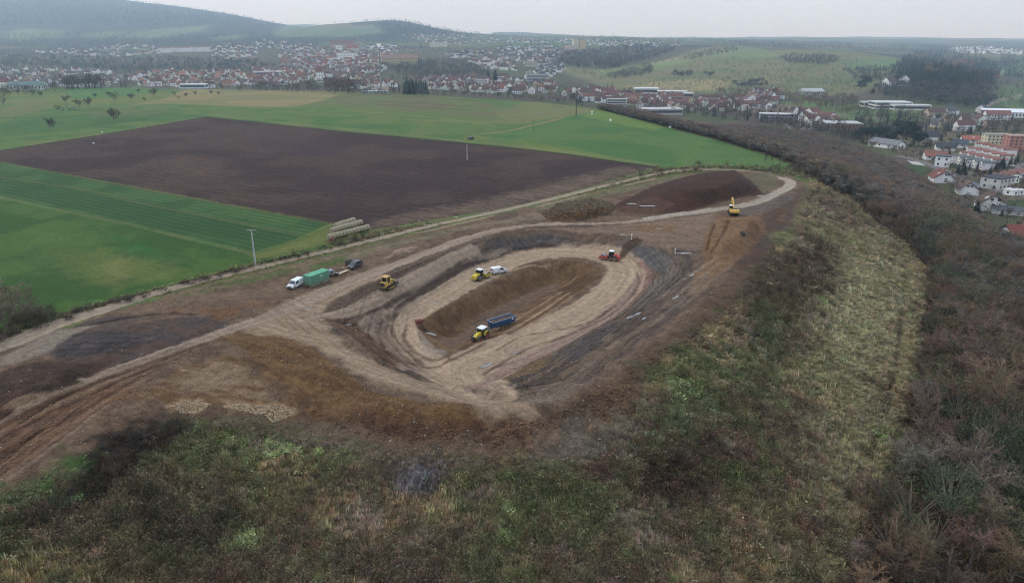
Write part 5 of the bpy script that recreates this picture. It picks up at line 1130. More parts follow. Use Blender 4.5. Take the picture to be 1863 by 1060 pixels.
# ================================================================ BUILDINGS
def attr_mat(name, prop, rough=.85, noise_amt=.15):
    m = bpy.data.materials.new(name); m.use_nodes = True; nt_ = m.node_tree; b_ = nt_.nodes['Principled BSDF']
    b_.inputs['Roughness'].default_value = rough; b_.inputs['Specular IOR Level'].default_value = .2
    a_ = nt_.nodes.new('ShaderNodeAttribute'); a_.attribute_type = 'INSTANCER'; a_.attribute_name = prop
    tc_ = nt_.nodes.new('ShaderNodeTexCoord'); nz_ = nt_.nodes.new('ShaderNodeTexNoise'); nz_.inputs['Scale'].default_value = .9; nz_.inputs['Detail'].default_value = 6
    nt_.links.new(tc_.outputs['Object'], nz_.inputs['Vector'])
    r_ = nt_.nodes.new('ShaderNodeMapRange'); r_.inputs['From Min'].default_value = .3; r_.inputs['From Max'].default_value = .7; r_.inputs['To Min'].default_value = 1 - noise_amt; r_.inputs['To Max'].default_value = 1 + noise_amt
    nt_.links.new(nz_.outputs['Fac'], r_.inputs['Value']); vm = nt_.nodes.new('ShaderNodeVectorMath'); vm.operation = 'SCALE'
    nt_.links.new(a_.outputs['Color'], vm.inputs[0]); nt_.links.new(r_.outputs[0], vm.inputs['Scale']); nt_.links.new(vm.outputs[0], b_.inputs['Base Color'])
    MATS[name] = m; return m
attr_mat('plaster_wall', 'wallc', .9, .06); attr_mat('roof_tiles', 'tint', .85, .22)
mat('window_glass', (62, 68, 76), .2, 0, .3, .8, .6); mat('window_frame', (215, 215, 212), .5); mat('dark_timber', (58, 44, 36), .8)
def bm_mesh(name, bm, mats):
    bmesh.ops.recalc_face_normals(bm, faces=bm.faces); me = bpy.data.meshes.new(name); bm.to_mesh(me); bm.free()
    for m in mats: me.materials.append(MATS[m] if isinstance(m, str) else m)
    return me
def bx_(bm, x0, x1, y0, y1, z0, z1, mi=0, bev=0):
    vs = [bm.verts.new((x, y, z)) for z in (z0, z1) for y in (y0, y1) for x in (x0, x1)]
    fs = [bm.faces.new([vs[i] for i in q]) for q in ((0, 2, 3, 1), (4, 5, 7, 6), (0, 1, 5, 4), (2, 6, 7, 3), (0, 4, 6, 2), (1, 3, 7, 5))]
    for f in fs: f.material_index = mi
    if bev:
        es = list({e for f in fs for e in f.edges}); r_ = bmesh.ops.bevel(bm, geom=es, offset=bev, segments=2, affect='EDGES', profile=.5)
        for f in r_['faces']: f.material_index = mi
    return vs
def gable_walls(w, l, he, hr):
    """ridge along x: length l in x, width w in y; eaves at he, ridge at he + hr"""
    bm = bmesh.new(); L, W = l / 2, w / 2; base = -2.0
    pr = [(-W, base), (W, base), (W, he), (0, he + hr), (-W, he)]
    a = [bm.verts.new((-L, y, z)) for y, z in pr]; b = [bm.verts.new((L, y, z)) for y, z in pr]
    bm.faces.new(a); bm.faces.new(b[::-1])
    for i in range(5): bm.faces.new((a[i], a[(i + 1) % 5], b[(i + 1) % 5], b[i]))
    return bm
def gable_roof(w, l, he, hr, oh=.5, t=.18):
    bm = bmesh.new(); W = w / 2; k = hr / W; L = l / 2 + oh
    for s in (-1, 1):
        ye = s * (W + oh); ze = he - oh * k + .04; zr = he + hr + .04
        vs = [bm.verts.new(p) for p in ((-L, 0, zr), (L, 0, zr), (L, ye, ze), (-L, ye, ze), (-L, 0, zr + t), (L, 0, zr + t), (L, ye, ze + t), (-L, ye, ze + t))]
        for q in ((0, 1, 2, 3), (7, 6, 5, 4), (3, 2, 6, 7), (0, 3, 7, 4), (2, 1, 5, 6)): bm.faces.new([vs[i] for i in q])
    return bm
RED = (.165, .082, .066); DRED = (.125, .066, .058); BRN = (.10, .066, .054); GRYR = (.09, .09, .095); DGR = (.055, .06, .068); ORG = (.24, .11, .07)
WHT = (.80, .80, .79); CRM = (.62, .56, .40); LGR = (.50, .50, .48); SAL = (.55, .22, .14)
# ---- small house kit for the town
KIT = []
for i, (w, l, he, hr) in enumerate([(9, 11, 5.2, 4.2), (8.5, 10, 4.0, 4.8), (10, 15, 6.5, 4.5), (9, 9.5, 5.6, 5.6), (11, 20, 8, 4.5)]):
    bw = gable_walls(w, l, he, hr)
    for s in (-1, 1):
        for xx_ in np.arange(-l / 2 + 1.6, l / 2 - 1, 2.6):
            for zz in ([1.2, 3.9] if he > 5 else [1.2]): bx_(bw, xx_ - .5, xx_ + .5, s * w / 2 - .02, s * w / 2 + .03, zz, zz + 1.3, 1)
        for yy_ in (-1.8, 1.1):
            for zz in (1.2, 3.9): bx_(bw, s * l / 2 - .02, s * l / 2 + .03, yy_, yy_ + 1, zz, zz + 1.3, 1)
    KIT.append((bm_mesh('wall', bw, ['plaster_wall', 'window_glass']), bm_mesh('roof', gable_roof(w, l, he, hr, .5), ['roof_tiles'])))
def join_kit(k):
    bm = bmesh.new(); w_, r_ = KIT[k]; bm.from_mesh(w_); n_ = len(bm.faces); bm.from_mesh(r_); bm.faces.ensure_lookup_table()
    for f in bm.faces[n_:]: f.material_index = 2
    me = bpy.data.meshes.new('small_house'); bm.to_mesh(me); bm.free()
    for m in ('plaster_wall', 'window_glass', 'roof_tiles'): me.materials.append(MATS[m])
    return me
KITJ = [join_kit(k) for k in range(5)]
def flatm(w, l, h, storeys, band=False, nwin=None):
    bw = bmesh.new(); bx_(bw, -l / 2, l / 2, -w / 2, w / 2, -2, h)
    wins = []
    for s_ in range(storeys):
        z0 = h * (s_ + .32) / storeys; z1 = h * (s_ + .78) / storeys
        if band:
            for s in (-1, 1): wins.append((-l / 2 + .8, l / 2 - .8, s * w / 2 - .02, s * w / 2 + .05, z0, z1)); wins.append((s * l / 2 - .02, s * l / 2 + .05, -w / 2 + .8, w / 2 - .8, z0, z1))
        else:
            for s in (-1, 1):
                n_ = nwin or max(2, int(l / 3.4))
                for i in range(n_): c = -l / 2 + l * (i + .5) / n_; wins.append((c - .6, c + .6, s * w / 2 - .02, s * w / 2 + .05, z0, z1))
                for i in range(max(1, int(w / 4))): n2_ = max(1, int(w / 4)); c = -w / 2 + w * (i + .5) / n2_; wins.append((s * l / 2 - .02, s * l / 2 + .05, c - .6, c + .6, z0, z1))
    return bw, wins
def block(kind, px, py, w, l, h, st, rot, wall, roof, label, cat='building', band=False, dz=0, roofm='flat', hr=3, nwin=None, group=None):
    p = pick(px, py); o = empty(kind, (p.x, p.y, p.z + dz), rot, label, cat, group)
    if roofm == 'flat':
        bw, wins = flatm(w, l, h, st, band, nwin); wl = link('wall', bm_mesh('wall', bw, ['plaster_wall']), o)
        br = bmesh.new(); bx_(br, -l / 2 - .3, l / 2 + .3, -w / 2 - .3, w / 2 + .3, h + .003, h + .45); rf = link('roof', bm_mesh('roof', br, ['roof_tiles']), o)
    else:
        _, wins = flatm(w, l, h, st, band, nwin); wl = link('wall', bm_mesh('wall', gable_walls(w, l, h, hr), ['plaster_wall']), o)
        rf = link('roof', bm_mesh('roof', gable_roof(w, l, h, hr), ['roof_tiles']), o)
    wl['wallc'] = list(wall); rf['tint'] = list(roof)
    if len(wins) <= 48:
        for q in wins:
            bm = bmesh.new(); bx_(bm, *q); wn = link('window', bm_mesh('window', bm, ['window_glass']), o)
    else:
        bm = bmesh.new()
        for q in wins: bx_(bm, *q)
        wn = link('windows', bm_mesh('windows', bm, ['window_glass']), o); wn['kind'] = 'stuff'
    return o
D2 = math.radians
# ---- the distinct large buildings of the town and the valley
block('apartment_tower', 1047, 90, 16, 18, 30, 9, .3, CRM, LGR, 'tall yellow apartment tower, left one of the pair on the hillside'); block('apartment_tower', 1059, 90, 15, 18, 28, 9, .3, (.62, .48, .25), LGR, 'tall ochre apartment tower, right one of the pair on the hillside')
block('apartment_block', 1036, 91, 14, 26, 14, 4, .2, (.60, .45, .40), LGR, 'pinkish apartment block at the foot of the two yellow towers')
for px, py, l, lb in ((300, 96, 40, 'leftmost'), (318, 95, 44, 'second'), (336, 95, 42, 'third'), (352, 94, 40, 'fourth'), (370, 94, 46, 'rightmost')):
    block('apartment_block', px, py, 12, l, 13, 4, rnd.uniform(-.2, .2), WHT, (.2, .12, .1), 'long white apartment block, %s of the five on the far slope' % lb, group='white blocks on the far slope', roofm='gable', hr=3)
block('apartment_block', 798, 86, 14, 60, 16, 5, .1, (.66, .62, .52), LGR, 'long cream apartment block alone on the wooded slope')
block('castle_wing', 728, 119, 22, 78, 15, 3, .05, (.46, .40, .24), (.24, .15, .11), 'long ochre building with rows of tall windows and a brown roof in the old town', roofm='gable', hr=8)
block('town_hall', 624, 88, 22, 78, 14, 3, .0, (.42, .30, .22), RED, 'long building with a broad red roof next to the church', roofm='gable', hr=11)
block('school_building', 632, 107, 16, 50, 14, 3, .05, WHT, (.4, .4, .4), 'large white building with many windows in the middle of the old town')
block('townhouse', 617, 92, 14, 18, 15, 3, 0, WHT, (.3, .2, .16), 'square white house in front of the long red roof')
block('industrial_hall', 492, 138, 24, 56, 8, 1, .06, WHT, (.60, .62, .62), 'long white industrial hall left of the old town', band=True)
block('tower_house', 583, 150, 10, 11, 17, 4, .1, WHT, RED, 'narrow white tower-like house with a pointed red roof', roofm='gable', hr=7)
block('office_block', 977, 149, 13, 38, 12, 5, .1, (.45, .47, .48), (.35, .36, .36), 'grey office block with stacked window bands above the valley', band=True)
block('office_block', 1122, 197, 12, 24, 11, 4, -.2, (.45, .46, .46), (.35, .36, .36), 'terraced grey office block beyond the field crest', band=True)
block('industrial_hall', 966, 122, 14, 28, 12, 4, .0, (.46, .44, .38), (.3, .3, .3), 'brown concrete block on the hillside')
block('factory_hall', 1175, 170, 22, 36, 8, 1, -.1, WHT, (.62, .63, .63), 'white factory hall, left one of the two long white halls', band=True)
block('factory_hall', 1222, 173, 20, 44, 6, 1, -.1, (.66, .64, .58), (.55, .56, .56), 'pale factory hall, right one of the two long white halls', band=True)
block('flat_hall', 1250, 178, 16, 16, 7, 1, -.1, (.55, .52, .44), (.6, .6, .55), 'small pale hall at the right end of the two long halls', band=True)
block('flat_hall', 1200, 207, 24, 48, 6, 1, .1, (.44, .42, .40), (.46, .46, .46), 'low flat-roofed hall among bare trees in the valley', band=True)
block('flat_hall', 1412, 217, 14, 36, 6, 2, -.25, (.48, .52, .58), (.55, .55, .55), 'blue grey hall with a white roof edge behind the hedge', band=True)
block('market_hall', 1530, 232, 24, 34, 5, 1, -.15, (.30, .16, .13), (.42, .44, .44), 'low brick hall with a broad pale roof at the edge of the wood')
block('school_complex', 1618, 197, 26, 44, 8, 2, -.1, (.62, .61, .58), (.52, .53, .53), 'main white school building on the valley meadow', band=True)
block('school_wing', 1592, 194, 16, 34, 6, 1, -.1, (.60, .58, .54), (.46, .47, .48), 'lower wing left of the white school building', band=True)
block('school_wing', 1655, 200, 14, 44, 6, 1, -.1, (.66, .65, .62), (.55, .55, .55), 'long low wing right of the white school building', band=True)
block('barn', 1842, 213, 22, 66, 6, 1, -.28, (.66, .68, .70), (.70, .73, .76), 'long white hall at the right frame edge', roofm='gable', hr=3)
block('farmhouse', 1812, 218, 11, 24, 6, 2, -.2, WHT, (.20, .10, .08), 'white farmhouse with a brown roof beside the long white hall', roofm='gable', hr=4)
block('villa', 1617, 157, 13, 17, 8, 2, .4, WHT, BRN, 'left one of the two white villas on the wooded slope', roofm='gable', hr=6)
block('villa', 1644, 155, 12, 13, 9, 2, 1.3, WHT, BRN, 'right one of the two white villas on the wooded slope', roofm='gable', hr=6)
block('cottage', 1785, 203, 10, 13, 4, 1, .8, WHT, DGR, 'white cottage with a dark roof on the valley meadow', roofm='gable', hr=4.5)
block('shed', 1773, 214, 6, 10, 4, 1, .5, WHT, (.6, .6, .6), 'small white shed below the white cottage')
block('hall', 1475, 172, 18, 34, 5, 1, .2, (.5, .5, .48), (.42, .43, .44), 'grey hall among bare trees at the foot of the orchard hillside', roofm='gable', hr=4)
block('farm_hall', 52, 163, 18, 36, 5, 1, .1, (.60, .62, .60), (.10, .16, .16), 'farm hall with a dark green roof at the left edge of the fields', roofm='gable', hr=3.5)
block('flat_hall', 353, 161, 14, 36, 6, 1, .1, (.62, .68, .68), (.64, .66, .66), 'pale flat building standing right at the crest of the fields', band=True)
block('farmhouse', 700, 169, 9, 10, 4, 1, .4, (.35, .3, .25), (.3, .22, .15), 'small brown barn on the field crest beside the mast', roofm='gable', hr=3.5)
block('greenhouse', 682, 170, 8, 26, 2.2, 1, .1, (.34, .40, .38), (.5, .54, .54), 'low glasshouse on the field crest left of the mast')
# church
p = pick(642, 96); ch = empty('church', p, .1, 'church with a tall pointed grey spire above the red roofs of the old town', 'church')
bm = gable_walls(14, 34, 13, 9); wl = link('nave_wall', bm_mesh('nave_wall', bm, ['plaster_wall']), ch); wl['wallc'] = [.5, .46, .4]
rf = link('nave_roof', bm_mesh('nave_roof', gable_roof(14, 34, 13, 9), ['roof_tiles']), ch); rf['tint'] = [.26, .1, .07]
bm = bmesh.new(); bx_(bm, 17.2, 25.2, -4, 4, -2, 30); tw = link('tower', bm_mesh('tower', bm, ['plaster_wall']), ch); tw['wallc'] = [.42, .38, .33]
bm = bmesh.new(); t_ = bm.verts.new((21.2, 0, 62)); c_ = [bm.verts.new((21.2 + 4.2 * math.cos(a_ * math.pi / 4), 4.2 * math.sin(a_ * math.pi / 4), 30.05)) for a_ in range(8)]
for i in range(8): bm.faces.new((c_[i], c_[(i + 1) % 8], t_))
bm.faces.new(c_[::-1]); sp = link('spire', bm_mesh('spire', bm, ['roof_tiles']), ch); sp['tint'] = [.22, .23, .24]
for k_ in range(4):
    bm = bmesh.new(); a_ = k_ * math.pi / 2; cx_, cy_ = 21.2 + 4.02 * math.cos(a_), 4.02 * math.sin(a_); bx_(bm, cx_ - (.05 if k_ % 2 == 0 else .8), cx_ + (.05 if k_ % 2 == 0 else .8), cy_ - (.8 if k_ % 2 == 0 else .05), cy_ + (.8 if k_ % 2 == 0 else .05), 21, 26)
    link('belfry_window', bm_mesh('belfry_window', bm, ['window_glass']), ch)

# ---- the many houses of the town
HREG = [  # picture outline, how many, roof colours, walls, label words, heading
 ([(0, 128), (60, 124), (120, 128), (232, 134), (228, 158), (150, 160), (0, 162)], 64, (BRN, DRED, RED, GRYR), 'in the valley at the far left'),
 ([(235, 138), (300, 134), (400, 128), (470, 132), (470, 163), (340, 160), (240, 156)], 84, (RED, DRED, BRN, ORG), 'below the wooded ridge'),
 ([(60, 96), (110, 88), (200, 82), (280, 80), (290, 98), (210, 104), (60, 98)], 60, (DRED, BRN, GRYR), 'on the far slope left of the white blocks'),
 ([(370, 88), (420, 80), (470, 88), (465, 108), (395, 108)], 56, (RED, DRED, GRYR), 'right of the white blocks'),
 ([(462, 70), (500, 76), (560, 80), (600, 84), (600, 96), (520, 94), (462, 84)], 50, (RED, BRN, GRYR), 'on the upper edge of the old town'),
 ([(508, 98), (560, 92), (700, 96), (740, 104), (700, 122), (640, 128), (560, 124), (512, 120)], 190, (RED, RED, DRED, ORG), 'in the dense old town'),
 ([(460, 128), (520, 124), (600, 128), (705, 124), (690, 140), (640, 142), (560, 148), (520, 156), (460, 160)], 110, (RED, DRED, RED, BRN), 'in the lower old town'),
 ([(600, 142), (700, 146), (720, 158), (690, 164), (620, 160)], 26, (RED, BRN, DRED), 'by the radio mast'),
 ([(640, 84), (720, 82), (760, 92), (700, 98)], 34, (DRED, WHT, GRYR), 'right of the church'),
 ([(730, 62), (830, 62), (900, 70), (880, 84), (800, 80), (740, 74)], 60, (GRYR, DRED, BRN), 'scattered on the wooded far slope'),
 ([(770, 142), (860, 140), (950, 150), (1020, 158), (1000, 172), (900, 172), (780, 162)], 80, (RED, DRED, BRN), 'behind the field crest'),
 ([(810, 96), (870, 92), (900, 98), (860, 108), (815, 106)], 44, (DGR, GRYR, BRN), 'in the bright cluster on the hillside'),
 ([(850, 108), (930, 108), (940, 130), (860, 124)], 40, (DRED, RED, BRN), 'on the slope under the bright cluster'),
 ([(905, 86), (1000, 84), (1026, 96), (1020, 124), (960, 118), (910, 104)], 120, (DRED, DGR, GRYR, BRN), 'in the bright hillside suburb'),
 ([(880, 70), (1040, 72), (1200, 76), (1240, 82), (1230, 86), (1080, 84), (1040, 80), (900, 78)], 130, (GRYR, DRED, DGR), 'in the white row along the top of the ridge'),
 ([(960, 132), (1020, 120), (1028, 128), (990, 146), (960, 148)], 26, (DGR, GRYR), 'in the stepped white row on the hill'),
 ([(1015, 168), (1100, 164), (1120, 170), (1200, 180), (1260, 186), (1240, 202), (1130, 192), (1040, 182)], 70, (DRED, RED, BRN), 'in the valley beyond the field crest'),
 ([(1260, 186), (1330, 180), (1420, 184), (1420, 202), (1300, 204), (1250, 200)], 36, (RED, DRED, BRN), 'at the foot of the orchard hillside'),
 ([(1375, 168), (1420, 166), (1418, 182), (1380, 184)], 10, (RED, BRN), 'among conifers below the orchard hillside'),
 ([(1440, 206), (1500, 214), (1520, 226), (1470, 226)], 12, (RED, DRED), 'by the hedge above the wood'),
 ([(1700, 208), (1790, 206), (1830, 230), (1760, 240), (1690, 232)], 14, (BRN, GRYR, DRED), 'scattered in the valley on the right'),
 ([(1725, 88), (1790, 86), (1863, 92), (1863, 100), (1740, 98)], 110, (LGR, GRYR, WHT), 'of the distant white village'),
]
hs_ = []
for ri_, (pg, n_, roofs, where_) in enumerate(HREG):
    a_ = np.array(pg, float); got = 0; tries = 0; pts_ = []; n_ = int(n_ * 1.35)
    while got < n_ and tries < n_ * 30:
        tries += 1; px = rnd.uniform(a_[:, 0].min(), a_[:, 0].max()); py = rnd.uniform(a_[:, 1].min(), a_[:, 1].max())
        if sdf(np.array([px]), np.array([py]), a_)[0] > 0: continue
        p = pick(px, py); md_ = 8 if p.y < 3200 else 14
        if any((p.x - q.x) ** 2 + (p.y - q.y) ** 2 < md_ ** 2 for q in pts_): continue
        pts_.append(p); got += 1
        hs_.append((p, px, py, roofs[rnd.randrange(len(roofs))], ri_, where_))
hs_.sort(key=lambda q: q[0].length); RN = {RED: 'red', DRED: 'dark red', BRN: 'brown', GRYR: 'grey', DGR: 'dark grey', ORG: 'orange', WHT: 'whitish', LGR: 'pale grey'}
head = {i: rnd.uniform(0, 3.1) for i in range(40)}
def wallcol():
    u = rnd.random()
    return jit((.80, .80, .78) if u < .66 else (CRM if u < .76 else ((.52, .42, .34) if u < .88 else (.45, .45, .44))), rnd, .12)
farh = []
for i, (p, px, py, rc, ri_, where_) in enumerate(hs_):
    k = rnd.choice([0, 0, 1, 2, 3, 3, 0, 4] if p.length < 2800 else [0, 1, 3]); rz = head[ri_] + rnd.choice([0, math.pi / 2]) + rnd.uniform(-.25, .25); s = rnd.uniform(.7, .95)
    roof = jit(rc, rnd, .2); wall = wallcol()
    if i < 225:
        o = empty('house', p, rz, None, 'house', '%s roofed houses %s' % (RN[rc], where_), s)
        u0 = [min(q[0] for q in HREG[ri_][0]), max(q[0] for q in HREG[ri_][0])]; f_ = (px - u0[0]) / (u0[1] - u0[0]); part = ['far left', 'left', 'centre left', 'centre', 'centre right', 'right', 'far right'][min(6, int(f_ * 7))]
        wn_ = 'white' if min(wall) > .6 else 'cream' if wall[0] > wall[2] * 1.35 and wall[0] > .5 else 'beige' if wall[0] > wall[2] * 1.25 else 'grey'
        o['label'] = '%s %s house, %s roof, %s %s' % (['square', 'low', 'long', 'tall', 'big'][k], wn_, RN[rc], part, where_.replace('scattered ', ''))
        a = link('wall', KIT[k][0], o); a['wallc'] = list(wall); b_ = link('roof', KIT[k][1], o); b_['tint'] = list(roof)
    else: farh.append((p, k, s, rz, roof, wall))
scatter('distant_houses', np.array([tuple(q[0]) for q in farh]), [q[1] for q in farh], np.array([[q[2]] * 3 for q in farh]), [q[3] for q in farh], np.array([q[4] for q in farh]), KITJ, 'several hundred far houses of the town and villages', extra=np.array([q[5] for q in farh]))

# ---- near houses on the right, built with windows, roofs and chimneys
def rect_part(name, parent, q, m='window_glass', frame=True, ax='y'):
    bm = bmesh.new(); x0, x1, y0, y1, z0, z1 = q; e = .09
    if frame:
        if ax == 'x': bx_(bm, x0, x1, y0 - e, y1 + e, z0 - e, z1 + e)
        else: bx_(bm, x0 - e, x1 + e, y0, y1, z0 - e, z1 + e)
        w_ = link(name, bm_mesh(name, bm, ['window_frame']), parent); bm = bmesh.new()
        if ax == 'x': s = 1 if x1 > 0 else -1; mx = x1 if s > 0 else x0; bx_(bm, min(mx, mx + s * .03), max(mx, mx + s * .03), y0, y1, z0, z1)
        else: s = 1 if y1 > 0 else -1; my = y1 if s > 0 else y0; bx_(bm, x0, x1, min(my, my + s * .03), max(my, my + s * .03), z0, z1)
        link('pane', bm_mesh('pane', bm, [m]), w_)
        return w_
    bx_(bm, *q); return link(name, bm_mesh(name, bm, [m]), parent)
def near_house(px, py, w, l, he, hr, rot, wall, roof, label, gw=(), sw=(), chim=True, sky=0, kind='house', oh=.7, door=None, balcony=False, dz=0):
    """rot: the ridge direction; the +x gable is the one that shows. gw: (y, z, width, height) on that gable, sw: (x, z, w, h) on the -y long side"""
    he *= .68; hr *= .82; w *= .95; l *= .85; gw = [(y, z * .74, a, b * .85) for y, z, a, b in gw]; sw = [(x * .8, z * .62, a, b * .8) for x, z, a, b in sw]
    p = pick(px, py); o = empty(kind, (p.x, p.y, p.z + dz), rot, label, 'house')
    wl = link('wall', bm_mesh('wall', gable_walls(w, l, he, hr), ['plaster_wall']), o); wl['wallc'] = list(wall)
    rf = link('roof', bm_mesh('roof', gable_roof(w, l, he, hr, oh, .22), ['roof_tiles']), o); rf['tint'] = list(roof)
    for (y, z, a, b) in gw: rect_part('window', o, (l / 2 - .02, l / 2 + .06, y - a / 2, y + a / 2, z, z + b), ax='x')
    for (x, z, a, b) in sw:
        for s in (-1,): rect_part('window', o, (x - a / 2, x + a / 2, -w / 2 - .06, -w / 2 + .02, z, z + b))
    if chim:
        bm = bmesh.new(); bx_(bm, -1.2, -.4, .5, 1.3, he + hr * .6, he + hr + 1.0); c_ = link('chimney', bm_mesh('chimney', bm, ['roof_tiles']), rf); c_['tint'] = [.3, .2, .15]
    k = hr / (w / 2)
    for i in range(sky):
        bm = bmesh.new(); x = l * .12 + i * 2.2; vs = []
        for (xx_, t_) in ((x, .35), (x + 1.1, .35), (x + 1.1, .6), (x, .6)): yy_ = -(w / 2) * t_; vs.append(bm.verts.new((xx_, yy_, he + hr - k * abs(yy_) + .34)))
        r_ = bmesh.ops.extrude_face_region(bm, geom=[bm.faces.new(vs)]); bmesh.ops.translate(bm, vec=(0, 0, -.2), verts=[v_ for v_ in r_['geom'] if isinstance(v_, bmesh.types.BMVert)])
        link('skylight', bm_mesh('skylight', bm, ['window_frame']), rf)
    # fascia board on the gable
    bm = bmesh.new()
    for s in (-1, 1):
        ye = s * (w / 2 + oh); ze = he - oh * k; zr = he + hr; X_ = l / 2 + oh + .004
        vs = [bm.verts.new(q) for q in ((X_, 0, zr), (X_, ye, ze), (X_, ye, ze + .34), (X_, 0, zr + .36), (X_ + .05, 0, zr), (X_ + .05, ye, ze), (X_ + .05, ye, ze + .34), (X_ + .05, 0, zr + .36))]
        for q in ((0, 1, 2, 3), (7, 6, 5, 4), (1, 5, 6, 2), (3, 2, 6, 7), (0, 4, 5, 1)): bm.faces.new([vs[i] for i in q])
    link('bargeboard', bm_mesh('bargeboard', bm, ['dark_timber']), rf)
    if balcony:
        bm = bmesh.new(); bx_(bm, l / 2 + .06, l / 2 + 1.5, -w * .4, w * .1, 2.6, 2.8); bx_(bm, l / 2 + 1.4, l / 2 + 1.5, -w * .4, w * .1, 2.8, 3.7); link('balcony', bm_mesh('balcony', bm, ['dark_timber']), o)
    return o
# gables of the two big white houses face down-left of the camera: the +x axis points towards the viewer
GV = D2(-112)
near_house(1800, 380, 12.4, 15, 5.8, 5.0, GV, WHT, (.10, .065, .055), 'large white house with a dark brown roof and three square windows in its gable', [(-1.0, 7.3, 1.3, 1.5), (2.0, 7.3, 1.3, 1.5), (-.1, 3.9, 1.5, 1.1)], [(-4, 3.0, 1.6, 1.5), (0, 3, 2.2, 1.6), (4, 1, 2, 1.8)], sky=2)
near_house(1712, 330, 12.0, 15, 4.6, 4.8, GV + .12, WHT, (.17, .07, .055), 'white house with a red brown roof and a large gable window facing the wood', [(.6, 6.4, .8, 1.2), (1.7, 6.4, .8, 1.2), (0, 6.4, .7, 1.2), (.6, 2.9, 1.6, .9), (.6, 1.2, 1.6, .9)], [(-4, 2.5, 1.6, 1.3), (1, 2.5, 1.6, 1.3)], sky=1)
near_house(1758, 352, 10.5, 13, 4.8, 4.4, GV, WHT, (.13, .09, .075), 'white house half hidden by bare trees between two larger ones', [(-.8, 6.2, 1, 1.2), (.8, 6.2, 1, 1.2)], [(-3, 2.5, 1.4, 1.2)])
near_house(1850, 436, 11, 16, 3.8, 5.0, D2(-168), WHT, (.20, .065, .055), 'white house with a bright red roof at the right frame edge', [(0, 4.5, 1.2, 1.2)], [(-4, 1.2, 2.4, 1.4), (3, 1.2, 1.6, 1.4)])
near_house(1700, 290, 10, 17, 4.6, 3.4, D2(-14), WHT, (.24, .10, .075), 'white two-storey house with a long red roof beside the wood', [(0, 4.2, 1.2, 1.2)], [(-6, 2.6, 1.4, 1.2), (-1, 2.6, 1.4, 1.2), (4, 2.6, 1.4, 1.2), (-3, .6, 2, 1.2)])
near_house(1693, 254, 9, 13, 5, 4.6, D2(-30), WHT, DGR, 'white house with a steep black roof behind the big cypress', [(0, 5.4, 1.1, 1.2), (-1.6, 2.5, 1, 1.2), (1.6, 2.5, 1, 1.2)], [(-3, 2.5, 1.2, 1.2)])
near_house(1718, 273, 11, 15, 4.2, 3.6, D2(-20), WHT, DGR, 'broad house with a charcoal roof in the middle of the estate', [(0, 4.2, 1.2, 1.2)], [(-4, 2, 1.3, 1.2), (2, 2, 1.3, 1.2)])
near_house(1745, 268, 10, 12, 4.8, 3.6, D2(-25), WHT, (.075, .085, .105), 'white house with a slate blue roof in the middle of the estate', [(0, 4.6, 1.2, 1.2)], [(-3, 2.4, 1.3, 1.2), (2, 2.4, 1.3, 1.2)])
near_house(1763, 259, 9, 15, 4.4, 3.2, D2(-14), WHT, (.33, .12, .09), 'white house with a bright orange red roof left of the cream block', [], [(-4, 2, 1.3, 1.2), (2, 2, 2.0, 1.2)], sky=1)
near_house(1612, 268, 12, 30, 5.4, 3.6, D2(-62), WHT, (.19, .19, .20), 'long white barn-like house with a grey roof at the edge of the wood', [(-1.8, 1.2, 1.2, 2.4), (1.8, 1.2, 1.2, 2.4)], [(-8, 2.6, 1.4, 1.2), (-3, 2.6, 1.4, 1.2)], chim=False)
near_house(1580, 252, 9, 12, 4, 3.6, D2(-50), LGR, (.22, .17, .15), 'small house with a faded roof among bare trees above the barn-like house', [(0, 3.6, 1, 1)], [])
# slate annex beside the large house, grey box house
def pyramid_roof(w, l, h, hr): 
    bm = bmesh.new(); c_ = [bm.verts.new(q) for q in ((-l / 2, -w / 2, h), (l / 2, -w / 2, h), (l / 2, w / 2, h), (-l / 2, w / 2, h))]; a = bm.verts.new((-l * .22, 0, h + hr)); b = bm.verts.new((l * .22, 0, h + hr))
    for q in ((c_[0], c_[1], b, a), (c_[1], c_[2], b), (c_[2], c_[3], a, b), (c_[3], c_[0], a), c_[::-1]): bm.faces.new(q)
    return bm
p = pick(1832, 388); o = empty('garage_annex', p, D2(-30), 'low white annex with a wide slate hipped roof beside the large white house', 'garage')
bm = bmesh.new(); bx_(bm, -6.5, 6.5, -4.4, 4.4, -1.5, 2.3); wl = link('wall', bm_mesh('wall', bm, ['plaster_wall']), o); wl['wallc'] = list(WHT); rf = link('roof', bm_mesh('roof', pyramid_roof(10.4, 14.6, 2.32, 1.6), ['roof_tiles']), o); rf['tint'] = [.085, .09, .10]
rect_part('garage_door', o, (-5, -2.2, -4.46, -4.38, 0, 2.0), 'window_frame')
p = pick(1764, 343); o = empty('house_extension', p, D2(-25), 'small extension with a slate blue roof between the white gables', 'house')
bm = bmesh.new(); bx_(bm, -4, 4, -3.5, 3.5, -1.5, 2.6); wl = link('wall', bm_mesh('wall', bm, ['plaster_wall']), o); wl['wallc'] = list(WHT); rf = link('roof', bm_mesh('roof', pyramid_roof(8, 9, 2.62, 1.5), ['roof_tiles']), o); rf['tint'] = [.12, .14, .17]
block('flat_roof_house', 1812, 342, 11, 15, 6.5, 2, D2(28), LGR, DGR, 'grey flat-roofed house beside a dark fir', 'house')
block('flat_roof_house', 1714, 302, 11, 9, 7, 2, D2(-35), WHT, GRYR, 'white cube-shaped house with a flat grey roof by the street', 'house')
block('garage', 1843, 354, 6, 9, 2.8, 1, D2(20), WHT, (.6, .6, .6), 'low white garage by the garden in front of the grey flat-roofed house')
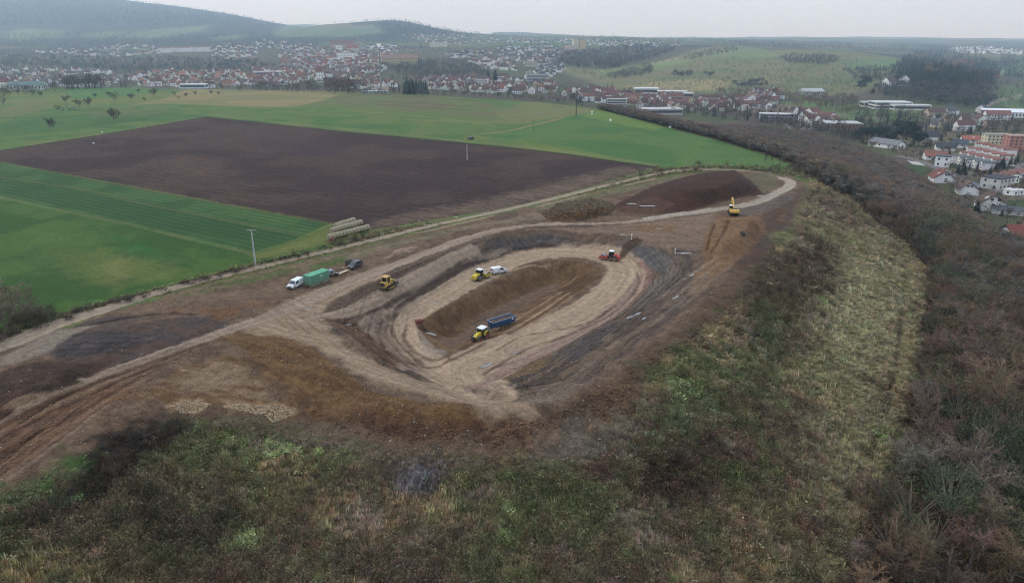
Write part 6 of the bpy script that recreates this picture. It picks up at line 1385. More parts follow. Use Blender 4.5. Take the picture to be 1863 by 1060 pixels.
# apartment blocks
block('apartment_block', 1809, 267, 11, 18, 10, 4, D2(-8), (.60, .57, .40), (.30, .28, .24), 'cream four-storey apartment block', nwin=6)
block('apartment_block', 1843, 276, 11, 14, 12.5, 5, D2(-8), (.42, .21, .16), (.36, .26, .22), 'salmon red apartment tower next to the cream block', nwin=4)
# terraced white houses with curved roofs, row behind row
def curved_unit(w, l, h, rise):
    bw = bmesh.new(); br = bmesh.new(); n_ = 8; prof = [(-w / 2 + w * i / n_, h + rise * math.sin(math.pi * i / n_)) for i in range(n_ + 1)]
    poly_ = [(-w / 2, -2)] + [(x, z) for x, z in prof] + [(w / 2, -2)]
    a = [bw.verts.new((x, -l / 2, z)) for x, z in poly_]; b = [bw.verts.new((x, l / 2, z)) for x, z in poly_]; bw.faces.new(a); bw.faces.new(b[::-1])
    m_ = len(poly_)
    for i in range(m_): bw.faces.new((a[i], a[(i + 1) % m_], b[(i + 1) % m_], b[i]))
    oh = .35; p2 = [(x * (w + .3) / w, z + .04) for x, z in prof]; rings = []
    for yy_ in (-l / 2 - oh, l / 2 + oh): rings.append([br.verts.new((x, yy_, z)) for x, z in p2] + [br.verts.new((x, yy_, z + .3)) for x, z in p2[::-1]])
    k_ = len(rings[0]); br.faces.new(rings[0]); br.faces.new(rings[1][::-1])
    for i in range(k_): br.faces.new((rings[0][i], rings[0][(i + 1) % k_], rings[1][(i + 1) % k_], rings[1][i]))
    return bm_mesh('wall', bw, ['plaster_wall']), bm_mesh('roof', br, ['roof_tiles'])
CU = curved_unit(6.4, 9, 4.6, 1.0)
def wpane(): bm = bmesh.new(); bx_(bm, -.55, .55, -.05, .02, 0, 1.25); return bm_mesh('window', bm, ['window_glass'])
WP = wpane(); ORD = ['leftmost', 'second', 'third', 'fourth', 'fifth', 'sixth']
def terrace(a, b, n_, roof, words, zs=0):
    pa, pb = pick(*a), pick(*b)
    for i in range(n_):
        q = pa.lerp(pb, i / max(1, n_ - 1)); d = pb - pa; rz = math.atan2(d.y, d.x)
        if math.sin(rz - math.pi / 2) > 0: pass
        o = empty('terraced_house', (q.x, q.y, float(ground(q.x, q.y))), rz - .35, '%s white terraced house of the %s row with shallow curved roof' % (ORD[i], words), 'house', 'terraced houses with curved roofs')
        wl = link('wall', CU[0], o); wl['wallc'] = list(jit(WHT, rnd, .04)); rf = link('roof', CU[1], o); rf['tint'] = list(jit(roof, rnd, .1))
        for x in (-1.5, 1.5):
            for z in (.8, 3.0): link('window', WP, o, (x, -4.5, z))
terrace((1784, 272), (1834, 284), 5, (.24, .11, .09), 'hindmost')
terrace((1770, 281), (1828, 295), 5, (.25, .12, .10), 'second')
terrace((1758, 290), (1815, 303), 5, (.24, .12, .10), 'third')
terrace((1742, 296), (1797, 309), 5, (.12, .13, .13), 'front')
terrace((1818, 334), (1866, 324), 4, (.20, .11, .09), 'nearest')
# streets and garden bits
def sheet(name, px_list, m, lift=.06, struct=True, world=None):
    w = PK(px_list) if world is None else world; bm = bmesh.new()
    w = np.array(w); n_ = len(w); c_ = w.mean(0); ring_ = [bm.verts.new((x, y, float(ground(x, y)) + lift)) for x, y in w]; mid = [bm.verts.new((x, y, float(ground(x, y)) + lift)) for x, y in (w + c_) / 2]; c0 = bm.verts.new((c_[0], c_[1], float(ground(*c_)) + lift))
    for i in range(n_): j = (i + 1) % n_; bm.faces.new((ring_[i], ring_[j], mid[j], mid[i])); bm.faces.new((mid[i], mid[j], c0))
    o = link(name, bm_mesh(name, bm, [m])); o['kind'] = 'structure'; return o
mat('street_asphalt', (118, 112, 110), .9, 0, .15, .4, .2); mat('lawn', (66, 82, 52), .95, 0, .2, .6, .1); mat('pale_paving', (176, 174, 168), .9, 0, .1, 1)
def ribbon(name, px_line, width, m, lift=.25):
    c = smooth_line(PK(px_line), 8); t = np.gradient(c, axis=0); t /= np.hypot(t[:, 0], t[:, 1])[:, None]; nrm_ = np.stack([-t[:, 1], t[:, 0]], -1); bm = bmesh.new(); rows_ = []
    for i in range(len(c)): rows_.append([bm.verts.new((*(c[i] + nrm_[i] * s * width / 2), float(ground(*(c[i] + nrm_[i] * s * width / 2))) + lift)) for s in (-1, 0, 1)])
    for i in range(len(c) - 1):
        for k in (0, 1): bm.faces.new((rows_[i][k], rows_[i][k + 1], rows_[i + 1][k + 1], rows_[i + 1][k]))
    o = link(name, bm_mesh(name, bm, [m])); o['kind'] = 'structure'; return o
ribbon('street', [(1630, 284), (1660, 290), (1690, 300), (1722, 313), (1745, 326), (1790, 342), (1830, 352), (1880, 360)], 7, 'street_asphalt')
ribbon('street', [(1590, 262), (1620, 266), (1655, 262), (1680, 258)], 5, 'street_asphalt'); ribbon('street', [(1850, 330), (1858, 300), (1880, 285)], 6, 'street_asphalt')
sheet('lawn', [(1632, 300), (1680, 302), (1695, 310), (1672, 322), (1640, 316)], 'lawn', .3); sheet('paving', [(1650, 293), (1672, 296), (1684, 303), (1660, 300)], 'pale_paving', .38)
sheet('lawn', [(1832, 366), (1870, 362), (1880, 385), (1850, 384)], 'lawn', .3); sheet('lawn', [(1845, 440), (1880, 438), (1880, 460), (1850, 456)], 'lawn', .3)
sheet('car_park', [(1425, 226), (1480, 226), (1488, 236), (1430, 238)], 'street_asphalt', .3)

# ---- trees of the estate and the valley, one by one
CONL = [(1641, 264, 46, 2.0, 'huge dark round-topped evergreen above the wood'), (1605, 258, 30, 1.2, 'dark fir left of the huge evergreen'), (1588, 256, 26, 1.1, 'dark fir second left of the huge evergreen'), (1570, 256, 26, 1.2, 'dark fir third left of the huge evergreen'), (1555, 252, 22, 1.1, 'leftmost dark fir of the group at the pale roofed hall'),
        (1620, 262, 24, 1.2, 'small dark fir tucked against the huge evergreen'), (1671, 266, 26, .8, 'slender yellowish evergreen right of the huge evergreen'), (1765, 243, 18, 1.0, 'pointed fir behind the orange red roof'), (1745, 236, 16, 1.0, 'pointed fir between the valley houses'),
        (1797, 335, 38, .8, 'slender dark fir beside the grey flat-roofed house'), (1776, 386, 26, 1.3, 'dark fir in front of the large white house'), (1822, 393, 16, .8, 'small fir in front of the slate annex'), (1846, 436, 20, 1.4, 'round dark evergreen in front of the red roofed house'),
        (1812, 312, 20, 1.5, 'dark evergreen right of the terraced houses'), (1822, 306, 22, 1.5, 'second dark evergreen right of the terraced houses'), (1838, 300, 22, 1.3, 'third dark evergreen under the salmon tower'), (1850, 296, 20, 1.3, 'dark evergreen at the corner of the salmon tower'), (1742, 316, 22, 1.4, 'dark evergreen between the cube house and the terraces'), (1752, 318, 24, 1.5, 'dark green tree in front of the terraces'), (1722, 288, 16, 1.4, 'dark hedge tree behind the cube house'),
        (1409, 172, 16, .8, 'tall fir at the foot of the orchard hillside'), (1416, 184, 16, 1.0, 'second fir at the foot of the orchard hillside'), (1402, 184, 12, .8, 'small fir at the foot of the orchard hillside'), (1355, 178, 12, .9, 'pointed fir beside the valley road'), (1300, 212, 16, 1.1, 'dark fir by the flat hall in the valley'), (1367, 200, 9, .8, 'small fir among the valley houses'),
        (1113, 168, 18, 1.1, 'right one of two dark firs on the valley edge'), (1105, 167, 15, 1.0, 'left one of two dark firs on the valley edge'), (888, 150, 26, 1.2, 'tall dark fir left of the town slope'), (901, 148, 26, 1.0, 'tall dark fir right of its neighbour on the town slope'), (221, 159, 20, .8, 'pointed fir on the crest at the left'),
        (1565, 165, 18, 1.9, 'round dark evergreen on the meadow below the hillside'), (1572, 158, 20, 1.2, 'dark evergreen beside the round one on the meadow'), (1588, 170, 12, 1.5, 'low dark evergreen right of the meadow trees')]
for px, py, h, sx, lb in CONL:
    p = pick(px, py); hh = px_size(p, h)
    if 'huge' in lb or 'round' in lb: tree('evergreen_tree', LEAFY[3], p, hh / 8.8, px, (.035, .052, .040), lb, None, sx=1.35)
    else: tree('fir_tree', CONI[px % 3], p, hh / 10.8, px, jit((.15, .14, .05) if 'yellowish' in lb else (.035, .052, .038), rnd), lb, None, sx=sx)
for px, py, h, k_, c_, lb in [(1690, 322, 14, 4, PURP, 'bare garden tree left of the red brown roof'), (1740, 340, 26, 1, GREY, 'bare tree in front of the half hidden house'), (1752, 350, 28, 3, BROWN, 'wide bare tree in front of the half hidden house'), (1730, 350, 24, 0, PURP, 'bare tree left of the half hidden house'), (1783, 332, 26, 6, (.16, .09, .075), 'reddish bare tree behind the large white house'), (1840, 352, 22, 3, BROWN, 'bare round tree behind the slate annex'),
                              (1858, 340, 20, 1, BROWN, 'bare tree at the right frame edge'), (1728, 312, 16, 4, OLV, 'half leafless tree by the cube house'), (1600, 254, 16, 6, PURP, 'bare tree above the long barn-like house'), (1637, 280, 16, 0, PURP, 'bare tree against the white barn gable'), (1585, 275, 22, 3, PURP, 'bare tree left of the barn-like house'),
                              (1410, 176, 20, 3, (.13, .08, .06), 'rusty dome-shaped tree in the valley'), (1337, 200, 20, 6, (.15, .07, .06), 'dark red dome-shaped tree among the valley houses'), (1548, 196, 22, 1, PURP, 'large bare tree on the valley meadow left of the school'), (1605, 206, 20, 0, PURP, 'bare tree in front of the school'), (1520, 200, 18, 3, PURP, 'dense bare tree group member by the meadow')]:
    p = pick(px, py); hh = px_size(p, h); tree('bare_tree', BARE[k_], p, hh / 9.5, px, jit(c_, rnd), lb, None, sx=1.15)
# ---- far trees: the town's greenery, hedges and woods as masses
ft = []
def far_area(pg, n_, kinds, cols, smin, smax):
    a_ = np.array(pg, float); got = 0; tries = 0; n_ = int(n_ * (1.5 if pg[0][1] > 60 else 1.0))
    while got < n_ and tries < n_ * 12:
        tries += 1; px = rnd.uniform(a_[:, 0].min(), a_[:, 0].max()); py = rnd.uniform(a_[:, 1].min(), a_[:, 1].max())
        if _inside(px, py, a_): p = fastpick(px, py); ft.append((p, rnd.choice(kinds), rnd.uniform(smin, smax), jit(rnd.choice(cols), rnd, .3))); got += 1
def _inside(px, py, a_):
    c = False; n_ = len(a_); j = n_ - 1
    for i in range(n_):
        if (a_[i, 1] > py) != (a_[j, 1] > py) and px < (a_[j, 0] - a_[i, 0]) * (py - a_[i, 1]) / (a_[j, 1] - a_[i, 1]) + a_[i, 0]: c = not c
        j = i
    return c
TSF = TS[::3]
def fastpick(px, py):
    u = (px - CX) / FPX; v = (CY - py) / FPX; dy = math.cos(PITCH) + v * math.sin(PITCH); dz = -math.sin(PITCH) + v * math.cos(PITCH)
    g = ground(u * TSF, dy * TSF); b_ = np.nonzero(CAMZ + TSF * dz < g)[0]; i = b_[0] if len(b_) else len(TSF) - 1; i = max(i, 1)
    a = CAMZ + TSF[i - 1] * dz - g[i - 1]; c = g[i] - (CAMZ + TSF[i] * dz); t = TSF[i - 1] + (TSF[i] - TSF[i - 1]) * min(1, max(0, a / (a + c + 1e-9)))
    X_, Y_ = u * t, dy * t; return (X_, Y_, float(ground(X_, Y_)))
BK = [0, 1, 2]; PB = (.085, .068, .060); PB2 = (.10, .075, .062); DK = (.05, .05, .042); GN = (.035, .05, .034); RS = (.16, .08, .05)
far_area([(0, 104), (100, 104), (300, 106), (450, 112), (505, 122), (470, 132), (300, 132), (235, 134), (120, 126), (0, 124)], 620, BK + [3, 4], [PB, PB2, DK, GN], .9, 1.5)
far_area([(0, 76), (200, 76), (460, 66), (560, 70), (740, 66), (740, 82), (600, 82), (460, 84), (280, 82), (100, 88), (0, 100)], 520, BK + [4], [PB, DK, GN], .9, 1.5)
far_area([(0, 128), (230, 134), (470, 130), (720, 140), (1000, 150), (1010, 172), (700, 166), (400, 160), (0, 162)], 460, BK + [3, 4], [PB, PB2, DK, RS], .6, 1.1)
far_area([(0, 160), (110, 160), (120, 166), (0, 176)], 60, BK, [PB], .6, 1)
far_area([(112, 158), (186, 156), (186, 162), (114, 164)], 42, BK, [PB2], 1.6, 2.1)
far_area([(590, 164), (655, 164), (660, 168), (590, 168)], 26, BK, [PB2, (.13, .07, .06)], 1.5, 2.0); far_area([(735, 168), (776, 169), (776, 172), (735, 172)], 24, [4, 5], [GN], 1.3, 2.0)
far_area([(470, 160), (520, 162), (580, 166), (560, 168), (470, 166)], 26, BK, [PB], .9, 1.5); far_area([(380, 160), (900, 172), (1060, 188), (1060, 193), (900, 180), (380, 164)], 190, BK, [PB, DK, PB2], .5, .95)
far_area([(700, 112), (850, 112), (880, 130), (900, 140), (780, 146), (720, 138), (690, 124)], 420, BK, [PB, PB2, DK], .9, 1.5)
far_area([(505, 96), (740, 92), (745, 130), (600, 130), (505, 124)], 150, BK + [4], [PB, DK, GN], .6, .9)
far_area([(740, 66), (900, 68), (1040, 74), (1040, 100), (900, 110), (800, 96), (740, 92)], 360, BK + [4], [PB, DK, GN], .8, 1.3)
far_area([(900, 60), (1240, 64), (1300, 68), (1240, 78), (1040, 74), (900, 70)], 420, BK, [PB, DK], 1.0, 1.6)
far_area([(1028, 96), (1200, 82), (1240, 88), (1180, 112), (1110, 128), (1040, 124), (1015, 112)], 620, BK + [3], [PB, PB2, DK, GN, (.12, .07, .05)], 1.0, 1.6)
far_area([(1100, 142), (1180, 118), (1190, 128), (1180, 138), (1120, 146)], 160, BK, [PB2, PB], .9, 1.3)
far_area([(1240, 108), (1290, 92), (1330, 84), (1345, 92), (1300, 104), (1250, 112)], 120, BK, [PB, DK], .8, 1.2)
far_area([(1240, 70), (1420, 74), (1620, 82), (1720, 92), (1700, 100), (1600, 94), (1500, 90), (1380, 86), (1290, 78)], 620, BK + [4], [PB, DK, (.12, .07, .05)], 1.0, 1.6)
far_area([(1415, 108), (1440, 102), (1520, 104), (1530, 112), (1500, 120), (1440, 118)], 200, BK, [PB, DK], .9, 1.3)
far_area([(1640, 112), (1660, 98), (1700, 92), (1760, 96), (1800, 112), (1820, 130), (1810, 150), (1760, 160), (1640, 150), (1620, 130)], 560, [4, 5, 0, 1], [GN, GN, DK], 1.3, 2.1)
far_area([(1650, 106), (1690, 102), (1680, 110)], 16, [3], [(.26, .12, .05)], 1.2, 1.7); far_area([(1722, 112), (1770, 112), (1770, 124), (1730, 126)], 34, [3], [(.28, .13, .06)], 1.2, 1.8); far_area([(1680, 128), (1720, 124), (1716, 138), (1680, 140)], 30, [3], [(.22, .15, .07)], 1.1, 1.6); far_area([(1760, 132), (1815, 128), (1818, 148), (1770, 150)], 36, [3, 0], [(.19, .09, .06)], 1.1, 1.6)
far_area([(1590, 160), (1700, 152), (1800, 156), (1812, 190), (1780, 200), (1700, 190), (1640, 184), (1600, 176)], 340, BK + [3], [PB, PB2, DK, GN], .9, 1.4)
far_area([(1530, 128), (1620, 124), (1660, 136), (1640, 150), (1560, 150)], 160, BK + [4], [PB, DK, GN], .8, 1.3)
far_area([(1300, 168), (1420, 172), (1560, 180), (1560, 200), (1420, 196), (1300, 186)], 190, BK, [PB, PB2, RS], .8, 1.3)
far_area([(1020, 160), (1160, 168), (1300, 186), (1460, 206), (1540, 226), (1680, 228), (1700, 240), (1560, 250), (1400, 226), (1200, 206), (1040, 184)], 420, BK + [3, 4], [PB, PB2, DK, (.12, .09, .05)], .6, 1.1)
far_area([(1560, 204), (1863, 220), (1900, 240), (1700, 240), (1560, 226)], 120, BK + [4], [PB, DK, GN], .6, 1.1); far_area([(1800, 150), (1863, 150), (1900, 200), (1820, 200)], 70, BK, [PB, DK], .8, 1.2); far_area([(1820, 100), (1900, 104), (1900, 150), (1820, 140)], 260, BK + [4], [DK, PB, GN], 1.0, 1.6)
far_area([(0, 130), (235, 136), (470, 132), (600, 136), (700, 130), (700, 160), (470, 162), (0, 160)], 240, BK, [PB, PB2, DK, RS], .7, 1.2)
far_area([(505, 82), (740, 82), (760, 128), (600, 130), (505, 126)], 170, BK, [PB, PB2, DK], .7, 1.1)
far_area([(770, 140), (1020, 150), (1100, 164), (1240, 180), (1420, 186), (1420, 204), (1240, 204), (1040, 184), (780, 162)], 260, BK, [PB, PB2, DK, RS], .6, 1.05)
far_area([(900, 84), (1026, 88), (1020, 130), (900, 110)], 120, BK + [4], [PB, DK], .6, 1.0)
far_area([(1650, 236), (1863, 244), (1900, 330), (1863, 350), (1780, 330), (1660, 285)], 46, [0, 1, 2, 4], [PB, PB2, GN, RS], .5, .9)
far_area([(1690, 316), (1780, 345), (1863, 400), (1890, 440), (1863, 440), (1740, 362)], 30, BK, [PB, PB2, (.12, .1, .06)], .5, .8)
far_area([(1400, 214), (1520, 238), (1600, 250), (1640, 262), (1590, 268), (1500, 252), (1400, 234)], 150, BK + [4], [PB, PB2, DK, (.12, .09, .05)], .5, .95)
far_area([(1480, 186), (1700, 205), (1863, 230), (1863, 240), (1700, 232), (1480, 208)], 150, BK, [PB, PB2, DK, RS], .6, 1.1)
far_area([(1640, 240), (1780, 232), (1863, 238), (1863, 250), (1780, 246), (1660, 256)], 60, BK + [4], [PB, PB2, DK, GN], .5, .85)
# orchard trees on the hillside
far_area([(1120, 165), (1200, 148), (1300, 140), (1400, 130), (1540, 128), (1560, 170), (1450, 176), (1300, 172)], 330, BK, [PB, PB2, (.09, .085, .055)], .4, .85)
far_area([(1200, 140), (1260, 112), (1400, 100), (1500, 96), (1600, 110), (1540, 130), (1400, 130), (1290, 138)], 150, BK, [PB, (.08, .08, .05)], .4, .9)
far_area([(1020, 124), (1120, 128), (1100, 146), (1030, 134)], 40, BK, [PB, (.08, .08, .05)], .5, .9)
far_area([(1220, 134), (1260, 132), (1256, 140), (1222, 140)], 30, [3, 0], [DK], .8, 1.1); far_area([(1275, 134), (1300, 134), (1300, 140), (1275, 140)], 12, [3, 0], [DK], .7, 1.0); far_area([(1330, 152), (1390, 148), (1400, 158), (1340, 162)], 50, [0, 3], [PB, DK], .7, 1.0)
# garden shrubs among the near houses
far_area([(1560, 250), (1700, 232), (1863, 240), (1900, 300), (1760, 320), (1640, 290)], 90, [0, 1, 3, 4], [(.06, .07, .04), PB, DK, GN], .4, .75)
far_area([(1600, 276), (1700, 300), (1770, 350), (1863, 420), (1900, 420), (1900, 280), (1760, 320), (1700, 280), (1640, 262)], 200, [0, 1, 3], [(.06, .07, .04), PB, DK], .18, .42)
# woods on the big hills
def hill_trees(pg, n_, smin, smax, ks=BK, cs=(PB, DK, GN)): far_area(pg, n_, ks, list(cs), smin, smax)
hill_trees([(560, 42), (640, 40), (700, 32), (740, 32), (800, 52), (880, 62), (860, 66), (760, 66), (700, 64), (680, 50), (700, 40), (640, 43), (560, 46)], 700, 1.4, 2.2)
hill_trees([(0, 4), (150, 0), (300, 0), (430, 18), (520, 42), (500, 52), (380, 46), (200, 46), (0, 50)], 2600, 1.6, 2.6)
hill_trees([(0, 64), (200, 60), (460, 60), (470, 70), (200, 76), (0, 78)], 300, 1.2, 2.0)
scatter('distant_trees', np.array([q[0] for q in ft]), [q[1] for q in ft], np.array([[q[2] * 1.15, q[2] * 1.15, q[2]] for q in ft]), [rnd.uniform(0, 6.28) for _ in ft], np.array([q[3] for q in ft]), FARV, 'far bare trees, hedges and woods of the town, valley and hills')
# ================================================================ MACHINES, VEHICLES AND SITE OBJECTS
mat('yellow_paint', (206, 182, 52), .5, 0, .14, 1.5); mat('tan_paint', (206, 170, 92), .55, 0, .22, 1.5); mat('excavator_yellow', (226, 188, 92), .5, 0, .18, 1.5); mat('red_paint', (190, 62, 44), .5, 0, .12, 1.5)
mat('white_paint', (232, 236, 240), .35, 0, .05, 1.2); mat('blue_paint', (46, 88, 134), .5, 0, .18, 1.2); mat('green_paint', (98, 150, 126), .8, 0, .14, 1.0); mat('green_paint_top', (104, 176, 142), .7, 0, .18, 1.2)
mat('dark_grey_paint', (58, 66, 80), .3, .3, .08, 1.5); mat('black_plastic', (34, 33, 34), .7, 0, .15, 3); mat('tyre_rubber', (44, 40, 38), .9, 0, .35, 4); mat('muddy_rim', (140, 120, 108), .7, 0, .3, 4); mat('red_rim', (150, 78, 66), .7, 0, .3, 4)
mat('steel', (150, 146, 142), .4, .7, .25, 3); mat('dark_steel', (70, 66, 64), .6, .4, .25, 3); mat('cab_glass', (34, 42, 50), .12, 0, .2, 1, .9); mat('chrome_light', (230, 230, 220), .25, 0, .05, 2, .8)
mat('straw', (170, 160, 136), .95, 0, .3, 6, .1, .5); mat('pale_wood', (206, 184, 158), .85, 0, .15, 3); mat('concrete_pole', (168, 172, 172), .85, 0, .12, 1.5); mat('film_white', (228, 230, 226), .5, 0, .06, 2)
mat('load_soil', (98, 84, 74), .95, 0, .35, 2.2, .1, .8); mat('headlamp', (225, 228, 230), .15, 0, .05, 2, .9); mat('tail_red', (150, 30, 26), .3, 0, .05, 2); mat('orange_paint', (216, 110, 30), .5); mat('brick_red', (130, 76, 70), .9, 0, .3, 4)
mat('muddy_yellow', (170, 140, 70), .8, 0, .3, 3); mat('grey_paint', (158, 166, 180), .5, 0, .15, 2)
def cyl(bm, c, ax, r, w, n=20, mi=0, r2=None):
    M_ = {'x': Matrix.Rotation(math.pi / 2, 4, 'Y'), 'y': Matrix.Rotation(math.pi / 2, 4, 'X'), 'z': Matrix.Identity(4)}[ax]
    g = bmesh.ops.create_cone(bm, cap_ends=True, segments=n, radius1=r, radius2=r if r2 is None else r2, depth=w, matrix=Matrix.Translation(c) @ M_)
    for f in {f for v in g['verts'] for f in v.link_faces}: f.material_index = mi
def prism(bm, prof, y0, y1, mi=0, bev=0, inset=0):
    """profile in x,z pushed from y0 to y1; inset narrows the upper part (tumblehome)"""
    zmax = max(p[1] for p in prof); zmin = min(p[1] for p in prof)
    def yy(y, z): return y - math.copysign(inset * max(0, (z - zmin) / (zmax - zmin + 1e-6)), y) if inset else y
    a = [bm.verts.new((x, yy(y0, z), z)) for x, z in prof]; b = [bm.verts.new((x, yy(y1, z), z)) for x, z in prof]; n = len(prof); fs = [bm.faces.new(a), bm.faces.new(b[::-1])]
    for i in range(n): fs.append(bm.faces.new((a[i], b[i], b[(i + 1) % n], a[(i + 1) % n])))
    if bev:
        r_ = bmesh.ops.bevel(bm, geom=list({e for f in fs for e in f.edges}), offset=bev, segments=2, affect='EDGES', profile=.6)
        fs = [f for f in fs if f.is_valid] + list(r_['faces'])
    for f in fs: f.material_index = mi
def beam(bm, a, b, w, h=None, mi=0):
    a = Vector(a); b = Vector(b); h = h or w; q = (b - a).to_track_quat('Z', 'Y').to_matrix(); L = (b - a).length; vs = []
    for z in (0, L):
        for x, y in ((-w / 2, -h / 2), (w / 2, -h / 2), (w / 2, h / 2), (-w / 2, h / 2)): vs.append(bm.verts.new(a + q @ Vector((x, y, z))))
    for f in ((3, 2, 1, 0), (4, 5, 6, 7), (0, 1, 5, 4), (1, 2, 6, 5), (2, 3, 7, 6), (3, 0, 4, 7)): bm.faces.new([vs[i] for i in f]).material_index = mi
def P_(name, parent, mats, fn, loc=None, smooth=False):
    bm = bmesh.new(); fn(bm); me = bm_mesh(name, bm, mats if isinstance(mats, (list, tuple)) else [mats])
    if smooth:
        for p in me.polygons: p.use_smooth = True
    return link(name, me, parent, loc)
WH = {}
def wheel(parent, x, y, r, w, rim='muddy_rim', tread=True):
    key = (r, w, rim)
    if key not in WH:
        bm = bmesh.new(); n = 28; prof = [(.60 * r, -.42 * w), (.80 * r, -.5 * w), (.97 * r, -.42 * w), (r, -.2 * w), (r, .2 * w), (.97 * r, .42 * w), (.80 * r, .5 * w), (.60 * r, .42 * w)]; rg = []
        for i in range(n): a = 2 * math.pi * i / n; k = 1.0 if (i % 2 == 0 or not tread) else .965; rg.append([bm.verts.new((q * k * math.cos(a), t, q * k * math.sin(a))) for q, t in prof])
        for i in range(n):
            for k in range(len(prof) - 1): bm.faces.new((rg[i][k], rg[(i + 1) % n][k], rg[(i + 1) % n][k + 1], rg[i][k + 1]))
        t_ = bm_mesh('wheel', bm, ['tyre_rubber']); bm = bmesh.new(); cyl(bm, (0, 0, 0), 'y', .61 * r, .55 * w, 18); cyl(bm, (0, 0, 0), 'y', .2 * r, .75 * w, 10)
        WH[key] = (t_, bm_mesh('rim', bm, [rim]))
    t_ = link('wheel', WH[key][0], parent, (x, y, r)); link('rim', WH[key][1], t_); return t_
def head_px(a, b):
    """heading of something whose rear stands at picture point a and front at b"""
    pa, pb = pick(*a), pick(*b); return math.atan2(pb.y - pa.y, pb.x - pa.x)
def site(name, px, py, rz, label, cat, group=None, scale=1, lift=0.0):
    p = pick(px, py); zs = [float(ground(p.x + dx, p.y + dy)) for dx, dy in ((0, 0), (.8, .8), (-.8, .8), (.8, -.8), (-.8, -.8))]
    return empty(name, (p.x, p.y, sum(zs) / 5 + .04 + lift), rz, label, cat, group, scale)
# ---- tractor
rz = head_px((925, 592), (866, 622)); o = site('tractor', 876, 616, rz, 'yellow farm tractor with a white cab roof pulling the blue tipping trailer', 'tractor', None, .92)
P_('bonnet', o, 'yellow_paint', lambda bm: prism(bm, [(.35, 1.0), (2.75, .95), (2.85, 1.25), (2.6, 1.62), (1.5, 1.85), (.35, 1.92)], -.45, .45, 0, .06, .08))
P_('grille', o, 'black_plastic', lambda bm: bx_(bm, 2.80, 2.92, -.36, .36, .98, 1.45))
for s in (-1, 1): P_('headlight', o, 'headlamp', lambda bm: bx_(bm, 2.78, 2.88, s * .28 - .1, s * .28 + .1, 1.46, 1.56))
P_('chassis', o, 'dark_steel', lambda bm: (bx_(bm, -1.2, 2.7, -.28, .28, .62, 1.0), beam(bm, (1.95, -.8, .68), (1.95, .8, .68), .2), beam(bm, (-.7, -.8, .95), (-.7, .8, .95), .3), bx_(bm, 2.7, 3.25, -.4, .4, .55, .95), bx_(bm, .2, 1.0, -.75, -.3, .55, .95), bx_(bm, .2, 1.0, .3, .75, .55, .95)))
P_('cab', o, 'cab_glass', lambda bm: prism(bm, [(-1.15, 1.25), (.35, 1.15), (.55, 1.5), (.45, 2.62), (-1.05, 2.62)], -.78, .78, 0, .03, .06))
for x, y in ((.47, -.76), (.47, .76), (-1.1, -.76), (-1.1, .76), (-.35, -.8), (-.35, .8)): P_('cab_post', o, 'black_plastic', lambda bm: beam(bm, (x, y, 1.2), (x * .96, y * .95, 2.66), .08))
P_('cab_roof', o, 'white_paint', lambda bm: prism(bm, [(-1.3, 2.62), (.72, 2.62), (.62, 2.84), (-1.2, 2.86)], -.88, .88, 0, .05, .08))
P_('beacon', o, 'orange_paint', lambda bm: cyl(bm, (-1.0, .7, 2.98), 'z', .07, .2, 10)); P_('exhaust', o, 'dark_steel', lambda bm: cyl(bm, (.75, -.62, 2.1), 'z', .06, 1.4, 10))
for s in (-1, 1):
    P_('fender', o, 'yellow_paint', lambda bm: prism(bm, [(-.7 + 1.08 * math.cos(a), .95 + 1.08 * math.sin(a)) for a in np.linspace(.35, 2.9, 9)] + [(-.7 + 1.01 * math.cos(a), .95 + 1.01 * math.sin(a)) for a in np.linspace(2.9, .35, 9)], s * .72, s * 1.28))
    P_('mirror', o, 'black_plastic', lambda bm: (beam(bm, (.5, s * .8, 2.3), (.55, s * 1.25, 2.35), .03), bx_(bm, .52, .58, s * 1.25 - .1, s * 1.25 + .1, 2.1, 2.45)))
    P_('cab_step', o, 'black_plastic', lambda bm: bx_(bm, .05, .5, s * .85 - .12, s * .85 + .12, .6, .68))
    wheel(o, -.7, s * .98, .95, .62, 'red_rim'); wheel(o, 1.95, s * .98, .70, .5, 'red_rim')
    P_('mudguard', o, 'black_plastic', lambda bm: prism(bm, [(1.95 + .8 * math.cos(a), .72 + .8 * math.sin(a)) for a in np.linspace(.7, 2.4, 6)] + [(1.95 + .76 * math.cos(a), .72 + .76 * math.sin(a)) for a in np.linspace(2.4, .7, 6)], s * .76, s * 1.2))
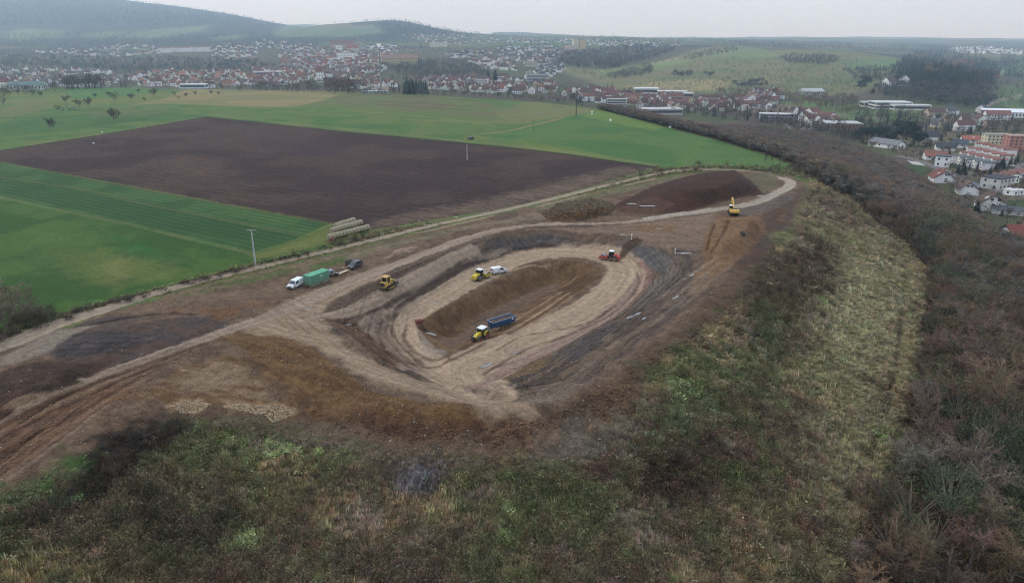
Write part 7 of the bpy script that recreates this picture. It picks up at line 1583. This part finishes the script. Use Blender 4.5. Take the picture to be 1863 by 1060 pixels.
# ---- tipping trailer
rz2 = head_px((940, 584), (888, 607)); o = site('tipping_trailer', 912, 597, rz2, 'blue three-axle tipping trailer loaded with brown soil behind the tractor', 'trailer', None, .86)
def tub(bm):
    L0, L1, W0, W1, z0, z1 = -3.5, 3.4, .92, 1.22, 1.22, 2.72
    o_ = [bm.verts.new(p) for p in ((L0, -W0, z0), (L1, -W0, z0), (L1, W0, z0), (L0, W0, z0), (L0 - .25, -W1, z1), (L1 + .15, -W1, z1), (L1 + .15, W1, z1), (L0 - .25, W1, z1))]
    i_ = [bm.verts.new(p) for p in ((L0 + .06, -W0 + .06, z0 + .08), (L1 - .06, -W0 + .06, z0 + .08), (L1 - .06, W0 - .06, z0 + .08), (L0 + .06, W0 - .06, z0 + .08), (L0 - .17, -W1 + .08, z1), (L1 + .07, -W1 + .08, z1), (L1 + .07, W1 - .08, z1), (L0 - .17, W1 - .08, z1))]
    for q in ((0, 3, 2, 1), (0, 1, 5, 4), (1, 2, 6, 5), (2, 3, 7, 6), (3, 0, 4, 7)): bm.faces.new([o_[k] for k in q])
    for q in ((0, 1, 2, 3), (0, 4, 5, 1), (1, 5, 6, 2), (2, 6, 7, 3), (3, 7, 4, 0)): bm.faces.new([i_[k] for k in q])
    for k in range(4): j = (k + 1) % 4; bm.faces.new((o_[4 + k], o_[4 + j], i_[4 + j], i_[4 + k]))
P_('tub', o, 'blue_paint', tub)
P_('top_rail', o, 'grey_paint', lambda bm: [beam(bm, a, b, .12) for a, b in (((-3.75, -1.25, 2.74), (3.55, -1.25, 2.74)), ((-3.75, 1.25, 2.74), (3.55, 1.25, 2.74)), ((3.55, -1.25, 2.74), (3.55, 1.25, 2.74)))])
for x in (-3.0, -1.0, 1.0, 3.0):
    for s in (-1, 1): P_('side_rib', o, 'blue_paint', lambda bm: beam(bm, (x, s * .97, 1.25), (x, s * 1.25, 2.68), .1))
for y in (-.6, 0, .6): P_('front_rib', o, 'blue_paint', lambda bm: beam(bm, (3.50, y, 1.25), (3.62, y, 2.68), .1))
P_('tipping_cylinder', o, 'steel', lambda bm: cyl(bm, (3.78, 0, 1.9), 'z', .14, 1.6, 12)); P_('tailgate', o, 'blue_paint', lambda bm: (beam(bm, (-3.86, -1.2, 2.68), (-3.86, 1.2, 2.68), .12), prism(bm, [(-3.62, 1.25), (-3.86, 2.7), (-3.80, 2.7), (-3.56, 1.25)], -1.1, 1.1)))
def heap(bm):
    nx, ny = 26, 9; g = [[bm.verts.new((-3.5 + 6.9 * i / (nx - 1), -1.08 + 2.16 * j / (ny - 1), 2.45 + .5 * math.exp(-((i - 6) / 5) ** 2) * math.sin(math.pi * j / (ny - 1)) + .25 * math.exp(-((i - 17) / 6) ** 2) * math.sin(math.pi * j / (ny - 1)) + rnd.uniform(-.06, .06))) for j in range(ny)] for i in range(nx)]
    for i in range(nx - 1):
        for j in range(ny - 1): bm.faces.new((g[i][j], g[i + 1][j], g[i + 1][j + 1], g[i][j + 1]))
P_('soil_load', o, 'load_soil', heap)
P_('chassis', o, 'dark_steel', lambda bm: (beam(bm, (-3.4, -.45, 1.08), (3.5, -.45, 1.08), .14, .22), beam(bm, (-3.4, .45, 1.08), (3.5, .45, 1.08), .14, .22), [beam(bm, (x, -1, .62), (x, 1, .62), .14) for x in (-2.2, -.85, .5)], [bx_(bm, x - .1, x + .1, -.6, .6, .62, 1.05) for x in (-2.2, -.85, .5)]))
P_('drawbar', o, 'blue_paint', lambda bm: (beam(bm, (3.4, -.4, 1.0), (5.3, 0, .75), .16), beam(bm, (3.4, .4, 1.0), (5.3, 0, .75), .16))); P_('toolbox', o, 'white_paint', lambda bm: bx_(bm, 1.7, 2.6, -1.1, -.6, .75, 1.1))
P_('rear_light_bar', o, 'tail_red', lambda bm: (bx_(bm, -3.75, -3.68, -1.0, -.7, .95, 1.1), bx_(bm, -3.75, -3.68, .7, 1.0, .95, 1.1)))
P_('side_sign', o, 'white_paint', lambda bm: bx_(bm, -3.0, -2.5, 1.19, 1.235, 2.1, 2.45))
for x in (-2.2, -.85, .5):
    for s in (-1, 1): wheel(o, x, s * .98, .60, .42)
# ---- soil compactors
def roller(px, py, rz, paint, label, cabroof, hood2):
    o = site('road_roller', px, py, rz, label, 'roller', None, 1.0)
    P_('drum', o, 'steel', lambda bm: cyl(bm, (1.55, 0, .78), 'y', .78, 2.1, 32))
    P_('drum_frame', o, paint, lambda bm: (bx_(bm, .55, 2.6, -1.3, -1.1, .55, 1.05), bx_(bm, .55, 2.6, 1.1, 1.3, .55, 1.05), bx_(bm, 2.4, 2.62, -1.3, 1.3, .5, 1.0), bx_(bm, .35, .7, -1.3, 1.3, .5, 1.25)))
    P_('scraper', o, 'dark_steel', lambda bm: bx_(bm, 2.34, 2.40, -1.0, 1.0, .4, .8)); P_('joint', o, 'dark_steel', lambda bm: bx_(bm, -.15, .4, -.3, .3, .5, 1.0))
    P_('engine_cover', o, hood2, lambda bm: prism(bm, [(-3.0, .75), (-1.25, .85), (-1.3, 1.75), (-2.3, 1.72), (-3.0, 1.35)], -.78, .78, 0, .08, .08))
    P_('rear_body', o, paint, lambda bm: (bx_(bm, -2.9, -.15, -.62, .62, .5, .98, 0, .03), bx_(bm, -3.2, -2.95, -.8, .8, .45, .9, 0, .03)))
    P_('platform', o, 'black_plastic', lambda bm: bx_(bm, -1.3, -.1, -.95, .95, 1.0, 1.12)); P_('seat', o, 'black_plastic', lambda bm: (bx_(bm, -1.0, -.5, -.25, .25, 1.12, 1.5), bx_(bm, -1.1, -1.0, -.25, .25, 1.5, 2.0)))
    P_('cab', o, 'cab_glass', lambda bm: prism(bm, [(-1.22, 1.14), (-.12, 1.14), (-.18, 2.55), (-1.15, 2.55)], -.72, .72, 0, .03, .04))
    for x in (-1.2, -.15):
        for y in (-.72, .72): P_('cab_post', o, 'black_plastic', lambda bm: beam(bm, (x, y, 1.12), (x, y * .96, 2.58), .07))
    P_('cab_roof', o, cabroof, lambda bm: bx_(bm, -1.35, 0, -.82, .82, 2.56, 2.72, 0, .04)); P_('exhaust', o, 'dark_steel', lambda bm: cyl(bm, (-2.1, .35, 2.0), 'z', .06, .6, 8))
    for s in (-1, 1): wheel(o, -1.75, s * .92, .76, .52, 'muddy_rim'); P_('work_light', o, 'headlamp', lambda bm: bx_(bm, 0, .06, s * .6 - .08, s * .6 + .08, 2.4, 2.54))
    P_('handrail', o, paint, lambda bm: (beam(bm, (-.1, -.92, 1.1), (-.1, -.92, 1.9), .04), beam(bm, (-.1, -.92, 1.9), (-.9, -.92, 1.9), .04)))
    return o
roller(876, 507, head_px((868, 511), (895, 500)), 'yellow_paint', 'yellow soil compactor driving up the ring road behind the white car', 'white_paint', 'yellow_paint')
roller(1108, 473, head_px((1120, 475), (1090, 471)), 'red_paint', 'red soil compactor at the far bend of the ring road', 'white_paint', 'red_paint')
# ---- tracked loader with its bucket raised low at the front
rz = head_px((690, 531), (722, 515)); o = site('track_loader', 706, 524, rz, 'weathered tan crawler loader on the strip road beside the haul road', 'loader', None, 1.0)
def track(bm, s, L=1.75, r=.45, w=.5):
    pr = [(L - r + r * math.cos(a), r + r * math.sin(a)) for a in np.linspace(-math.pi / 2, math.pi / 2, 7)] + [(-L + r + r * math.cos(a), r + r * math.sin(a)) for a in np.linspace(math.pi / 2, 3 * math.pi / 2, 7)]
    prism(bm, pr, s - w / 2, s + w / 2)
    for i in range(14): x = -L + r + (2 * L - 2 * r) * i / 13; bx_(bm, x - .03, x + .03, s - w / 2, s + w / 2, 2 * r, 2 * r + .05)
for s in (-.95, .95):
    t_ = P_('track', o, 'dark_steel', lambda bm: track(bm, s)); P_('roller_frame', t_, 'muddy_yellow', lambda bm: bx_(bm, -1.1, 1.1, s - .27 if s < 0 else s + .2, s - .2 if s < 0 else s + .27, .28, .62))
P_('body', o, 'tan_paint', lambda bm: (bx_(bm, -1.9, 1.4, -.65, .65, .6, 1.35, 0, .05), prism(bm, [(-2.1, 1.0), (-.9, 1.0), (-.9, 2.0), (-1.9, 1.95)], -.72, .72, 0, .06), prism(bm, [(-.1, 1.3), (1.5, 1.2), (1.3, 2.1), (-.1, 2.2)], -.6, .6, 0, .08, .05)))
P_('radiator', o, 'black_plastic', lambda bm: bx_(bm, -2.22, -2.12, -.55, .55, 1.05, 1.85)); P_('ripper', o, 'dark_steel', lambda bm: (bx_(bm, -2.6, -2.2, -.7, .7, .5, .75), [beam(bm, (-2.5, y, .7), (-2.6, y, .15), .09) for y in (-.55, 0, .55)]))
P_('cab', o, 'cab_glass', lambda bm: prism(bm, [(-1.35, 1.9), (-.05, 1.7), (.0, 2.95), (-1.3, 2.95)], -.66, .66, 0, .03))
for x in (-1.34, -.04):
    for y in (-.68, .68): P_('cab_post', o, 'tan_paint', lambda bm: beam(bm, (x, y, 1.6), (x, y, 3.0), .12))
P_('cab_roof', o, 'tan_paint', lambda bm: bx_(bm, -1.5, .15, -.8, .8, 2.98, 3.12, 0, .04)); P_('exhaust', o, 'dark_steel', lambda bm: cyl(bm, (.8, .3, 2.5), 'z', .07, .9, 8))
for s in (-1, 1):
    P_('lift_arm', o, 'tan_paint', lambda bm: (beam(bm, (.1, s * .72, 2.15), (1.6, s * .72, 1.7), .16, .3), beam(bm, (1.6, s * .72, 1.7), (2.5, s * .72, .8), .16, .3))); P_('lift_cylinder', o, 'steel', lambda bm: beam(bm, (.5, s * .74, 1.2), (1.7, s * .74, 1.55), .1))
P_('bucket', o, 'steel', lambda bm: prism(bm, [(2.4, .45), (3.5, .40), (3.55, .46), (2.75, .62), (2.6, 1.1), (2.75, 1.45), (2.6, 1.5), (2.35, 1.1)], -1.25, 1.25))
# ---- excavator seen from behind
o = site('excavator', 1334, 391, D2(84), 'yellow tracked excavator seen from behind on top of the brown fill ramp', 'excavator', None, 1.0)
for s in (-1.15, 1.15): P_('track', o, 'dark_steel', lambda bm: track(bm, s, 2.1, .45, .6))
P_('undercarriage', o, 'dark_steel', lambda bm: (bx_(bm, -.8, .8, -.9, .9, .4, .8), cyl(bm, (0, 0, .92), 'z', .7, .25, 20)))
P_('house', o, 'excavator_yellow', lambda bm: (bx_(bm, -1.9, 1.5, -1.3, .2, 1.06, 1.75, 0, .06), bx_(bm, -1.9, .1, .2, 1.3, 1.06, 1.75, 0, .06), bx_(bm, -1.9, -.3, -1.25, 1.25, 1.7, 2.15, 0, .08)))
P_('counterweight', o, 'excavator_yellow', lambda bm: prism(bm, [(-2.55, 1.1), (-1.88, 1.0), (-1.88, 2.25), (-2.35, 2.2), (-2.6, 1.9)], -1.35, 1.35, 0, .12))
P_('engine_grille', o, 'black_plastic', lambda bm: bx_(bm, -1.7, -.5, -1.0, 1.0, 2.16, 2.24)); P_('cab', o, 'cab_glass', lambda bm: prism(bm, [(.15, 1.1), (1.75, 1.1), (1.8, 1.9), (1.55, 2.85), (.15, 2.85)], .3, 1.28, 0, .04))
P_('cab_roof', o, 'white_paint', lambda bm: bx_(bm, .05, 1.62, .25, 1.33, 2.86, 2.98, 0, .03))
for x in (.12, 1.62):
    for y in (.3, 1.3): P_('cab_post', o, 'excavator_yellow', lambda bm: beam(bm, (x + (.1 if x > 1 else 0), y, 1.1), (x - (.05 if x > 1 else 0), y, 2.9), .09))
P_('boom', o, 'excavator_yellow', lambda bm: (beam(bm, (1.2, -.15, 1.7), (3.2, -.15, 4.4), .42, .55), beam(bm, (3.1, -.15, 4.3), (5.3, -.15, 4.2), .40, .5))); P_('boom_cylinder', o, 'steel', lambda bm: (beam(bm, (1.7, -.5, 1.4), (3.1, -.5, 3.9), .12), beam(bm, (1.7, .2, 1.4), (3.1, .2, 3.9), .12)))
P_('stick', o, 'excavator_yellow', lambda bm: beam(bm, (5.1, -.15, 4.5), (5.6, -.15, 1.6), .34, .4)); P_('stick_cylinder', o, 'steel', lambda bm: beam(bm, (3.3, -.15, 4.75), (5.1, -.15, 4.9), .13))
P_('bucket', o, 'dark_steel', lambda bm: prism(bm, [(5.3, 1.7), (5.9, 1.6), (6.2, .9), (5.8, .45), (5.1, .4), (5.5, .55), (5.85, 1.0), (5.6, 1.4)], -.75, .45)); P_('handrail', o, 'black_plastic', lambda bm: [beam(bm, a, b, .04) for a, b in (((-1.8, -1.25, 2.15), (-1.8, -1.25, 2.7)), ((-1.8, -1.25, 2.7), (-.4, -1.25, 2.7)), ((-.4, -1.25, 2.7), (-.4, -1.25, 2.15)))])
# ---- road vehicles
def van(px, py, rz, label, paint='white_paint', kind='van', dark=False):
    o = site('panel_van' if kind == 'van' else kind, px, py, rz, label, 'van' if kind == 'van' else 'car')
    if kind == 'van': lo_ = [(-2.2, .35), (2.15, .32), (2.22, .62), (2.15, .86), (1.3, 1.08), (.62, 1.68), (.35, 1.80), (-2.05, 1.84), (-2.2, 1.6)]; ws_ = [(1.28, 1.12), (.66, 1.66), (.60, 1.60), (1.20, 1.08)]
    else: lo_ = [(-2.2, .38), (2.15, .36), (2.25, .66), (2.15, .92), (1.15, 1.08), (.35, 1.60), (-.1, 1.68), (-1.6, 1.66), (-2.15, 1.15)]; ws_ = None
    P_('body', o, paint, lambda bm: prism(bm, lo_, -.88, .88, 0, .07, .10))
    ft_, fb_ = ((.64, 1.66), (1.30, 1.10)) if kind == 'van' else ((.36, 1.58), (1.14, 1.10))
    def slab(bm, a, b, y0, y1, off=.03):
        d = Vector((b[0] - a[0], 0, b[1] - a[1])).normalized(); nn_ = Vector((d.z, 0, -d.x)); nn_ = nn_ if nn_.z > 0 else -nn_
        vs = [bm.verts.new(Vector((q[0], y, q[1])) + nn_ * t) for t in (-.02, off) for q, y in ((a, -y0), (a, y0), (b, y1), (b, -y1))]
        for f in ((0, 1, 2, 3), (7, 6, 5, 4), (0, 4, 5, 1), (1, 5, 6, 2), (2, 6, 7, 3), (3, 7, 4, 0)): bm.faces.new([vs[i] for i in f])
    P_('windscreen', o, 'cab_glass', lambda bm: slab(bm, ft_, fb_, .66, .74))
    for s in (-1, 1):
        def side(bm, pr): 
            y_ = lambda z: s * (.88 - .10 * (z - .35) / 1.5 + .008)
            a = [bm.verts.new((x, y_(z) - s * .03, z)) for x, z in pr]; b = [bm.verts.new((x, y_(z) + s * .012, z)) for x, z in pr]; n = len(pr); bm.faces.new(a); bm.faces.new(b[::-1])
            for i in range(n): bm.faces.new((a[i], b[i], b[(i + 1) % n], a[(i + 1) % n]))
        P_('side_window', o, 'cab_glass', lambda bm: side(bm, [(1.0, 1.12), (.55, 1.58), (-.15, 1.62), (-.15, 1.12)] if kind == 'van' else [(.9, 1.12), (.3, 1.52), (-.35, 1.56), (-.35, 1.12)]))
        if kind != 'van':
            P_('side_window', o, 'cab_glass', lambda bm: side(bm, [(-.45, 1.12), (-.45, 1.56), (-1.5, 1.54), (-1.75, 1.16)]))
        P_('headlight', o, 'headlamp', lambda bm: bx_(bm, 2.08, 2.2, s * .66 - .16, s * .66 + .16, .68, .86)); P_('tail_light', o, 'tail_red', lambda bm: bx_(bm, -2.24, -2.16, s * .74 - .07, s * .74 + .07, .85, 1.25))
        P_('mirror', o, 'black_plastic', lambda bm: bx_(bm, .78, .92, s * .95 - .1, s * .95 + .1, 1.08, 1.26))
        for x in (-1.35, 1.38): wheel(o, x, s * .80, .34, .22, 'steel', False)
    P_('bumper', o, 'black_plastic', lambda bm: (bx_(bm, 2.1, 2.3, -.8, .8, .3, .55, 0, .03), bx_(bm, -2.3, -2.15, -.8, .8, .35, .6, 0, .03)))
    P_('grille', o, 'black_plastic', lambda bm: bx_(bm, 2.2, 2.27, -.42, .42, .62, .76))
    P_('rear_window', o, 'cab_glass', lambda bm: bx_(bm, -2.235, -2.18, -.6, .6, 1.15, 1.5) if kind == 'van' else slab(bm, (-1.66, 1.60), (-2.08, 1.22), .6, .66))
    return o
van(538, 522, head_px((552, 516), (528, 527)), 'white compact panel van parked in front of the green container')
van(908, 497, head_px((897, 499), (922, 494)), 'white compact van standing on the ring road beside the yellow compactor', kind='delivery_van') if False else van(908, 497, head_px((897, 499), (922, 494)), 'white compact van standing on the ring road beside the yellow compactor')
van(646, 487, head_px((656, 482), (633, 492)), 'dark grey station car parked at the end of the planks', 'dark_grey_paint', 'parked_car')
van(857, 254, head_px((848, 255), (870, 251)), 'dark car with a pale bonnet standing on the grass above the ploughed field', 'dark_grey_paint', 'parked_car')
for i, (px, py, c_, lb) in enumerate([(1842, 304, 'white_paint', 'white car parked by the evergreens beside the terraced houses'), (1446, 230, 'white_paint', 'white car in the car park, leftmost'), (1456, 232, 'dark_grey_paint', 'dark car in the middle of the car park'), (1466, 231, 'grey_paint', 'silver car at the right end of the car park'), (1452, 228, 'grey_paint', 'silver car in the back row of the car park'), (1822, 224, 'white_paint', 'white car beside the farmhouse with the brown roof')]): van(px, py, .3 + i * 1.1, lb, c_, 'parked_car')
# ---- green container
rz = head_px((556, 519), (594, 504)); p1 = pick(573, 517); o = empty('storage_container', (p1.x + .2, p1.y + 1.0, p1.z + .15), rz, 'green steel storage container standing between the white van and the haul road', 'container', None, .92)
P_('body', o, 'green_paint', lambda bm: bx_(bm, -3.05, 3.05, -1.22, 1.22, 0, 2.5)); P_('roof', o, 'green_paint_top', lambda bm: (bx_(bm, -3.1, 3.1, -1.27, 1.27, 2.504, 2.6, 0, .02), [bx_(bm, -3.0 + i * .6, -2.75 + i * .6, -1.15, 1.15, 2.602, 2.64) for i in range(11)]))
for s in (-1, 1): P_('corrugated_wall', o, 'green_paint', lambda bm: [bx_(bm, -2.85 + i * .4, -2.65 + i * .4, s * 1.24 - .03, s * 1.24 + .03, .2, 2.35) for i in range(15)])
for x in (-3.06, 3.06):
    for y in (-1.2, 1.2): P_('corner_post', o, 'green_paint', lambda bm: bx_(bm, x - .09, x + .09, y - .09, y + .09, -.02, 2.62))
for y in (-.6, .6):
    d_ = P_('door', o, 'green_paint', lambda bm: bx_(bm, -3.12, -3.06, y - .52, y + .52, .15, 2.35)); P_('door_bar', d_, 'steel', lambda bm: cyl(bm, (-3.15, y + .2, 1.25), 'z', .03, 2.2, 8))
P_('vent', o, 'white_paint', lambda bm: bx_(bm, .3, .7, -1.31, -1.26, 1.7, 2.0)); P_('skid', o, 'pale_wood', lambda bm: (bx_(bm, -3.0, 3.0, -1.1, -.8, -.18, -.01), bx_(bm, -3.0, 3.0, .8, 1.1, -.18, -.01)))
# ---- generator trailer, planks, crates, tank
rz = head_px((594, 503), (612, 497)); o = site('generator_trailer', 602, 502, rz, 'small light grey wheeled generator beside the green container', 'generator')
P_('housing', o, 'grey_paint', lambda bm: prism(bm, [(-.8, .5), (.7, .5), (.8, 1.0), (.5, 1.5), (-.7, 1.55), (-.8, 1.2)], -.6, .6, 0, .06)); P_('hatch', o, 'black_plastic', lambda bm: bx_(bm, -.5, .1, -.63, -.59, .8, 1.3)); P_('tow_bar', o, 'dark_steel', lambda bm: beam(bm, (.7, 0, .5), (2.0, 0, .4), .09)); P_('exhaust', o, 'dark_steel', lambda bm: cyl(bm, (-.3, .2, 1.7), 'z', .06, .4, 8))
for s in (-1, 1): wheel(o, -.1, s * .68, .32, .2)
P_('fuel_tank', o, 'black_plastic', lambda bm: bx_(bm, -1.5, -.85, -.4, .4, .3, .95, 0, .04))
rz = head_px((613, 499), (634, 490)); o = site('timber_stack', 624, 496, rz, 'long pale planks lying between the generator and the dark car', 'planks')
for i in range(4): P_('plank', o, 'pale_wood', lambda bm: bx_(bm, -2.7 + i * .1, 2.6 + i * .06, -.45 + i * .22, -.27 + i * .22, .12, .26 + (i % 2) * .02), smooth=False)
for x in (-1.8, 1.6): P_('bearer', o, 'pale_wood', lambda bm: bx_(bm, x - .06, x + .06, -.5, .5, -.02, .117))
o = site('tool_crate', 613, 501, rz, 'small dark box at the left end of the pale planks', 'crate'); P_('box', o, 'dark_steel', lambda bm: bx_(bm, -.35, .35, -.3, .3, 0, .6, 0, .03)); P_('lid', o, 'steel', lambda bm: bx_(bm, -.38, .38, -.33, .33, .603, .66))
o = site('pallet', 628, 487, rz, 'wooden pallet with rusty bits left of the dark car', 'pallet')
for y in (-.5, -.25, 0, .25, .5): P_('board', o, 'pale_wood', lambda bm: bx_(bm, -.6, .6, y - .07, y + .07, .12, .15))
for x in (-.5, 0, .5): P_('bearer', o, 'pale_wood', lambda bm: bx_(bm, x - .05, x + .05, -.6, .6, 0, .118))
P_('rusty_part', o, 'brick_red', lambda bm: (cyl(bm, (.2, .1, .25), 'y', .1, .6, 10), bx_(bm, -.4, -.1, -.3, .2, .153, .35)))
o = site('water_tank', 635, 482, rz, 'dark tank on a frame behind the dark car', 'tank'); P_('tank', o, 'black_plastic', lambda bm: cyl(bm, (0, 0, .85), 'x', .6, 1.6, 18)); P_('cradle', o, 'brick_red', lambda bm: (bx_(bm, -.8, .8, -.6, -.5, 0, .5), bx_(bm, -.8, .8, .5, .6, 0, .5), bx_(bm, -.7, -.6, -.498, .498, .1, .4)))
# ---- things lying on the site
o = site('excavator_bucket', 1352, 427, .8, 'dark steel bucket lying on the brown fill ramp below the excavator', 'bucket'); P_('shell', o, 'dark_steel', lambda bm: prism(bm, [(-.7, 0), (.6, .0), (.75, .15), (.2, .2), (-.3, .5), (-.35, 1.1), (-.55, 1.1), (-.75, .5)], -.7, .7)); P_('lug', o, 'steel', lambda bm: (bx_(bm, -.5, -.2, -.3, -.2, 1.1, 1.45), bx_(bm, -.5, -.2, .2, .3, 1.1, 1.45))); P_('tooth_row', o, 'film_white', lambda bm: [bx_(bm, .7, .95, y - .06, y + .06, .03, .12) for y in (-.6, -.2, .2, .6)])
o = site('brick_pallet', 762, 586, .5, 'reddish block of bricks left at the pit edge on the left', 'bricks')
for i in range(2):
    for j in range(3): P_('brick_layer', o, 'brick_red', lambda bm: bx_(bm, -.75 + i * .77, -.02 + i * .77, -.5, .5, j * .3, j * .3 + .28, 0, .01))
for px, py, h, rr__, lb in ((1149, 436, 10, 1, 'white marker post standing on the brown spoil above the bowl'), (1228, 462, 9, 1, 'thin pale marker post beside the puddle on the right')):
    p = pick(px, py); hh = px_size(p, h); o = empty('marker_post', p, 0, lb, 'post'); P_('post', o, 'film_white', lambda bm: bx_(bm, -.09 if rr__ else -.05, .09, -.05, .05, -.3, hh)); P_('band', o, 'orange_paint', lambda bm: bx_(bm, -.1, .1, -.06, .06, hh * .55, hh * .7)); P_('cap', o, 'film_white', lambda bm: bx_(bm, -.16, .16, -.1, .1, hh, hh + .2))
# puddles
mat('puddle_water', (120, 118, 116), .06, 0, .1, .5, 1.0)
for i, (x_, y_, z_, a, b_, rz_) in enumerate(PUD):
    r = random.Random(i); bm = bmesh.new(); n_ = 18; c = bm.verts.new((0, 0, 0)); rg = []
    for k in range(n_): t = 2 * math.pi * k / n_; q = r.uniform(.55, 1.05); rg.append(bm.verts.new((a * q * math.cos(t), b_ * q * math.sin(t), 0)))
    for k in range(n_): bm.faces.new((rg[k], rg[(k + 1) % n_], c))
    o = link('puddle', bm_mesh('puddle', bm, ['puddle_water']), None, (x_, y_, z_), rz_); o['kind'] = 'structure'
# ---- straw bales: three wrapped rows
mat('net_wrap', (150, 146, 150), .7, 0, .3, 5); bmb = bmesh.new(); cyl(bmb, (0, 0, .72), 'x', .72, 1.2, 22); bmesh.ops.bevel(bmb, geom=[e for e in bmb.edges if len({round(v.co.x, 3) for v in e.verts}) == 1], offset=.08, segments=2, affect='EDGES'); BALE = bm_mesh('straw_bale', bmb, ['straw'])
rowsB = [((609, 416), (645, 405), 8, 'back'), ((602, 425), (658, 409), 10, 'middle'), ((596, 437), (671, 418), 13, 'front')]
OW = ['first', 'second', 'third', 'fourth', 'fifth', 'sixth', 'seventh', 'eighth', 'ninth', 'tenth', 'eleventh', 'twelfth', 'thirteenth']
for a, b, n_, rn_ in rowsB:
    pa, pb = pick(*a), pick(*b); d = pb - pa; L_ = Vector((d.x, d.y, 0)).length; n_ = max(3, int(L_ / 1.24)); rz_ = math.atan2(d.y, d.x)
    for i in range(n_):
        q = pa + d * ((i + .5) / n_); o = link('straw_bale', BALE, None, (q.x, q.y, float(ground(q.x, q.y)) - .02 + rnd.uniform(-.03, .03)), rz_ + rnd.uniform(-.04, .04), (L_ / n_ / 1.26, 1.22 * rnd.uniform(.97, 1.04), 1.22 * rnd.uniform(.96, 1.04)))
        tag(o, 'round straw bale, %s from the left in the %s row' % (OW[min(i, 12)], rn_), 'straw bale', 'rows of straw bales beside the farm track')
p = pick(604, 437); o = site('red_tarpaulin', 605, 436, .3, 'small red tarpaulin at the left end of the front bale row', 'tarpaulin'); P_('sheet', o, 'red_paint', lambda bm: prism(bm, [(-.7, 0), (.8, 0), (.5, .35), (0, .55), (-.5, .3)], -.5, .5, 0, .08))
# ---- poles and mast
def pole(px, py, h, label, arms=True, r=.16, m='concrete_pole'):
    p = pick(px, py); hh = px_size(p, h); o = empty('utility_pole', p, 0, label, 'pole')
    P_('pole', o, m, lambda bm: cyl(bm, (0, 0, hh / 2 - .2), 'z', r * 1.25, hh + .4, 12, 0, r * .8))
    if arms:
        P_('crossarm', o, m, lambda bm: beam(bm, (-1.25, 0, hh - .1), (1.25, 0, hh - .1), .14)); P_('lower_bracket', o, m, lambda bm: beam(bm, (0, 0, hh - 1.0), (.6, 0, hh - 1.0), .1))
        for x in (-1.15, 0, 1.15): P_('insulator', o, 'dark_steel', lambda bm: cyl(bm, (x, 0, hh + .1), 'z', .06, .28, 8))
    return o
pole(465, 482, 66, 'pale concrete power pole with a crossarm beside the farm track', r=.2); pole(850, 291, 28, 'thin grey pole in the ploughed field', False, .2); pole(1048, 212, 32, 'thin dark pole on the stubble at the field crest', False, .3, 'dark_steel'); pole(970, 240, 17, 'short thin post with a dark box on the green field', False, .12, 'dark_steel'); pole(1322, 175, 22, 'thin mast among the valley houses', False, .3)
p = pick(694, 166); hh = px_size(p, 62); o = empty('radio_mast', p, 0, 'tall grey radio mast standing at the field crest before the old town', 'mast')
mat('mast_grey', (132, 136, 140), .8); P_('shaft', o, 'mast_grey', lambda bm: cyl(bm, (0, 0, hh / 2), 'z', 1.3, hh, 14, 0, .8)); P_('antenna_ring', o, 'steel', lambda bm: (cyl(bm, (0, 0, hh * .82), 'z', 2.2, .6, 14), cyl(bm, (0, 0, hh * .94), 'z', 1.9, .6, 14))); P_('tip', o, 'dark_steel', lambda bm: cyl(bm, (0, 0, hh + 3), 'z', .3, 6, 8))
for k_ in range(3): P_('antenna', o, 'film_white', lambda bm: bx_(bm, 2.2 * math.cos(k_ * 2.1) - .3, 2.2 * math.cos(k_ * 2.1) + .3, 2.2 * math.sin(k_ * 2.1) - .3, 2.2 * math.sin(k_ * 2.1) + .3, hh * .84, hh * .92))
# ---- wrapped bales on the crest meadow, small white things
bmb = bmesh.new(); cyl(bmb, (0, 0, .6), 'x', .62, 1.3, 18); bmesh.ops.bevel(bmb, geom=[e for e in bmb.edges if len({round(v.co.x, 3) for v in e.verts}) == 1], offset=.12, segments=2, affect='EDGES'); WB = bm_mesh('silage_bale', bmb, ['film_white'])
for px, py, lb, sc2 in ((1077, 205, 'upper white wrapped bale of the pair on the crest meadow', 1.5), (1077, 209, 'lower white wrapped bale of the pair on the crest meadow', 1.5), (1111, 221, 'white wrapped bale alone on the slope of the meadow', 1.9), (1219, 233, 'white wrapped bale near the hedge, right of the single one', 1.4), (1276, 240, 'white wrapped bale, left one of the last two at the hedge', 1.2), (1291, 242, 'white wrapped bale, right one of the last two at the hedge', 1.2), (1320, 245, 'small white wrapped bale at the far right of the meadow', 1.0)):
    p = pick(px, py); tag(link('silage_bale', WB, None, p, px * .7, sc2 * .7), lb, 'bale')
for px, py, lb, s_ in ((170, 261, 'white feed sack lying in the ploughed field near its left edge', 1.0), (186, 241, 'yellowish sack on the edge of the ploughed field', .8)):
    p = pick(px, py); bm = bmesh.new(); prism(bm, [(-.6, 0), (.6, 0), (.5, .4), (0, .55), (-.45, .38)], -.35, .35, 0, .1); tag(link('sack', bm_mesh('sack', bm, ['film_white']), None, p, .4, s_), lb, 'sack')
p = pick(1734, 372); o = empty('white_barrier', (p.x, p.y, p.z + 0.5), .2, 'long thin white barrier glimpsed between the trees', 'railing'); P_('rail', o, 'film_white', lambda bm: (beam(bm, (-3, 0, 1.0), (3, 0, 1.0), .14), beam(bm, (-3, 0, .55), (3, 0, .55), .1)))  # long thin white object, built as a barrier of rails and posts
for x in (-3, -1.5, 0, 1.5, 3): P_('post', o, 'film_white', lambda bm: bx_(bm, x - .06, x + .06, -.06, .06, -.8, 1.1))
bpy.context.view_layer.update()
